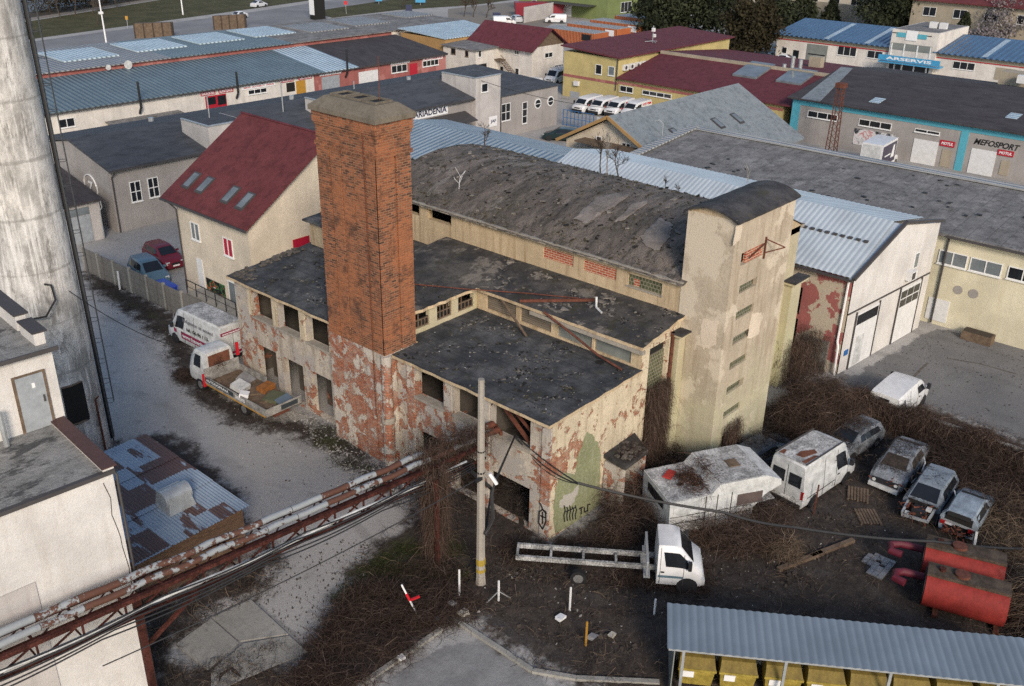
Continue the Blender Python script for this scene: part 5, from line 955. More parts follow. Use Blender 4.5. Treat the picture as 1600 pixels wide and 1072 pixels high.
# far buildings
g1 = G(865, 38); N_ = thing('green_building', 'green rendered flat building beyond the orange containers', 'building', (164, 120, 0)); M['slateroof'] = M['gfelt']
p = G(948, 33); gx = p[0]
body(N_, gx, p[1], gx + 26, p[1] + 26, 5.2, M['green_wall']); slabroof(N_, [(gx + .8, p[1] - .3, 5.3), (gx + 27, p[1] - .3, 5.3), (gx + 27, p[1] + 26, 5.7), (gx + .8, p[1] + 26, 5.7)], .15, M['gfelt'])
b = MB().m(M['trim']); b.box((gx - 3.5, p[1] + 3, 2.9), (gx - .01, p[1] + 15, 3.05)); b.build('canopy', N_); panel(N_, 'x', gx, p[1] + 10, p[1] + 12.5, 0, 2.8, M['door_white'], 'door'); win(N_, 'y', p[1], gx + 5, gx + 9, 1.4, 3.6, 3, 1); win(N_, 'y', p[1], gx + 12, gx + 17, 1.4, 3.6, 3, 1); win(N_, 'x', gx, p[1] + 17, p[1] + 18.4, 1.3, 2.7, 1, 1); win(N_, 'x', gx, p[1] + 20.5, p[1] + 21.9, 1.3, 2.7, 1, 1)
wl = thing('boundary_wall', 'grey concrete boundary wall beside the red skip', 'wall', G(820, 33)); b = MB().m(M['lightgrey_render']); a = G(818, 36); e = G(864, 27); b.hexa([a, e, (e[0] + .3, e[1] + .3, 0), (a[0] + .3, a[1] + .3, 0)], [(a[0], a[1], 3.2), (e[0], e[1], 3.2), (e[0] + .3, e[1] + .3, 3.2), (a[0] + .3, a[1] + .3, 3.2)]); b.build('panel', wl)
sk = thing('waste_skip', 'dark red waste skip container near the green building', 'skip', G(812, 24)); q = G(806, 26); b = MB().m(flat('skip_red', (.22, .015, .03), .5)); b.hexa([(q[0], q[1], .2), (q[0] + 8, q[1] - 7, .2), (q[0] + 10, q[1] - 5, .2), (q[0] + 2, q[1] + 2, .2)], [(q[0] - .3, q[1], 3), (q[0] + 8.4, q[1] - 7.4, 3), (q[0] + 10.5, q[1] - 5, 3), (q[0] + 2, q[1] + 2.4, 3)]); b.build('bin', sk)
for i, (px, py) in enumerate(((929, 53), (965, 46), (1000, 40), (1037, 33), (1056, 30), (1092, 52))):
    q = G(px, py, 2.6); c = thing('shipping_container', ['orange container nearest the maroon roof of the white house', 'second orange container from the left', 'third orange container from the left', 'fourth orange container from the left', 'orange container farthest from the maroon house', 'orange container standing alone under the dark evergreen'][i], 'container', (q[0], q[1], 0), 0, 'orange containers in a row')
    x, y = q[0], q[1]; l_ = 12.2 if i < 5 else 6; w_ = 4.4 if i < 5 else 2.6
    b = MB().m(M['container']); b.box((x, y, 0), (x + w_, y + l_, 2.55)); b.build('body', c); b = MB().m(M['containertop']); b.box((x + .1, y + .1, 2.55), (x + w_ - .1, y + l_ - .1, 2.62)); b.build('roof', c); b = MB().m(M['signwhite'] if i else M['inkblack']); b.box((x - .04, y + .8, 1.2), (x - .002, y + 2.9, 2.3)); b.build('plate', c)
for i, (px, py, w_, d_, h, lab, wm, rm) in enumerate(((1480, 66, 30, 14, 9, 'tan house with dull red roof behind the grey bush', 'tan', 'redroof'), (1385, 44, 24, 12, 7, 'pale low house behind the blue roofs', 'cream_house', 'lightgreyroof'), (1255, 30, 26, 12, 8, 'cream house with loggia behind the small spruces', 'cream_house', 'tan'), (1150, 12, 22, 12, 9, 'cream villa behind the dark evergreens', 'cream_house', 'redroof'), (560, -60, 40, 14, 8, 'x', 'tan', 'tan'))):
    if lab == 'x': continue
    q = G(px, py); h_ = thing('house', lab, 'house', q); x, y = q[0] + 2, q[1]; body(h_, x, y - w_ * .55, x + d_, y + w_ * .3, h - 1.5, M[wm]); b = MB().m(M[rm]); b.slab([(x - .8, y - w_ * .56, h - 1.6), (x + d_ / 2, y - w_ * .56, h + 1.4), (x + d_ / 2, y + w_ * .32, h + 1.4), (x - .8, y + w_ * .32, h - 1.6)], .2); b.slab([(x + d_ / 2, y - w_ * .56, h + 1.398), (x + d_ + .8, y - w_ * .56, h - 1.6), (x + d_ + .8, y + w_ * .32, h - 1.6), (x + d_ / 2, y + w_ * .32, h + 1.398)], .2); b.build('roof', h_)
    for k in range(4): yy_ = y + w_ * .22 - k * w_ * .2; win(h_, 'x', x, yy_ - 2.6, yy_, h - 4.6, h - 2.9, 2, 1)
gw = thing('garden_wall', 'long grey garden wall behind the blue roofed car service', 'wall', G(1300, 36)); b = MB().m(M['tan']); a = G(1225, 30); e = G(1420, 52); b.hexa([a, e, (e[0] + .4, e[1], 0), (a[0] + .4, a[1], 0)], [(a[0], a[1], 4.5), (e[0], e[1], 4.5), (e[0] + .4, e[1], 4.5), (a[0] + .4, a[1], 4.5)]); b.build('panel', gw)
# ------------------------------------------------------------------ tall concrete chimney
CX, CY, CR, CHT = 17.1, 45.6, 2.03, 33.0
K_ = thing('concrete_chimney', 'tall round weathered concrete chimney with a ladder up its side', 'chimney', (CX, CY, 0))
n = NT('chimney_concrete'); P = n.pos(); z_ = n.sep(P)[2]
c_ = n.mix(n.step(n.noise(.8, 8, .68, n.scale(P, 1, 1, .55)), .38, .62), (.30, .29, .27), (.60, .58, .545)); c_ = n.mix(n.math('MULTIPLY', n.step(n.noise(1.0, 7, .7, n.scale(P, 5, 5, .3)), .48, .62), .75), c_, (.74, .72, .68))
c_ = n.mix(n.math('MULTIPLY', n.step(n.noise(1.1, 9, .75, n.scale(P, 1.4, 1.4, .5, (7, 3, 2))), .52, .64), .8), c_, (.19, .18, .165)); rg = n.math('ABSOLUTE', n.math('SUBTRACT', n.math('FRACT', n.math('DIVIDE', z_, 2.6)), .5)); c_ = n.mix(n.math('MULTIPLY', n.step(n.math('ADD', rg, n.math('MULTIPLY', n.noise(1.2, 7, .7), .16)), .54, .58), .5), c_, (.18, .17, .155))
n.bump(n.noise(6, 8, .75), .06, .6); M['chim'] = n.out(c_, .92, 0, .2)
b = MB().m(M['chim']); b.smooth = True
b.loft([[(CX + (CR - .012 * z) * math.cos(k * math.tau / 48), CY + (CR - .012 * z) * math.sin(k * math.tau / 48), z) for k in range(48)] for z in np.linspace(0, CHT, 16)]); b.build('shaft', K_)
vd = Vector((CX, CY, 0)).normalized(); vr = Vector((vd.y, -vd.x, 0))
def chp(ang, z, off=0.0):           # angle to the right of the line of sight, on the side facing the yard
    a = math.radians(ang); d = vr * math.sin(a) - vd * math.cos(a); r = CR - .012 * z + off; return (CX + d.x * r, CY + d.y * r, z)
b = MB().m(flat('dark_grey_steel', (.055, .06, .065), .6))
for s_ in (-7, 7): b.tube([chp(82 + s_, .2, .22), chp(82 + s_, CHT - 1, .22)], .035, 5)
for k in range(90): z = .5 + k * .35; b.bar(chp(75, z, .22), chp(89, z, .22), .035)
for k in range(26): z = 2.5 + k * 1.15; b.tube([chp(75, z, .22), chp(76, z, .5), chp(82, z, .6), chp(88, z, .5), chp(89, z, .22)], .016, 4, False)
for a_ in (77, 82, 87): b.tube([chp(a_, 2.5, .57), chp(a_, CHT - 1.2, .57)], .014, 4)
b.build('ladder', K_)
b = MB().m(M['cable']); b.tube([chp(92, .1, .12), chp(92, CHT - 2, .12)], .09, 6); b.build('conduit', K_)
b = MB().m(M['dark']); zc = 2.4; b.hexa([chp(6, zc, .09), chp(36, zc, .09), chp(36, zc, -.1), chp(6, zc, -.1)], [chp(6, zc + 2.1, .09), chp(36, zc + 2.1, .09), chp(36, zc + 2.1, -.1), chp(6, zc + 2.1, -.1)]); b.m(M['wood']); b.tube([chp(6, zc, .03), chp(20, zc, .06), chp(36, zc, .03)], .06, 4); b.tube([chp(6, zc + 2.1, .03), chp(20, zc + 2.1, .06), chp(36, zc + 2.1, .03)], .06, 4); b.build('hatch', K_)
b = MB().m(M['rustbar']); b.tube([chp(52, .1, .1), chp(52, 3.2, .1), chp(52, 3.4, .3)], .05, 6); b.build('drain_pipe', K_)
# ------------------------------------------------------------------ white rendered block in front, left
S1 = 1.1
NB = thing('white_block', 'cracked white rendered block with flaking stepped roof terraces and a steel door', 'building', (10.2 * S1, 24.36 * S1, 0), math.radians(-4))
zT = CAM_H + (11.45 - CAM_H) * S1; L1 = 3.67 * S1; zU = CAM_H + (14.05 - CAM_H) * S1
def lb(mb, name, parent=NB, **k): return mb.build(name, parent, world=False, **k)
b = MB().m(M['nearwhite']); b.box((-16, 0, 0), (0, L1, zT - .02)); lb(b, 'wall'); b = MB().m(M['nearwhite']); b.box((-16, L1 + .003, 0), (.16, 9.0, zU)); lb(b, 'wall')
b = MB().m(M['mossroof']); b.box((-16, -.14, zT - .018), (-.32, L1, zT + .03)); lb(b, 'terrace_roof')
b = MB().m(M['trim']); b.box((-16, -.2, zT - .09), (.02, -.02, zT + .045)); lb(b, 'roof_edge')
b = MB().m(M['nearwhite']); b.box((-.32, -.1, zT - .017), (.03, L1, zT + .14)); b.m(flat('brown_coping', (.075, .035, .03), .6)); b.box((-.36, -.15, zT + .14), (.12, L1, zT + .19)); lb(b, 'parapet')
b = MB().m(M['door_grey']); b.box((-1.18, L1 - .07, zT + .05), (-.29, L1 - .002, zT + 2.08)); d_ = lb(b, 'steel_door'); b = MB().m(M['trim']); b.box((-.42, L1 - .11, zT + 1.0), (-.37, L1 - .071, zT + 1.25)); lb(b, 'handle', d_); b = MB().m(M['wood']); b.box((-1.27, L1 - .06, zT + .03), (-1.182, L1 - .003, zT + 2.14)); b.box((-.288, L1 - .06, zT + .03), (-.2, L1 - .003, zT + 2.14)); b.box((-1.181, L1 - .06, zT + 2.081), (-.289, L1 - .003, zT + 2.14)); lb(b, 'door_frame', d_); b = MB().m(M['signwhite']); b.box((-.7, L1 - .08, zT + 1.6), (-.6, L1 - .071, zT + 1.78)); lb(b, 'notice', d_)
b = MB().m(M['mossroof']); b.box((-16, L1 - .25, zU), (.1, 8.9, zU + .06)); lb(b, 'upper_roof')
b = MB().m(M['trim']); b.box((-16, L1 - .33, zU - .06), (.3, L1 - .252, zU + .08)); lb(b, 'roof_edge')
b = MB().m(M['nearwhite']); b.box((-.25, L1 + .2, zU + .061), (.1, L1 + 1.5, zU + .5)); b.box((-.25, L1 + 1.8, zU + .061), (.1, 8.9, zU + .62)); b.box((-16, 8.5, zU + .062), (-.253, 8.9, zU + .6)); b.m(flat('dark_coping', (.05, .045, .047), .6)); b.box((-.3, L1 + .15, zU + .5), (.2, L1 + 1.52, zU + .56)); b.box((-.3, L1 + 1.75, zU + .62), (.2, 9.0, zU + .68)); b.box((-16, 8.45, zU + .6), (-.303, 9.0, zU + .66)); lb(b, 'parapet')
b = MB().m(M['galv']); b.cyl((-1.95, L1 - .45, zT), (-1.95, L1 - .45, zT + 1.3), .09, 8); lb(b, 'vent_pipe')
b = MB().m(M['trim']); b.tube([(.06, .1, zT - .1), (.12, .02, zT - .3), (.1, -.02, zT - .6), (.1, -.02, 0)], .045, 6); lb(b, 'downpipe')
b = MB().m(M['cable']); r = random.Random(2); p = [(-.35, -.012, zT - .4)]
for i in range(14): p.append((p[-1][0] + r.uniform(-.04, .075), -.012, p[-1][2] - .32))
b.tube(p, .012, 4); lb(b, 'crack')
b = MB().m(M['lightgrey_render']); b.box((-16, -.05, 0), (-2.95, -.004, zT - 2.9)); lb(b, 'render_band')
# lean-to shed with rusty sheets
SH = thing('corrugated_shed', 'brown brick shed with patched rusty corrugated roof and sheet dormer', 'shed', (13.4, 31.5, 0), math.radians(2))
b = MB().m(M['brick3']); b.box((.1, .15, 0), (5.2, 7.7, 2.15)); lb(b, 'wall', SH)
n = NT('shed_sheet_metal'); o_ = n.obj(); x_, y_, zz_ = n.sep(o_); cell = n.n('ShaderNodeTexWhiteNoise', noise_dimensions='2D'); n.set(cell.inputs['Vector'], n.comb(n.math('FLOOR', n.math('MULTIPLY', x_, 1.25)), n.math('FLOOR', n.math('MULTIPLY', n.math('ADD', y_, n.math('MULTIPLY', n.math('FLOOR', n.math('MULTIPLY', x_, .6)), .35)), .62)), 0.0))
v_ = n.math('ADD', n.math('MULTIPLY', cell.outputs[0], .55), n.math('MULTIPLY', n.noise(1.6, 6, .65, n.scale(o_, 1.4, .35, 1)), .75)); m_ = n.step(v_, .76, .79); c_ = n.mix(n.noise(1.2, 6, .7, o_), (.20, .26, .33), (.29, .35, .42)); c_ = n.mix(n.math('MULTIPLY', n.step(cell.outputs[0], .3, .0), .5), c_, (.33, .40, .46)); c_ = n.mix(n.math('MULTIPLY', m_, .92), c_, n.mix(n.noise(5, 6, .7, o_), (.05, .022, .016), (.13, .06, .038))); M['shedmetal'] = n.out(c_, .5, 0, .4)
b = MB().m(M['shedmetal']); zf = lambda x, y: 2.35 + y * .05 + math.floor(y / 2.6) * -.03
for j in range(3): corr(b, -.05, 5.4, -.1 + j * 2.65, 2.68 + j * 2.65, lambda x, y, j=j: 2.3 + y * .05 + j * .03, .15, .022, 'x')
rf = lb(b, 'roof', SH); b = MB().m(M['galv']); b.hexa([(2.6, 1.6, 2.38), (3.9, 1.6, 2.38), (3.9, 2.7, 2.42), (2.6, 2.7, 2.42)], [(2.75, 1.75, 3.1), (3.75, 1.75, 3.1), (3.8, 2.65, 3.2), (2.7, 2.65, 3.2)]); b.smooth = True; b.cyl((2.62, 2.15, 2.95), (3.88, 2.15, 2.95), .42, 14); b.build('dormer', SH, world=False)
# ------------------------------------------------------------------ pipe bridge
PL, PR = Vector(G(15, 1000, 6.2)), Vector(G(772, 674, 4.5)); pd = (PR - PL).normalized(); pn = Vector((pd.y, -pd.x, 0)).normalized(); PL0 = PL - pd * 7
PB = thing('pipe_bridge', 'long pipe bridge carrying two flaking lagged pipes over the yard', 'pipe bridge', (23.4, 24.3, 0))
n = NT('flaking_lagging'); P = n.pos(); al = n.n('ShaderNodeVectorMath', operation='DOT_PRODUCT'); n.set(al.inputs[0], P); al.inputs[1].default_value = tuple(pd); seg = n.math('FLOOR', n.math('DIVIDE', al.outputs['Value'], 1.35)); wn = n.n('ShaderNodeTexWhiteNoise', noise_dimensions='1D'); n.set(wn.inputs['W'], seg)
v_ = n.math('ADD', n.math('MULTIPLY', wn.outputs[0], .34), n.math('MULTIPLY', n.noise(3.2, 7, .7), .7)); z_ = n.sep(P)[2]; ss = n.math('SUBTRACT', n.math('FRACT', n.math('DIVIDE', al.outputs['Value'], 1.35)), .0); m_ = n.step(v_, .535, .56)
c_ = n.mix(n.noise(5, 5, .7), (.20, .225, .24), (.34, .35, .355)); c_ = n.mix(m_, c_, n.mix(n.noise(9, 5, .7), (.065, .028, .02), (.14, .065, .042))); c_ = n.mix(n.step(ss, .03, .012), c_, (.07, .05, .04)); n.bump(m_, .02, .5); M['lag'] = n.out(c_, .7, 0, .3)
def pb(t, side, dz): return PL0 + pd * t + pn * side + Vector((0, 0, dz))
LT = (PR - PL0).length; wob = lambda k, s_: .03 * math.sin(k * 2.1 + s_)
for s_, rr_, dz in ((-.16, .125, .28), (.22, .115, .16)):
    b = MB().m(M['lag']); b.tube([pb(t, s_ + wob(t, s_), dz + wob(t * 1.3, 1)) for t in np.linspace(0, LT, 46)], rr_, 14); b.build('lagged_pipe', PB)
b = MB().m(M['rustred'])
for s_, dz, wd in ((.62, .0, .13), (-.5, -.05, .12), (.62, -.7, .09), (-.45, -.7, .08)): b.bar(pb(0, s_, dz), pb(LT - 1.2, s_, dz), wd, wd * 1.2)
b.build('beam', PB)
b = MB().m(M['rustred'])
for k in range(20):
    t = .5 + k * 1.4
    if t > LT - 2.6: break
    b.bar(pb(t, .62, 0), pb(t, .62, -.7), .06); b.bar(pb(t, .62, -.7), pb(t + 1.4, .62, 0), .055); b.bar(pb(t, .62, -.02), pb(t, -.5, -.02), .07); b.bar(pb(t, .62, -.7), pb(t, -.45, -.7), .05); b.bar(pb(t, .62, -.03), pb(t + 1.4, -.5, -.03), .04)
b.build('lattice', PB)
b = MB().m(M['white_dirty']); b.tube([pb(t, .72, -.42 - .06 * math.sin(t * .9)) for t in np.linspace(0, LT - 2.5, 30)], .06, 6); b.tube([pb(t, .45, -.62 + .04 * math.sin(t * 1.3)) for t in np.linspace(0, LT - 3, 30)], .045, 6); b.build('small_pipe', PB)
b = MB().m(M['cable'])
for q in range(5): b.tube([pb(t, .80 + q * .05, -.22 - q * .11 - .16 * abs(math.sin(t * .55 + q * .3))) for t in np.linspace(0, LT - 2.2, 60)], .028, 5)
b.build('cable_bundle', PB)
b = MB().m(M['rustred']); b.bar((23.2, 24.35, 0), (23.25, 24.45, 4.7), .16, .16); b.build('support_column', PB); b = MB().m(M['rustred']); b.bar((23.9, 25.3, 0), (23.9, 25.35, 4.7), .14, .14); b.bar((23.2, 24.4, 3.8), (23.9, 25.3, 4.6), .08); b.build('support_column', PB); b = MB().m(M['rustred']); q = pb(7 + 3.75, .45, 0); b.bar((q.x, q.y, 0), tuple(q), .22, .22); b.bar((q.x + .05, q.y, q.z - 2.2), tuple(pb(7 + 6.0, .6, -.7)), .12); b.build('support_column', PB)
b = MB().m(M['rustbar']); b.cyl(tuple(pb(LT - .3, -.16, .28)), tuple(pb(LT + .1, -.16, .28)), .16, 12); b.cyl(tuple(pb(LT - .3, .22, .16)), tuple(pb(LT + .05, .22, .16)), .15, 12); b.tube([pb(LT + .05, -.16, .28), pb(LT + .3, -.15, .15), pb(LT + .33, -.1, -.5)], .09, 8); b.tube([pb(LT, .22, .16), pb(LT + .22, .22, .0), pb(LT + .25, .22, -.6)], .08, 8); b.build('flange', PB)
# ------------------------------------------------------------------ pole and wires
pz = 9.85; px_, py_ = 23.92, 22.51
M['polegrey'] = plaster('pole_concrete', (.36, .33, .285), (.2, .18, .15), None, .4)
PO = thing('concrete_pole', 'tall pale concrete pole with yellow paint marks near its foot', 'pole', (px_, py_, 0))
b = MB().m(M['polegrey']); b.smooth = True; b.loft([[(px_ + r_ * math.cos(k * math.tau / 8 + .39), py_ + r_ * math.sin(k * math.tau / 8 + .39), z) for k in range(8)] for z, r_ in ((0, .24), (.5, .2), (pz, .13))]); b.build('post', PO)
cvd = Vector((px_, py_, 0)).normalized()
b = MB().m(flat('yellow_mark', (.34, .24, .04), .7)); 
for z, h in ((1.05, .3), (.68, .16)): b.cyl((px_, py_, z), (px_, py_, z + h), .21, 10)
b.build('paint_band', PO); b = MB().m(M['cable']); b.cyl((px_, py_, 5.6), (px_, py_, 5.68), .17, 8); b.cyl((px_, py_, 6.6), (px_, py_, 6.66), .165, 8); b.box((px_ - .4, py_ - .06, 5.35), (px_ + .05, py_ - .15, 5.5)); b.build('bracket', PO)
b = MB().m(M['signwhite']); b.bar((px_ + .2, py_ - .3, 5.6), (px_ + .4, py_ - .5, 5.1), .12); b.build('lamp', PO)
def wire(name, label, pts, r, sag=0.0, k=24):
    b = MB().m(M['cable']); out = []
    for a, c in zip(pts, pts[1:]):
        for i in range(k): t = i / k; q = lerp(a, c, t); out.append((q[0], q[1], q[2] - sag * 4 * t * (1 - t)))
    out.append(pts[-1]); b.tube(out, r, 5); return tag(b.build(name), label, 'cable')
A_ = tuple(pb(LT - .2, .75, -.3)); hub = (px_ + .35, py_ - .2, 4.9)
B_end = G(1130, 808, 3.6); far = G(1230, 800, 3.5)
q1, q2 = onY(940, 737, 20.5), G(1010, 745, 4.0)
for i, (dz, sg, lab) in enumerate(((0, .15, 'uppermost black cable drooping from the pipe end past the painted wall'), (-.12, .35, 'middle black cable sagging below the upper one by the painted wall'), (-.05, .6, 'lowest thin black cable sagging across the painted wall'))):
    wire('overhead_cable', lab, [(A_[0] + .5, A_[1] - .3, A_[2] + .4 + dz), (27.9, 20.6, 4.05 + dz * .4)], .035 if i < 2 else .02, sg)
wire('overhead_cable', 'thick black cable running from the painted wall over the white motorhome', [(27.9, 20.6, 4.05), onY(1130, 800, 15.3), onY(1240, 824, 12.6), onY(1460, 846, 8.5), onY(1640, 858, 5.0)], .06, .12)
b = MB().m(M['cable'])
for i in range(4): b.tube([Vector(A_) + Vector((-2.3, -.1, -.3 + i * .05)), Vector(A_) + Vector((-1.4, -.6, -1.5 + i * .06)), Vector(hub) + Vector((-.45, -.1 - .03 * i, -2.1)), Vector(hub) + Vector((-.1 + .04 * i, -.2, -1.5)), Vector(hub) + Vector((-.1 + .04 * i, -.1, -.4)), Vector(hub) + Vector((.25, .0, .0 + i * .03)), Vector(A_) + Vector((.5, -.3, .4))], .04, 6)
tag(b.build('cable_loop'), 'thick bundle of black cables looping down beside the concrete pole', 'cable')
wire('thin_wire', 'thin wire from the concrete chimney across the grey yard', [chp(45, 9.2, .05), (25.2, 46.5, 2.6)], .02, .5)
wire('thin_wire', 'thin straight wire above the gravel under the pipe bridge', [tuple(pb(9, 1.3, -1.4)), (px_ - .1, py_ + .1, 5.3)], .022, .25)
b = MB().m(M['cable']); b.tube([chp(12, 9.9, .06), chp(20, 9.8, .1), chp(20, 9.1, .25), chp(5, 8.5, .5), chp(-18, 8.35, .3)], .05, 6); tag(b.build('black_hose'), 'black hose curling out of the concrete chimney above the roof parapet', 'hose')
wire('yard_wire', 'wire strung from the grey workshop block towards the dark green car', [onY(752, 126, gy - .6), (90, 66, 4.2), (104, 55, 5.0)], .03, .4)
# lattice mast
q = onX(1299, 232, 104); LM = thing('lattice_mast', 'brown steel lattice mast in front of the motorcycle shop', 'mast', (104, q[1], 0)); b = MB().m(M['rustbar']); mh = 7.6
for s_ in ((-1, -1), (1, -1), (1, 1), (-1, 1)): b.bar((104 + s_[0] * .5, q[1] + s_[1] * .5, 0), (104 + s_[0] * .3, q[1] + s_[1] * .3, mh), .08)
for k in range(11):
    z = k * .68; r0 = .5 - .2 * z / mh; r1 = .5 - .2 * (z + .68) / mh
    for a, c in (((-1, -1), (1, -1)), ((1, -1), (-1, -1)), ((-1, 1), (-1, -1)), ((-1, -1), (-1, 1))): b.bar((104 + a[0] * r0, q[1] + a[1] * r0, z), (104 + c[0] * r1, q[1] + c[1] * r1, z + .68), .045)
b.build('frame', LM); b = MB().m(M['rustbar']); b.box((103.5, q[1] - .5, mh), (104.5, q[1] + .5, mh + .5)); b.build('head', LM)
M['fencegrey'] = plaster('dark_weathered_concrete', (.20, .185, .165), (.09, .085, .075), None, .7, fine=.7)
# ------------------------------------------------------------------ concrete panel fence
fy = [69.4, 67.2, 65.0, 62.8, 60.6, 58.4, 56.2, 54.0]
for i in range(7):
    fo = thing('fence_panel', ['far end bay of the concrete fence beside the chimney ladder', 'second fence bay from the far end with a white post', 'third concrete fence bay, left of the blue car', 'fence bay directly in front of the blue car', 'fence bay in front of the blue bin', 'fence bay left of the lettered van roof', 'last fence bay hidden behind the lettered van'][i], 'fence', (30.0, fy[i], 0), 0, 'bays of the concrete panel fence')
    x0, x1 = 29.9 + i * .06, 29.9 + (i + 1) * .06; b = MB().m(M['fencegrey'])
    for k in range(4): b.hexa([(x0, fy[i] - .1, .02 + k * .47), (x1, fy[i + 1] + .1, .02 + k * .47), (x1 + .06, fy[i + 1] + .1, .02 + k * .47), (x0 + .06, fy[i] - .1, .02 + k * .47)], [(x0, fy[i] - .1, .475 + k * .47), (x1, fy[i + 1] + .1, .475 + k * .47), (x1 + .06, fy[i + 1] + .1, .475 + k * .47), (x0 + .06, fy[i] - .1, .475 + k * .47)])
    b.build('panel', fo); b = MB().m(M['concrete']); b.box((x0 - .05, fy[i] - .09, 0), (x0 + .12, fy[i] + .09, 2.0)); b.build('post', fo)
b = MB().m(M['signwhite']); b.bar((29.75, 63.9, 0), (29.75, 63.8, 1.5), .09); tag(b.build('marker_post'), 'thin white post leaning on the concrete fence', 'post')
bb = thing('plastic_bin', 'blue plastic bin behind the concrete fence', 'bin', (31.2, 60.4, 0)); b = MB().m(flat('blue_plastic', (.02, .05, .32), .4)); b.hexa([(30.8, 59.5, 0), (31.7, 59.5, 0), (31.7, 61.0, 0), (30.8, 61.0, 0)], [(30.7, 59.4, 1.0), (31.8, 59.4, 1.0), (31.8, 61.1, 1.0), (30.7, 61.1, 1.0)]); b.build('tub', bb); b = MB().m(flat('blue_plastic', (.02, .05, .32), .4)); b.hexa([(30.65, 59.35, 1.01), (31.85, 59.35, 1.01), (31.85, 61.15, 1.01), (30.65, 61.15, 1.01)], [(30.8, 59.5, 1.2), (31.7, 59.5, 1.2), (31.7, 61.0, 1.2), (30.8, 61.0, 1.2)]); b.build('lid', bb)
# ------------------------------------------------------------------ carport with bins
CP_ = thing('bin_shelter', 'long open bin shelter with blue-grey corrugated roof on steel posts', 'shelter', (23.87, 13.24, 0), math.radians(-55.7)); CL = 13.5
b = MB().m(M['carport']); corr(b, 0, CL, -.05, 2.1, lambda x, y: 2.33 + y * .13, .3, .016, 'x'); 
rf = lb(b, 'roof', CP_); b = MB().m(M['galv']); b.box((.05, .0, 2.2), (CL, .1, 2.29)); b.box((.05, 1.95, 2.46), (CL, 2.05, 2.55)); lb(b, 'roof_beam', CP_)
for k in range(4): b = MB().m(M['galv']); x = .55 + k * 3.6; b.box((x, .0, 0), (x + .1, .1, 2.2)); lb(b, 'post', CP_); b = MB().m(M['galv']); b.box((x, 1.95, 0), (x + .1, 2.05, 2.46)); lb(b, 'post', CP_)
b = MB().m(M['galv']); b.box((.3, 2.06, .1), (CL, 2.1, 2.0)); lb(b, 'back_panel', CP_)
b = MB().m(M['greypanel']); b.box((.25, -.02, .1), (.29, 2.05, 2.2)); lb(b, 'side_panel', CP_)
M['binyellow'] = flat('dusty_yellow_plastic', (.33, .25, .05), .6, 0, .3, .3); M['binlid'] = flat('faded_yellow_lid', (.20, .145, .035), .55, 0, .3, .3)
cpm = CP_.matrix_basis
proto = None
blab = ['yellow recycling bin at the left end of the shelter', 'second yellow recycling bin from the left under the shelter', 'third yellow recycling bin from the left under the shelter', 'fourth yellow recycling bin, with an open flap strip', 'fifth yellow recycling bin from the left in the shelter', 'sixth bin in the shelter, mostly under the roof edge', 'seventh bin in the shelter, near the right frame edge', 'last bin in the shelter at the right frame edge']
for k in range(8):
    loc = cpm @ Vector((1.2 + k * 1.5 + (.12 if k > 1 else 0), .92, 0))
    if proto is None:
        proto = thing('recycling_bin', blab[0], 'bin', loc, math.radians(-55.7), 'yellow recycling bins')
        b = MB().m(M['binyellow']); b.hexa([(-.58, -.35, .18), (.58, -.35, .18), (.58, .45, .18), (-.58, .45, .18)], [(-.66, -.5, 1.05), (.66, -.5, 1.05), (.66, .55, 1.05), (-.66, .55, 1.05)]); b.box((-.7, -.56, 1.0), (.7, -.5, 1.1)); lb(b, 'tub', proto)
        b = MB().m(M['binlid']); b.hexa([(-.68, -.54, 1.1), (.68, -.54, 1.1), (.68, .57, 1.1), (-.68, .57, 1.1)], [(-.62, -.2, 1.36), (.62, -.2, 1.36), (.62, .5, 1.42), (-.62, .5, 1.42)]); lb(b, 'lid', proto)
        b = MB().m(M['signwhite']); b.hexa([(-.5, -.47, .62), (-.1, -.47, .62), (-.1, -.4, .62), (-.5, -.4, .62)], [(-.5, -.515, .93), (-.1, -.515, .93), (-.1, -.44, .93), (-.5, -.44, .93)]); lb(b, 'label_plate', proto)
        for sx in (-.5, .5): b = MB().m(M['black']); b.smooth = True; b.cyl((sx - .03, -.2, .09), (sx + .03, -.2, .09), .09, 10); lb(b, 'wheel', proto)
    else: copy_thing(proto, loc, math.radians(-55.7), blab[k])
# boundary wall overgrown with vines
WA = [Vector(G(1338, 610, 1.5)), Vector(G(1462, 655, 1.5)), Vector(G(1640, 716, 1.5))]
vw = thing('yard_wall', 'low concrete yard wall overgrown with brown vines behind the wrecked cars', 'wall', (WA[0].x, WA[0].y, 0)); b = MB().m(M['concrete'])
for a, c in zip(WA, WA[1:]): d = (c - a).normalized(); nn = Vector((-d.y, d.x, 0)) * .1; b.hexa([tuple(a + nn - Vector((0, 0, 1.5))), tuple(c + nn - Vector((0, 0, 1.5))), tuple(c - nn - Vector((0, 0, 1.5))), tuple(a - nn - Vector((0, 0, 1.5)))], [tuple(a + nn), tuple(c + nn), tuple(c - nn), tuple(a - nn)])
b.build('panel', vw)
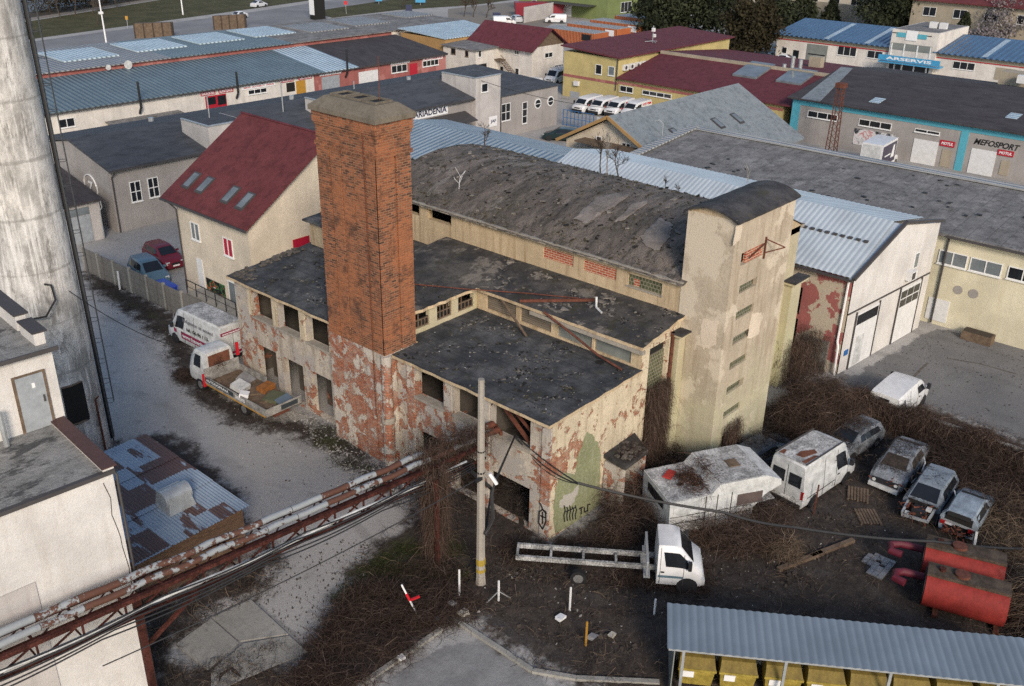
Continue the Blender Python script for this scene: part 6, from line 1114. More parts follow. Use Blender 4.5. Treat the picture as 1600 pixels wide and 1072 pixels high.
# kerbs and pads
KB = [gp((690, 985), (560, 1075)), gp((718, 975), (790, 1022), (832, 1050), (900, 1062), (1030, 1068))]
b = MB().m(M['concrete'])
for ln in KB:
    for a, c in zip(ln, ln[1:]): b.bar((a[0], a[1], .06), (c[0], c[1], .06), .2, .14)
tag(b.build('kerb'), kind='structure')
for i, (pts, lab) in enumerate(((((275, 1008), (330, 968), (372, 1005), (325, 1048)), 'left concrete slab of the pad in the dark soil'), (((333, 966), (392, 938), (450, 992), (376, 1003)), 'right concrete slab of the pad with a straight joint'), (((380, 1007), (452, 995), (480, 1020), (330, 1085), (330, 1050)), 'front concrete slab of the pad, cut by the frame'))):
    o = MB().m(M['concrete']); o.slab([(*p, .06) for p in gp(*pts)][::-1], .06); tag(o.build('concrete_slab'), lab, 'slab', 'slabs of the concrete pad')
# ------------------------------------------------------------------ vehicles (x forward, y left)
M['tyre'] = flat('tyre_rubber', (.018, .018, .019), .85, 0, .2, .2); M['lamp'] = flat('headlamp_glass', (.55, .57, .6), .15, 0, .6, .05); M['taillamp'] = flat('tail_lamp_red', (.30, .015, .015), .25); M['grille'] = flat('dark_grille', (.02, .02, .022), .5); M['rust_dull'] = flat('rust_patch', (.16, .065, .04), .85, 0, .2, .3); M['lettergrey'] = flat('grey_lettering', (.16, .16, .18), .5); M['mag'] = flat('dark_magenta_stripe', (.25, .02, .065), .5); M['redstripe'] = flat('red_stripe', (.50, .015, .025), .45)
M['vinewhite'] = flat('soiled_white_roof', (.50, .50, .49), .6, 0, .3, .45, 1.4)
class Veh:
    def __init__(s, name, label, cat, st, z0, paint, loc, heading, group=None, roof=None, cut=None):
        s.r = thing(name, label, cat, (loc[0], loc[1], loc[2] if len(loc) > 2 else 0), math.radians(heading), group); s.st = st; s.z0 = z0; s.paint = paint
        b = MB().m(paint); b.smooth = True; k0, k1 = cut or (0, len(st)); b.loft([s.ring(k) for k in range(k0, k1)]); b.build('body', s.r, world=False, sharp=40)
    def ring(s, k): return s.rg(*s.st[k])
    def rg(s, x, zt, wt, zb, wb):
        z0 = s.z0; h = [(wb * .93, z0), (wb * .995, z0 + .3 * (zb - z0)), (wb, zb - .12 * (zb - z0)), (wb * .985, zb), (wt * 1.0, zt - .07), (wt * .93, zt - .012)]
        return [(x, y, z) for y, z in h] + [(x, 0, zt + .012)] + [(x, -y, z) for y, z in h[::-1]]
    def at(s, x):
        st = s.st
        for a, c in zip(st, st[1:]):
            if min(a[0], c[0]) - 1e-6 <= x <= max(a[0], c[0]) + 1e-6: t = (x - a[0]) / (c[0] - a[0]) if a[0] != c[0] else 0; return tuple(a[i] + (c[i] - a[i]) * t for i in range(5))
        return st[0] if abs(x - st[0][0]) < abs(x - st[-1][0]) else st[-1]
    def sp(s, x, f, side, off=.012):
        q = s.at(x); a = Vector((q[4] * .985, q[3])); c = Vector((q[2], q[1] - .07)); p = a + (c - a) * f if f >= 0 else Vector((q[4], q[3] + f * (q[3] - s.z0))); return (x, side * (p.x + off), p.y)
    def side(s, xa, xb, fa, fb, mat, name, both=True, slope=0.0, n=3, off=.012):
        for sd in ((1, -1) if both is True else (both,)):
            b = MB().m(mat); P = []
            for i in range(n + 1):
                x = xa + (xb - xa) * i / n; P.append((s.sp(x, fa, sd, off), s.sp(x + slope, fb, sd, off)))
            for (a0, a1), (c0, c1) in zip(P, P[1:]): b.quad(a0, c0, c1, a1)
            ins = [tuple(Vector(p) - Vector((0, sd * .03, 0))) for q in P for p in q]
            o = b.build(name, s.r, world=False)
    def screen(s, i, j, mat, name='windscreen', lo=.08, hi=.92, w=.9, off=.012):
        a, c = s.st[i], s.st[j]; A = Vector((a[0], 0, a[1] + .012)); B = Vector((c[0], 0, c[1] + .012)); d = B - A; nrm = Vector((-d.z, 0, d.x)).normalized()
        if nrm.z < 0: nrm = -nrm
        nrm *= off; wa, wc = a[2] * w * .95, c[2] * w * .93; k = []
        for t in (lo, hi): p = A + d * t + nrm; ww = wa + (wc - wa) * t; k.append(((p.x, ww, p.z - .012), (p.x, 0, p.z), (p.x, -ww, p.z - .012)))
        b = MB().m(mat); b.quad(k[0][0], k[0][1], k[1][1], k[1][0]); b.quad(k[0][1], k[0][2], k[1][2], k[1][1]); b.build(name, s.r, world=False)
    def box(s, a, c, mat, name): b = MB().m(mat); b.box(a, c); return b.build(name, s.r, world=False)
    def wheels(s, xs, tr, r=.32, w=.22, rim=True, arch=True):
        for x in xs:
            for sd in (1, -1):
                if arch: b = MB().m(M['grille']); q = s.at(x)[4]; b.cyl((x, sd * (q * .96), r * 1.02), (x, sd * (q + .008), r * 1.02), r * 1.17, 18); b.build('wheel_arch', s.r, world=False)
                b = MB().m(M['tyre']); b.smooth = True; b.cyl((x, sd * (tr - w), r), (x, sd * tr, r), r, 18); f = b.build('wheel', s.r, world=False)
                if rim: b = MB().m(M['rim']); b.cyl((x, sd * (tr - .02), r), (x, sd * (tr + .012), r), r * .6, 12); b.build('rim', f, world=False)
def vanst(L, H, W, hood=.55, hz=1.05, cow=1.15):
    h = W / 2; f = L / 2
    return [(f, .75, h * .80, .62, h * .84), (f - .12, .98, h * .86, .80, h * .93), (f - hood, cow + .05, h * .88, cow - .08, h * .99), (f - hood - .75, H - .16, h * .80, cow + .02, h), (f - hood - 1.1, H - .03, h * .84, cow + .03, h), (0, H, h * .87, cow + .03, h), (-f + .15, H - .02, h * .86, cow + .03, h), (-f, H - .08, h * .84, cow, h * .98)]
def van(name, label, L, H, W, loc, hd, paint=None, group=None, roof=None, cat='van', wx_=None):
    v = Veh(name, label, cat, vanst(L, H, W), .28, paint or M['white'], loc, hd, group); f = L / 2; h = W / 2
    v.screen(2, 3, M['glass']); v.side(f - 1.05, f - 2.0, .06, .72, M['glass'], 'side_window', slope=-.28)
    v.box((f - .02, -h * .8, .3), (f + .07, h * .8, .62), M['blackplastic'], 'bumper'); v.box((f - .06, -h * .45, .72), (f + .02, h * .45, .86), M['grille'], 'grille')
    for sd in (1, -1): v.box((f - .16, sd * h * .55, .70), (f - .02, sd * h * .84, .92), M['lamp'], 'headlight'); v.box((f - 1.0, sd * (h + .02), 1.18), (f - .82, sd * (h + .2), 1.5), M['blackplastic'], 'mirror'); v.box((-f - .012, sd * (h * .84), .8), (-f + .05, sd * (h * .97), 1.25), M['taillamp'], 'tail_light')
    v.box((-f - .08, -h * .9, .3), (-f + .02, h * .9, .48), M['blackplastic'], 'bumper'); v.wheels((f - .95, -f + 1.0), h - .01, .33)
    for sd in (1, -1):
        for k, x in enumerate((f - 1.02, f - 2.12, f - 3.25)):
            b = MB().m(M['trim']); A = [Vector(v.sp(x, t, sd, .004)) for t in (-.85, -.4, 0, .5, .93)]
            for p, q in zip(A, A[1:]): b.bar(p, q, .022, .018)
            b.build('door_seam', v.r, world=False)
        b = MB().m(M['trim']); A = [Vector(v.sp(x, -.42, sd, .006)) for x in (f - 2.2, 0, -f + .35)]
        for p, q in zip(A, A[1:]): b.bar(p, q, .05, .02)
        b.build('rub_strip', v.r, world=False); v.box((f - 2.0, sd * (h - .01), 1.0), (f - 1.82, sd * (h + .025), 1.06), M['blackplastic'], 'handle')
    v.box((-f - .008, -.012, .5), (-f + .02, .012, H - .25), M['trim'], 'door_seam'); v.box((-f - .012, -.3, .55), (-f + .01, .22, .67), M['signwhite'], 'number_plate')
    if roof: b = MB().m(roof); b.slab([(f - 1.75, -h * .74, H + .022), (f - 1.75, h * .74, H + .022), (-f + .12, h * .76, H + .03), (-f + .12, -h * .76, H + .03)], .03); b.build('roof_panel', v.r, world=False)
    return v
def vtext(v, s, x0, x1, z0, z1, side, mat, shear=0.0, off=.02):
    b = MB().m(mat); h = max(v.at(x0)[4], v.at(x1)[4]); hz = v.at(x0)[2]; H = v.at(x0)[1]
    q0, q1 = v.at((x0 + x1) / 2)[3], H - .07; yb = v.at((x0 + x1) / 2)[4]; yt = v.at((x0 + x1) / 2)[2]; Y = lambda z: side * ((yb + (yt - yb) * max(0, (z - q0) / (q1 - q0))) + off)
    p0 = Vector((x0, Y(z0), z0)); p1 = Vector((x0, Y(z1), z1)); up = (p1 - p0); add_text(b, s, p0, (1 if x1 > x0 else -1, 0, 0), up.normalized(), abs(x1 - x0), up.length, shear); return b.build('lettering', v.r, world=False)
# lettered van beside the left wing
v = van('lettered_van', 'white high-roof van with grey lettering and dark magenta stripe parked at the fence', 6.0, 2.55, 2.02, (28.85, 51.1), 91, M['white_dirty'], roof=M['vinewhite'])
vtext(v, 'haligasson az eszem!', .95, -2.35, 1.75, 2.05, 1, M['lettergrey']); vtext(v, 'tel.: 06-96 / 13-', .6, -1.9, 1.3, 1.55, 1, M['inkblack'])
v.side(1.25, -2.3, -.62, -.10, M['mag'], 'stripe', 1); vtext(v, 'www.hexenkult.hu', 1.1, -2.1, .72, 1.0, 1, M['signwhite'], off=.03)
b = MB().m(M['mag']); b.box((-3.03, -.85, 1.95), (-3.012, .85, 2.15)); b.box((-3.09, -.9, .62), (-3.072, .9, .76)); b.m(M['signwhite']); add_text(b, 'www.hexenkult.hu', (-3.036, .75, 1.99), (0, -1, 0), (0, 0, 1), 1.5, .12); b.build('rear_stripe', v.r, world=False)
b = MB().m(M['inkblack']); b.box((-3.03, -.85, 1.1), (-3.012, -.5, 1.4)); b.m(M['signwhite']); add_text(b, 'TV', (-3.036, -.55, 1.16), (0, -1, 0), (0, 0, 1), .22, .17); b.m(M['lettergrey']); b.bar((2.0, .99, 1.75), (1.95, .93, 2.15), .05, .03); b.build('emblem', v.r, world=False)
v.box((1.75, 1.0, .85), (2.05, 1.025, 1.1), M['mag'], 'emblem')
# four company vans
jl = ['leftmost of the four red-striped white vans by the yellow building', 'second from the left of the four red-striped vans', 'third from the left of the four red-striped vans', 'rightmost red-striped van, half hidden by the grey gable roof']
for i, (x, y) in enumerate(((103.2, 78.0), (103.9, 75.9), (104.6, 73.8), (105.4, 71.7))):
    if i == 0:
        v = van('striped_van', jl[0], 4.9, 1.95, 1.92, (x, y), 184, M['white'], 'red-striped white vans'); jv = v
        v.side(-.1, -2.2, .35, .72, M['redstripe'], 'stripe'); v.side(1.15, .2, -.3, .02, M['redstripe'], 'door_stripe'); vtext(v, 'RYBA', -.2, -1.5, 1.42, 1.6, 1, M['signwhite'], off=.03); vtext(v, 'RYBA', -1.5, -.2, 1.42, 1.6, -1, M['signwhite'], off=.03)
    else: copy_thing(jv.r, (x, y, 0), math.radians(184), jl[i])
van('delivery_van', 'small white van parked between the grey workshop corner and yellow building', 4.5, 1.9, 1.85, (107.2, 91.6), 186, M['white'])
v = van('minibus', 'white minibus with side windows and roof rack by the white stair house', 5.0, 2.2, 1.95, (116.0, 93.6), 188, M['white']); v.side(.35, -.75, .08, .72, M['glass'], 'side_window'); v.side(-.9, -2.1, .08, .72, M['glass'], 'side_window')
b = MB().m(M['galv'])
for k in range(5): b.bar((.9 - k * .7, -.8, 2.3), (.9 - k * .7, .8, 2.3), .05)
b.build('roof_rack', v.r, world=False)
v = van('panel_van', 'clean white panel van parked on the asphalt behind the vine wall', 4.8, 1.95, 1.92, (51.4, 15.5), 0, M['white'])
v.box((-2.46, -.3, 1.55), (-2.43, .25, 1.68), M['inkblack'], 'handle'); vtext(v, 'P', -1.6, -1.9, 1.2, 1.6, -1, M['lettergrey'])
v = van('abandoned_van', 'dirty white high-roof van with rusty roof among the wrecks', 5.0, 2.62, 2.05, (40.55, 15.5), -6, M['white_dirty'], roof=M['vinewhite'])
b = MB().m(M['rust_dull']); b.slab([(-1.9, -.35, 2.665), (-1.0, -.55, 2.665), (-.85, -.3, 2.665), (-1.5, .05, 2.665), (-1.95, .0, 2.665)][::-1], .01); b.slab([(-2.3, -.72, 2.662), (-1.2, -.74, 2.662), (-1.3, -.6, 2.662), (-2.25, -.5, 2.662)], .01); b.slab([(-2.3, .45, 2.662), (-1.9, .55, 2.662), (-1.9, .7, 2.662), (-2.3, .72, 2.662)], .01); b.build('rust_patch', v.r, world=False)
for sd in (1, -1): v.box((-2.512, sd * .12, 1.35), (-2.498, sd * .78, 2.0), M['glass'], 'rear_window')
b = MB().m(M['inkblack']); b.bar((.15, -1.02, .5), (.15, -.93, 1.9), .03); b.bar((.15, -.93, 1.9), (1.2, -.95, 1.8), .03); b.build('door_seam', v.r, world=False)
b = MB().m(M['trim'])
for sd in (1, -1): b.bar((.9, sd * .82, 2.65), (-2.4, sd * .84, 2.67), .05)
b.build('roof_rail', v.r, world=False)
# box truck at the motor shop
v = Veh('box_truck', 'white box truck with dark printed side outside the motorcycle shop', 'truck', [(3.2, .9, .75, .7, .85), (3.05, 1.15, .84, .95, .95), (2.6, 1.35, .86, 1.2, .98), (2.0, 2.15, .80, 1.25, .98), (1.3, 2.2, .82, 1.25, .98)], .35, M['white'], (102.6, 38.0), 4)
v.screen(2, 3, M['glass']); v.side(2.3, 1.5, .1, .75, M['glass'], 'side_window', slope=-.15); v.box((-3.4, -1.1, .75), (1.28, 1.1, 3.35), M['white'], 'cargo_box'); v.box((-3.2, -1.125, 1.0), (1.1, -1.103, 3.1), flat('dark_print', (.04, .03, .06), .4), 'printed_side'); v.box((-2.4, -1.14, 1.9), (-.6, -1.127, 2.05), M['signwhite'], 'lettering')
b = MB().m(M['signwhite']); b.hexa([(-.4, -1.14, 1.5), (.6, -1.14, 1.5), (.6, -1.127, 1.5), (-.4, -1.127, 1.5)], [(.1, -1.14, 2.8), (.5, -1.14, 2.8), (.5, -1.127, 2.8), (.1, -1.127, 2.8)]); b.build('emblem', v.r, world=False); v.box((-3.42, -.98, .85), (-3.402, .98, 3.2), M['white_dirty'], 'rear_door'); v.box((-2.9, -.9, .4), (2.0, .9, .7), M['grille'], 'chassis'); v.wheels((2.35, -1.6), .98, .38)
# cars
def carst(L, H, W, hood=.95, trunk=.5, hz=.92, cow=.98, est=False):
    h = W / 2; f = L / 2
    s = [(f, .58, h * .72, .48, h * .78), (f - .14, .74, h * .80, .62, h * .92), (f - .5, hz - .06, h * .84, hz - .2, h * .99), (f - hood, cow, h * .84, cow - .1, h), (f - hood - .85, H - .05, h * .70, cow - .03, h), (f - hood - 1.25, H, h * .72, cow - .02, h), (-f + trunk + .9, H - .02, h * .72, cow, h)]
    return s + ([(-f + .25, H - .10, h * .70, cow, h * .98), (-f, 1.0, h * .78, .8, h * .95)] if est else [(-f + trunk, cow + .08, h * .80, cow - .04, h * .99), (-f + .1, cow + .02, h * .8, cow - .1, h * .96), (-f, .8, h * .78, .66, h * .9)])
def car(name, label, L, H, W, loc, hd, paint, est=False, group=None, wreck=False, hood=.95, glassm=None, cut=None):
    v = Veh(name, label, 'car', carst(L, H, W, hood, est=est), .22, paint, loc, hd, group, cut=cut); f = L / 2; h = W / 2; gm = glassm or M['glass']
    v.screen(3, 4, gm); xe = -f + (1.35 if not est else .55)
    v.side(f - hood - .62, .02, .08, .86, gm, 'side_window', slope=-.12); v.side(-.08, xe, .08, .86, gm, 'side_window', slope=.05); k = len(v.st); v.screen(6, 7, gm, 'rear_window') if not est else v.screen(7, 8, gm, 'rear_window', .06, .55)
    if not wreck:
        v.box((f - .03, -h * .4, .5), (f + .015, h * .4, .64), M['grille'], 'grille'); v.box((f - .02, -.26, .36), (f + .03, .26, .47), M['signwhite'], 'number_plate')
    for sd in (1, -1):
        if not wreck: v.box((f - .25, sd * h * .5, .58), (f - .07, sd * h * .82, .72), M['lamp'], 'headlight'); v.box((f - hood - .75, sd * (h - .02), .98), (f - hood - .6, sd * (h + .16), 1.1), paint, 'mirror')
        v.box((-f + .01, sd * h * .62, .66), (-f + .1, sd * h * .88, .82), M['taillamp'], 'tail_light')
    v.wheels((f - .85, -f + .8), h - .01, .3, .2); return v
def dull(n_, c, var=.2): return flat(n_, c, .45, 0, .45, var, 2)
car('parked_car', 'steel blue people carrier parked behind the concrete fence', 4.0, 1.62, 1.85, (32.35, 64.3), -98, flat('steel_blue_paint', (.085, .15, .20), .3, 0, .5, .05), True, hood=.75)
car('parked_car', 'dark red car half hidden behind the cream house corner', 4.1, 1.5, 1.75, (34.9, 66.6), -95, flat('dark_red_paint', (.14, .012, .022), .3, 0, .5, .05), True)
car('parked_car', 'dark green estate car beside the peach gable house', 4.4, 1.5, 1.75, (88.2, 70.2), 118, flat('dark_green_paint', (.015, .03, .032), .25, 0, .5, .05), True)
car('wrecked_car', 'silver saloon wreck with leaf-strewn bonnet and smashed chrome front', 4.6, 1.45, 1.78, (44.75, 12.75), 184, dull('grimy_silver_paint', (.26, .28, .30), .42), wreck=True, glassm=flat('leaf_strewn_glass', (.055, .042, .032), .6, 0, .3, .45))
car('wrecked_car', 'grey wreck without bonnet, its dark engine bay open', 4.2, 1.5, 1.74, (42.75, 10.55), 184, dull('blue_grey_paint', (.22, .255, .29), .32), True, wreck=True, cut=(3, 9))
car('wrecked_car', 'pale blue hatchback wreck with its tailgate missing', 3.9, 1.42, 1.66, (42.9, 8.75), 3, dull('pale_blue_paint', (.27, .32, .365), .32), True, wreck=True, glassm=M['dark'], cut=(0, 8))
car('wrecked_car', 'silver hatchback buried under brambles beside the vine wall', 4.0, 1.42, 1.7, (45.3, 15.6), 172, dull('dirty_silver_paint', (.22, .24, .26), .45), True, wreck=True)
car('wrecked_car', 'dark blue car under dead twigs at the tower foot', 4.2, 1.45, 1.72, (40.9, 18.4), -8, dull('dark_blue_paint', (.06, .078, .10), .3), True, wreck=True)
# smashed fronts of the wrecks, part of each
def wreck_front(o, f, h, seed, silver):
    r = random.Random(seed); b = MB().m(M['grille'])
    b.box((f - .05, -h * .72, .42), (f + .03, h * .72, .78)); b.m(M['rustbar'])
    for i in range(14): x, y, z = f + r.uniform(-.3, .1), r.uniform(-h * .75, h * .75), r.uniform(.45, .85); b.bar((x, y, z), (x + r.uniform(-.2, .15), y + r.uniform(-.25, .25), z + r.uniform(-.12, .15)), .05)
    b.m(silver); b.bar((f + .05, -h * .85, .42), (f + .13, h * .8, .38), .16, .2)
    for sd in (1, -1): b.smooth = True; b.cyl((f - .06, sd * h * .6, .66), (f + .05, sd * h * .6, .66), .09, 10); b.smooth = False
    b.build('smashed_front', o, world=False)
wk = [o for o in C.objects if o.name.startswith('wrecked_car')]
wreck_front(wk[0], 2.3, .89, 1, M['white_dirty'])
r = random.Random(7); b = MB().m(M['dark']); b.box((1.05, -.62, .45), (1.2, .62, .92)); b.m(M['blackplastic']); b.box((1.2, -.28, .4), (1.8, .32, .8)); b.m(M['rustbar'])
for i in range(46): x, y = r.uniform(1.1, 2.1), r.uniform(-.7, .7); z = r.uniform(.35, .85); b.bar((x, y, z), (x + r.uniform(-.3, .3), y + r.uniform(-.3, .3), z + r.uniform(-.2, .2)), r.uniform(.03, .07))
b.m(M['galv']); b.bar((1.1, .62, .78), (2.0, .55, .5), .1, .14); b.bar((1.1, -.62, .78), (2.05, -.6, .55), .1, .14); b.bar((2.0, -.62, .42), (1.95, .6, .5), .1, .12); b.m(M['white_dirty']); b.box((1.35, .3, .78), (1.6, .52, .92)); b.box((1.95, -.5, .55), (2.03, -.3, .7)); b.m(M['tyre']); b.cyl((1.25, .62, .3), (1.25, .8, .3), .3, 14); b.build('engine_bay', wk[1], world=False)
b = MB().m(M['dark']); b.box((-1.72, -.6, .35), (-1.6, .6, 1.2)); b.m(M['rustbar'])
for i in range(26): x, y = r.uniform(-2.1, -1.7), r.uniform(-.6, .6); z = r.uniform(.3, .7); b.bar((x, y, z), (x + r.uniform(-.25, .2), y + r.uniform(-.3, .3), z + r.uniform(-.15, .15)), .045)
b.m(M['lamp']); b.box((-1.79, .1, .62), (-1.73, .6, .8)); b.m(M['galv']); b.bar((-1.8, -.72, .78), (-1.78, .75, .82), .06, .1); b.bar((-1.95, -.85, .9), (-2.3, -.95, .35), .1, .5); b.build('open_tail', wk[2], world=False)
for o, yy in ((wk[0], 1), (wk[1], 1)): b = MB().m(M['white_dirty']); b.tube([(1.1, yy * .95, .4), (.85, yy * 1.25, .9), (.2, yy * 1.2, 1.25), (-.2, yy * 1.0, 1.3)], .035, 6); b.build('bent_door_frame', o, world=False)
# parked cars at the service yard and on the road
for i, (px, py, hd, c, lab) in enumerate(((1188, 94, 100, (.03, .035, .04), 'dark car parked left of the white car at the blue roofed service'), (1222, 98, 100, (.62, .63, .64), 'white car parked by the service yard porch'), (1476, 121, 95, (.02, .022, .026), 'black car by the sky blue service pillar'), (1532, 127, 95, (.02, .02, .02), 'black estate car under the white service wall'), (806, 34, 60, (.45, .46, .47), 'silver estate car beside the red skip'), (373, 29, 192, (.6, .61, .62), 'white car on the far road, nearer the footpath lamp'), (405, 11, 12, (.55, .56, .58), 'pale car on the far road, higher in the picture'))):
    q = G(px, py); car('parked_car', lab, 4.3, 1.48, 1.75, (q[0], q[1]), hd, flat('car_paint_%s' % ('abcdefg'[i]), c, .3, 0, .5, .05), i in (3, 4))
van('delivery_van', 'white van by the green building canopy', 4.6, 1.9, 1.85, G(868, 36)[:2], 130, M['white']); van('delivery_van', 'white van with open rear beside the pale blue roof', 4.8, 1.95, 1.9, G(788, 40)[:2], -40, M['white'])
# dropside truck full of scrap
TR = thing('dropside_truck', 'old white dropside truck with a bed full of scrap beside the ruin', 'truck', (26.35, 43.3, 0), math.radians(90.5))
v = Veh.__new__(Veh); v.r = TR; v.z0 = .55; v.paint = M['white_dirty']
v.st = [(3.95, 1.55, .88, 1.25, .98), (3.85, 2.0, .86, 1.45, 1.0), (3.5, 2.5, .80, 1.5, 1.0), (3.3, 2.56, .84, 1.5, 1.0), (2.4, 2.56, .84, 1.5, 1.0), (2.3, 2.52, .84, 1.5, 1.0)]
b = MB().m(M['white_dirty']); b.smooth = True; b.loft([v.ring(k) for k in range(6)]); b.build('cab', TR, world=False, sharp=40); v.screen(1, 2, M['glass'], lo=.0, hi=.95); v.side(3.45, 2.75, .05, .8, M['glass'], 'side_window')
v.box((2.27, -.7, 1.55), (2.297, .7, 2.35), M['rust_dull'], 'rear_panel'); v.wheels((3.0, -1.3), .98, .4, .25, arch=False)
v.box((-3.5, -.5, .55), (2.3, .5, .75), M['rustbar'], 'chassis'); b = MB().m(M['wood']); b.box((-3.7, -1.12, .85), (2.1, 1.12, .95)); b.build('bed', TR, world=False)
M['dropside'] = flat('worn_dropside', (.33, .32, .30), .7, 0, .3, .4); M['oldsign'] = flat('dark_sign_band', (.035, .045, .05), .6)
for (a, c) in (((-3.7, 1.121, .9), (-.85, 1.16, 1.35)), ((-.8, 1.121, .9), (2.1, 1.16, 1.35)), ((-3.74, -1.16, .9), (-3.701, 1.16, 1.35)), ((-.6, -1.16, .9), (2.1, -1.121, 1.35)), ((2.101, -1.16, .9), (2.14, 1.16, 1.75))): v.box(a, c, M['dropside'], 'dropside')
v.box((-.7, 1.161, 1.02), (2.05, 1.175, 1.3), M['oldsign'], 'sign_band'); b = MB().m(M['signwhite']); add_text(b, 'AUTODOPRAVA', (1.95, 1.18, 1.08), (-1, 0, 0), (0, 0, 1), 2.2, .17); b.build('lettering', TR, world=False); b = MB().m(M['signwhite']); add_text(b, 'SERVIS', (-.9, 1.18, 1.05), (-1, 0, 0), (0, 0, 1), .9, .2); b.build('lettering', TR, world=False)
v.box((-3.76, -.9, .98), (-3.741, .2, 1.25), M['oldsign'], 'sign_band'); v.box((-3.6, 1.161, .82), (2.0, 1.17, .9), M['amber'], 'side_rail')
for x, y, h in ((2.2, 1.2, 1.1), (2.2, -1.15, 2.3)): v.box((x - .08, y - .12, h - .45), (x + .02, y + .06, h + .35), M['redstripe'], 'red_marker')
r = random.Random(12)
def junk(name, label, cat, x, y, z, w_, d_, h_, rz, mat, tilt=0.0):
    mm = Matrix.Translation((x, y, z)) @ Matrix.Rotation(rz, 4, 'Z') @ Matrix.Rotation(tilt, 4, 'X'); b = MB().m(mat); q = [mm @ Vector(p) for p in ((-w_ / 2, -d_ / 2, 0), (w_ / 2, -d_ / 2, 0), (w_ / 2, d_ / 2, 0), (-w_ / 2, d_ / 2, 0))]; q2 = [mm @ Vector((p[0], p[1], h_)) for p in ((-w_ / 2, -d_ / 2), (w_ / 2, -d_ / 2), (w_ / 2, d_ / 2), (-w_ / 2, d_ / 2))]
    b.hexa([tuple(p) for p in q], [tuple(p) for p in q2]); return tag(b.build(name), label, cat)
M['steelplate'] = flat('dull_steel_plate', (.27, .27, .275), .5, .1, .4, .2); M['orangebox'] = flat('orange_board', (.30, .12, .035), .7, 0, .3, .25)
junk('scrap_sheet', 'large grey sheet leaning in the truck bed', 'sheet', 26.9, 43.6, 1.0, 1.0, 1.3, .05, .5, M['steelplate'], .5); junk('scrap_cabinet', 'pale square cabinet lying on the truck bed side', 'cabinet', 25.9, 43.0, 1.15, .8, .8, .3, .3, M['white_dirty'], .3); junk('scrap_box', 'orange open box in the truck bed', 'box', 27.0, 42.1, .96, .9, .6, .32, .2, M['orangebox']); junk('scrap_box', 'small crumpled white bag on the truck side board', 'bag', 25.5, 42.0, 1.2, .5, .5, .2, .8, M['signwhite'], .2); junk('scrap_sheet', 'blue corrugated sheet at the truck tailgate', 'sheet', 26.9, 40.2, 1.0, 1.0, .7, .06, .2, flat('blue_grey_scrap', (.10, .14, .19), .5), .5); junk('scrap_board', 'brown board slab in the truck bed', 'board', 26.4, 42.4, .96, .9, .5, .08, 1.0, M['wood']); junk('scrap_board', 'mossy green mattress at the back of the truck bed', 'mattress', 26.7, 40.9, .97, 1.1, .9, .18, .4, flat('mossy_cloth', (.10, .105, .06), .9))
sc_ = MB().m(M['wood'])
for i in range(60): rubble(sc_, r.uniform(25.5, 27.2), r.uniform(40, 45), .95, r.choice((.05, .09, .14)), r)
tag(sc_.build('scrap_pile'), kind='stuff')
# flat-bed chassis cab
hd = -53.7; a = math.radians(hd); ln = (math.sin(-a), math.cos(a)); wc = ((26.65 + 29.46) / 2 + ln[0] * .95, (19.38 + 15.56) / 2 + ln[1] * .95)
v = Veh('chassis_cab', 'white chassis cab lorry with bare white frame rails, half sunk in brambles', 'truck', [(2.85, 1.0, .72, .75, .84), (2.75, 1.22, .80, 1.0, .96), (2.45, 1.42, .84, 1.22, 1.0), (1.8, 2.22, .76, 1.3, 1.0), (1.5, 2.28, .80, 1.3, 1.0), (.95, 2.28, .80, 1.3, 1.0), (.9, 2.25, .80, 1.3, 1.0)], .4, M['white'], wc, hd)
v.screen(2, 3, M['glass']); v.side(2.25, 1.25, .06, .76, M['glass'], 'side_window', slope=-.12); v.wheels((2.37, -2.37), .95, .36, .24, arch=True) if False else v.wheels((2.2, -2.37), .96, .36, .24, arch=False)
b = MB().m(M['grille']); b.cyl((2.2, -.94, .4), (2.2, -1.008, .4), .45, 18); b.cyl((2.2, .94, .4), (2.2, 1.008, .4), .45, 18); b.build('wheel_arch', v.r, world=False)
v.side(2.0, .95, -.55, -.42, flat('blue_grey_trim', (.10, .16, .2), .5), 'trim_strip')
b = MB().m(flat('rust_streaked_frame', (.42, .42, .41), .6, 0, .3, .5, 1.6))
for s_ in (.42, -.42): b.bar((.9, s_, .85), (-5.1, s_, .85), .13, .2)
for x in (-5.05, -3.6, -2.2, -.8, .3): b.bar((x, -.42, .85), (x, .42, .85), .1, .14)
b.build('frame_rail', v.r, world=False); b = MB().m(M['galv']); b.box((.35, -1.05, .75), (.62, 1.05, .85)); b.bar((.48, -1.05, .8), (.48, -1.05, 1.55), .08); b.bar((.48, 1.05, .8), (.48, 1.05, 1.55), .08); b.bar((.48, -1.05, 1.55), (.48, 1.05, 1.55), .1, .1); b.build('headboard', v.r, world=False)
v.box((2.74, -.85, .42), (2.93, .85, .7), M['white_dirty'], 'bumper'); 
for sd in (1, -1): v.box((2.7, sd * .55, .86), (2.83, sd * .84, 1.08), M['lamp'], 'headlight'); v.box((2.15, sd * 1.02, 1.35), (2.3, sd * 1.2, 1.75), M['blackplastic'], 'mirror')
v.box((1.05, -1.02, 1.05), (1.2, -1.005, 1.12), M['inkblack'], 'handle')
b = MB().m(M['trim'])
for sd in (1, -1):
    for x in (1.02, 2.0):
        A = [Vector(v.sp(x, t, sd, .004)) for t in (-.9, -.4, 0, .5, .95)]
        for p, q in zip(A, A[1:]): b.bar(p, q, .022, .018)
b.build('door_seam', v.r, world=False); v.box((2.8, -.4, .78), (2.865, .4, .92), M['grille'], 'grille')
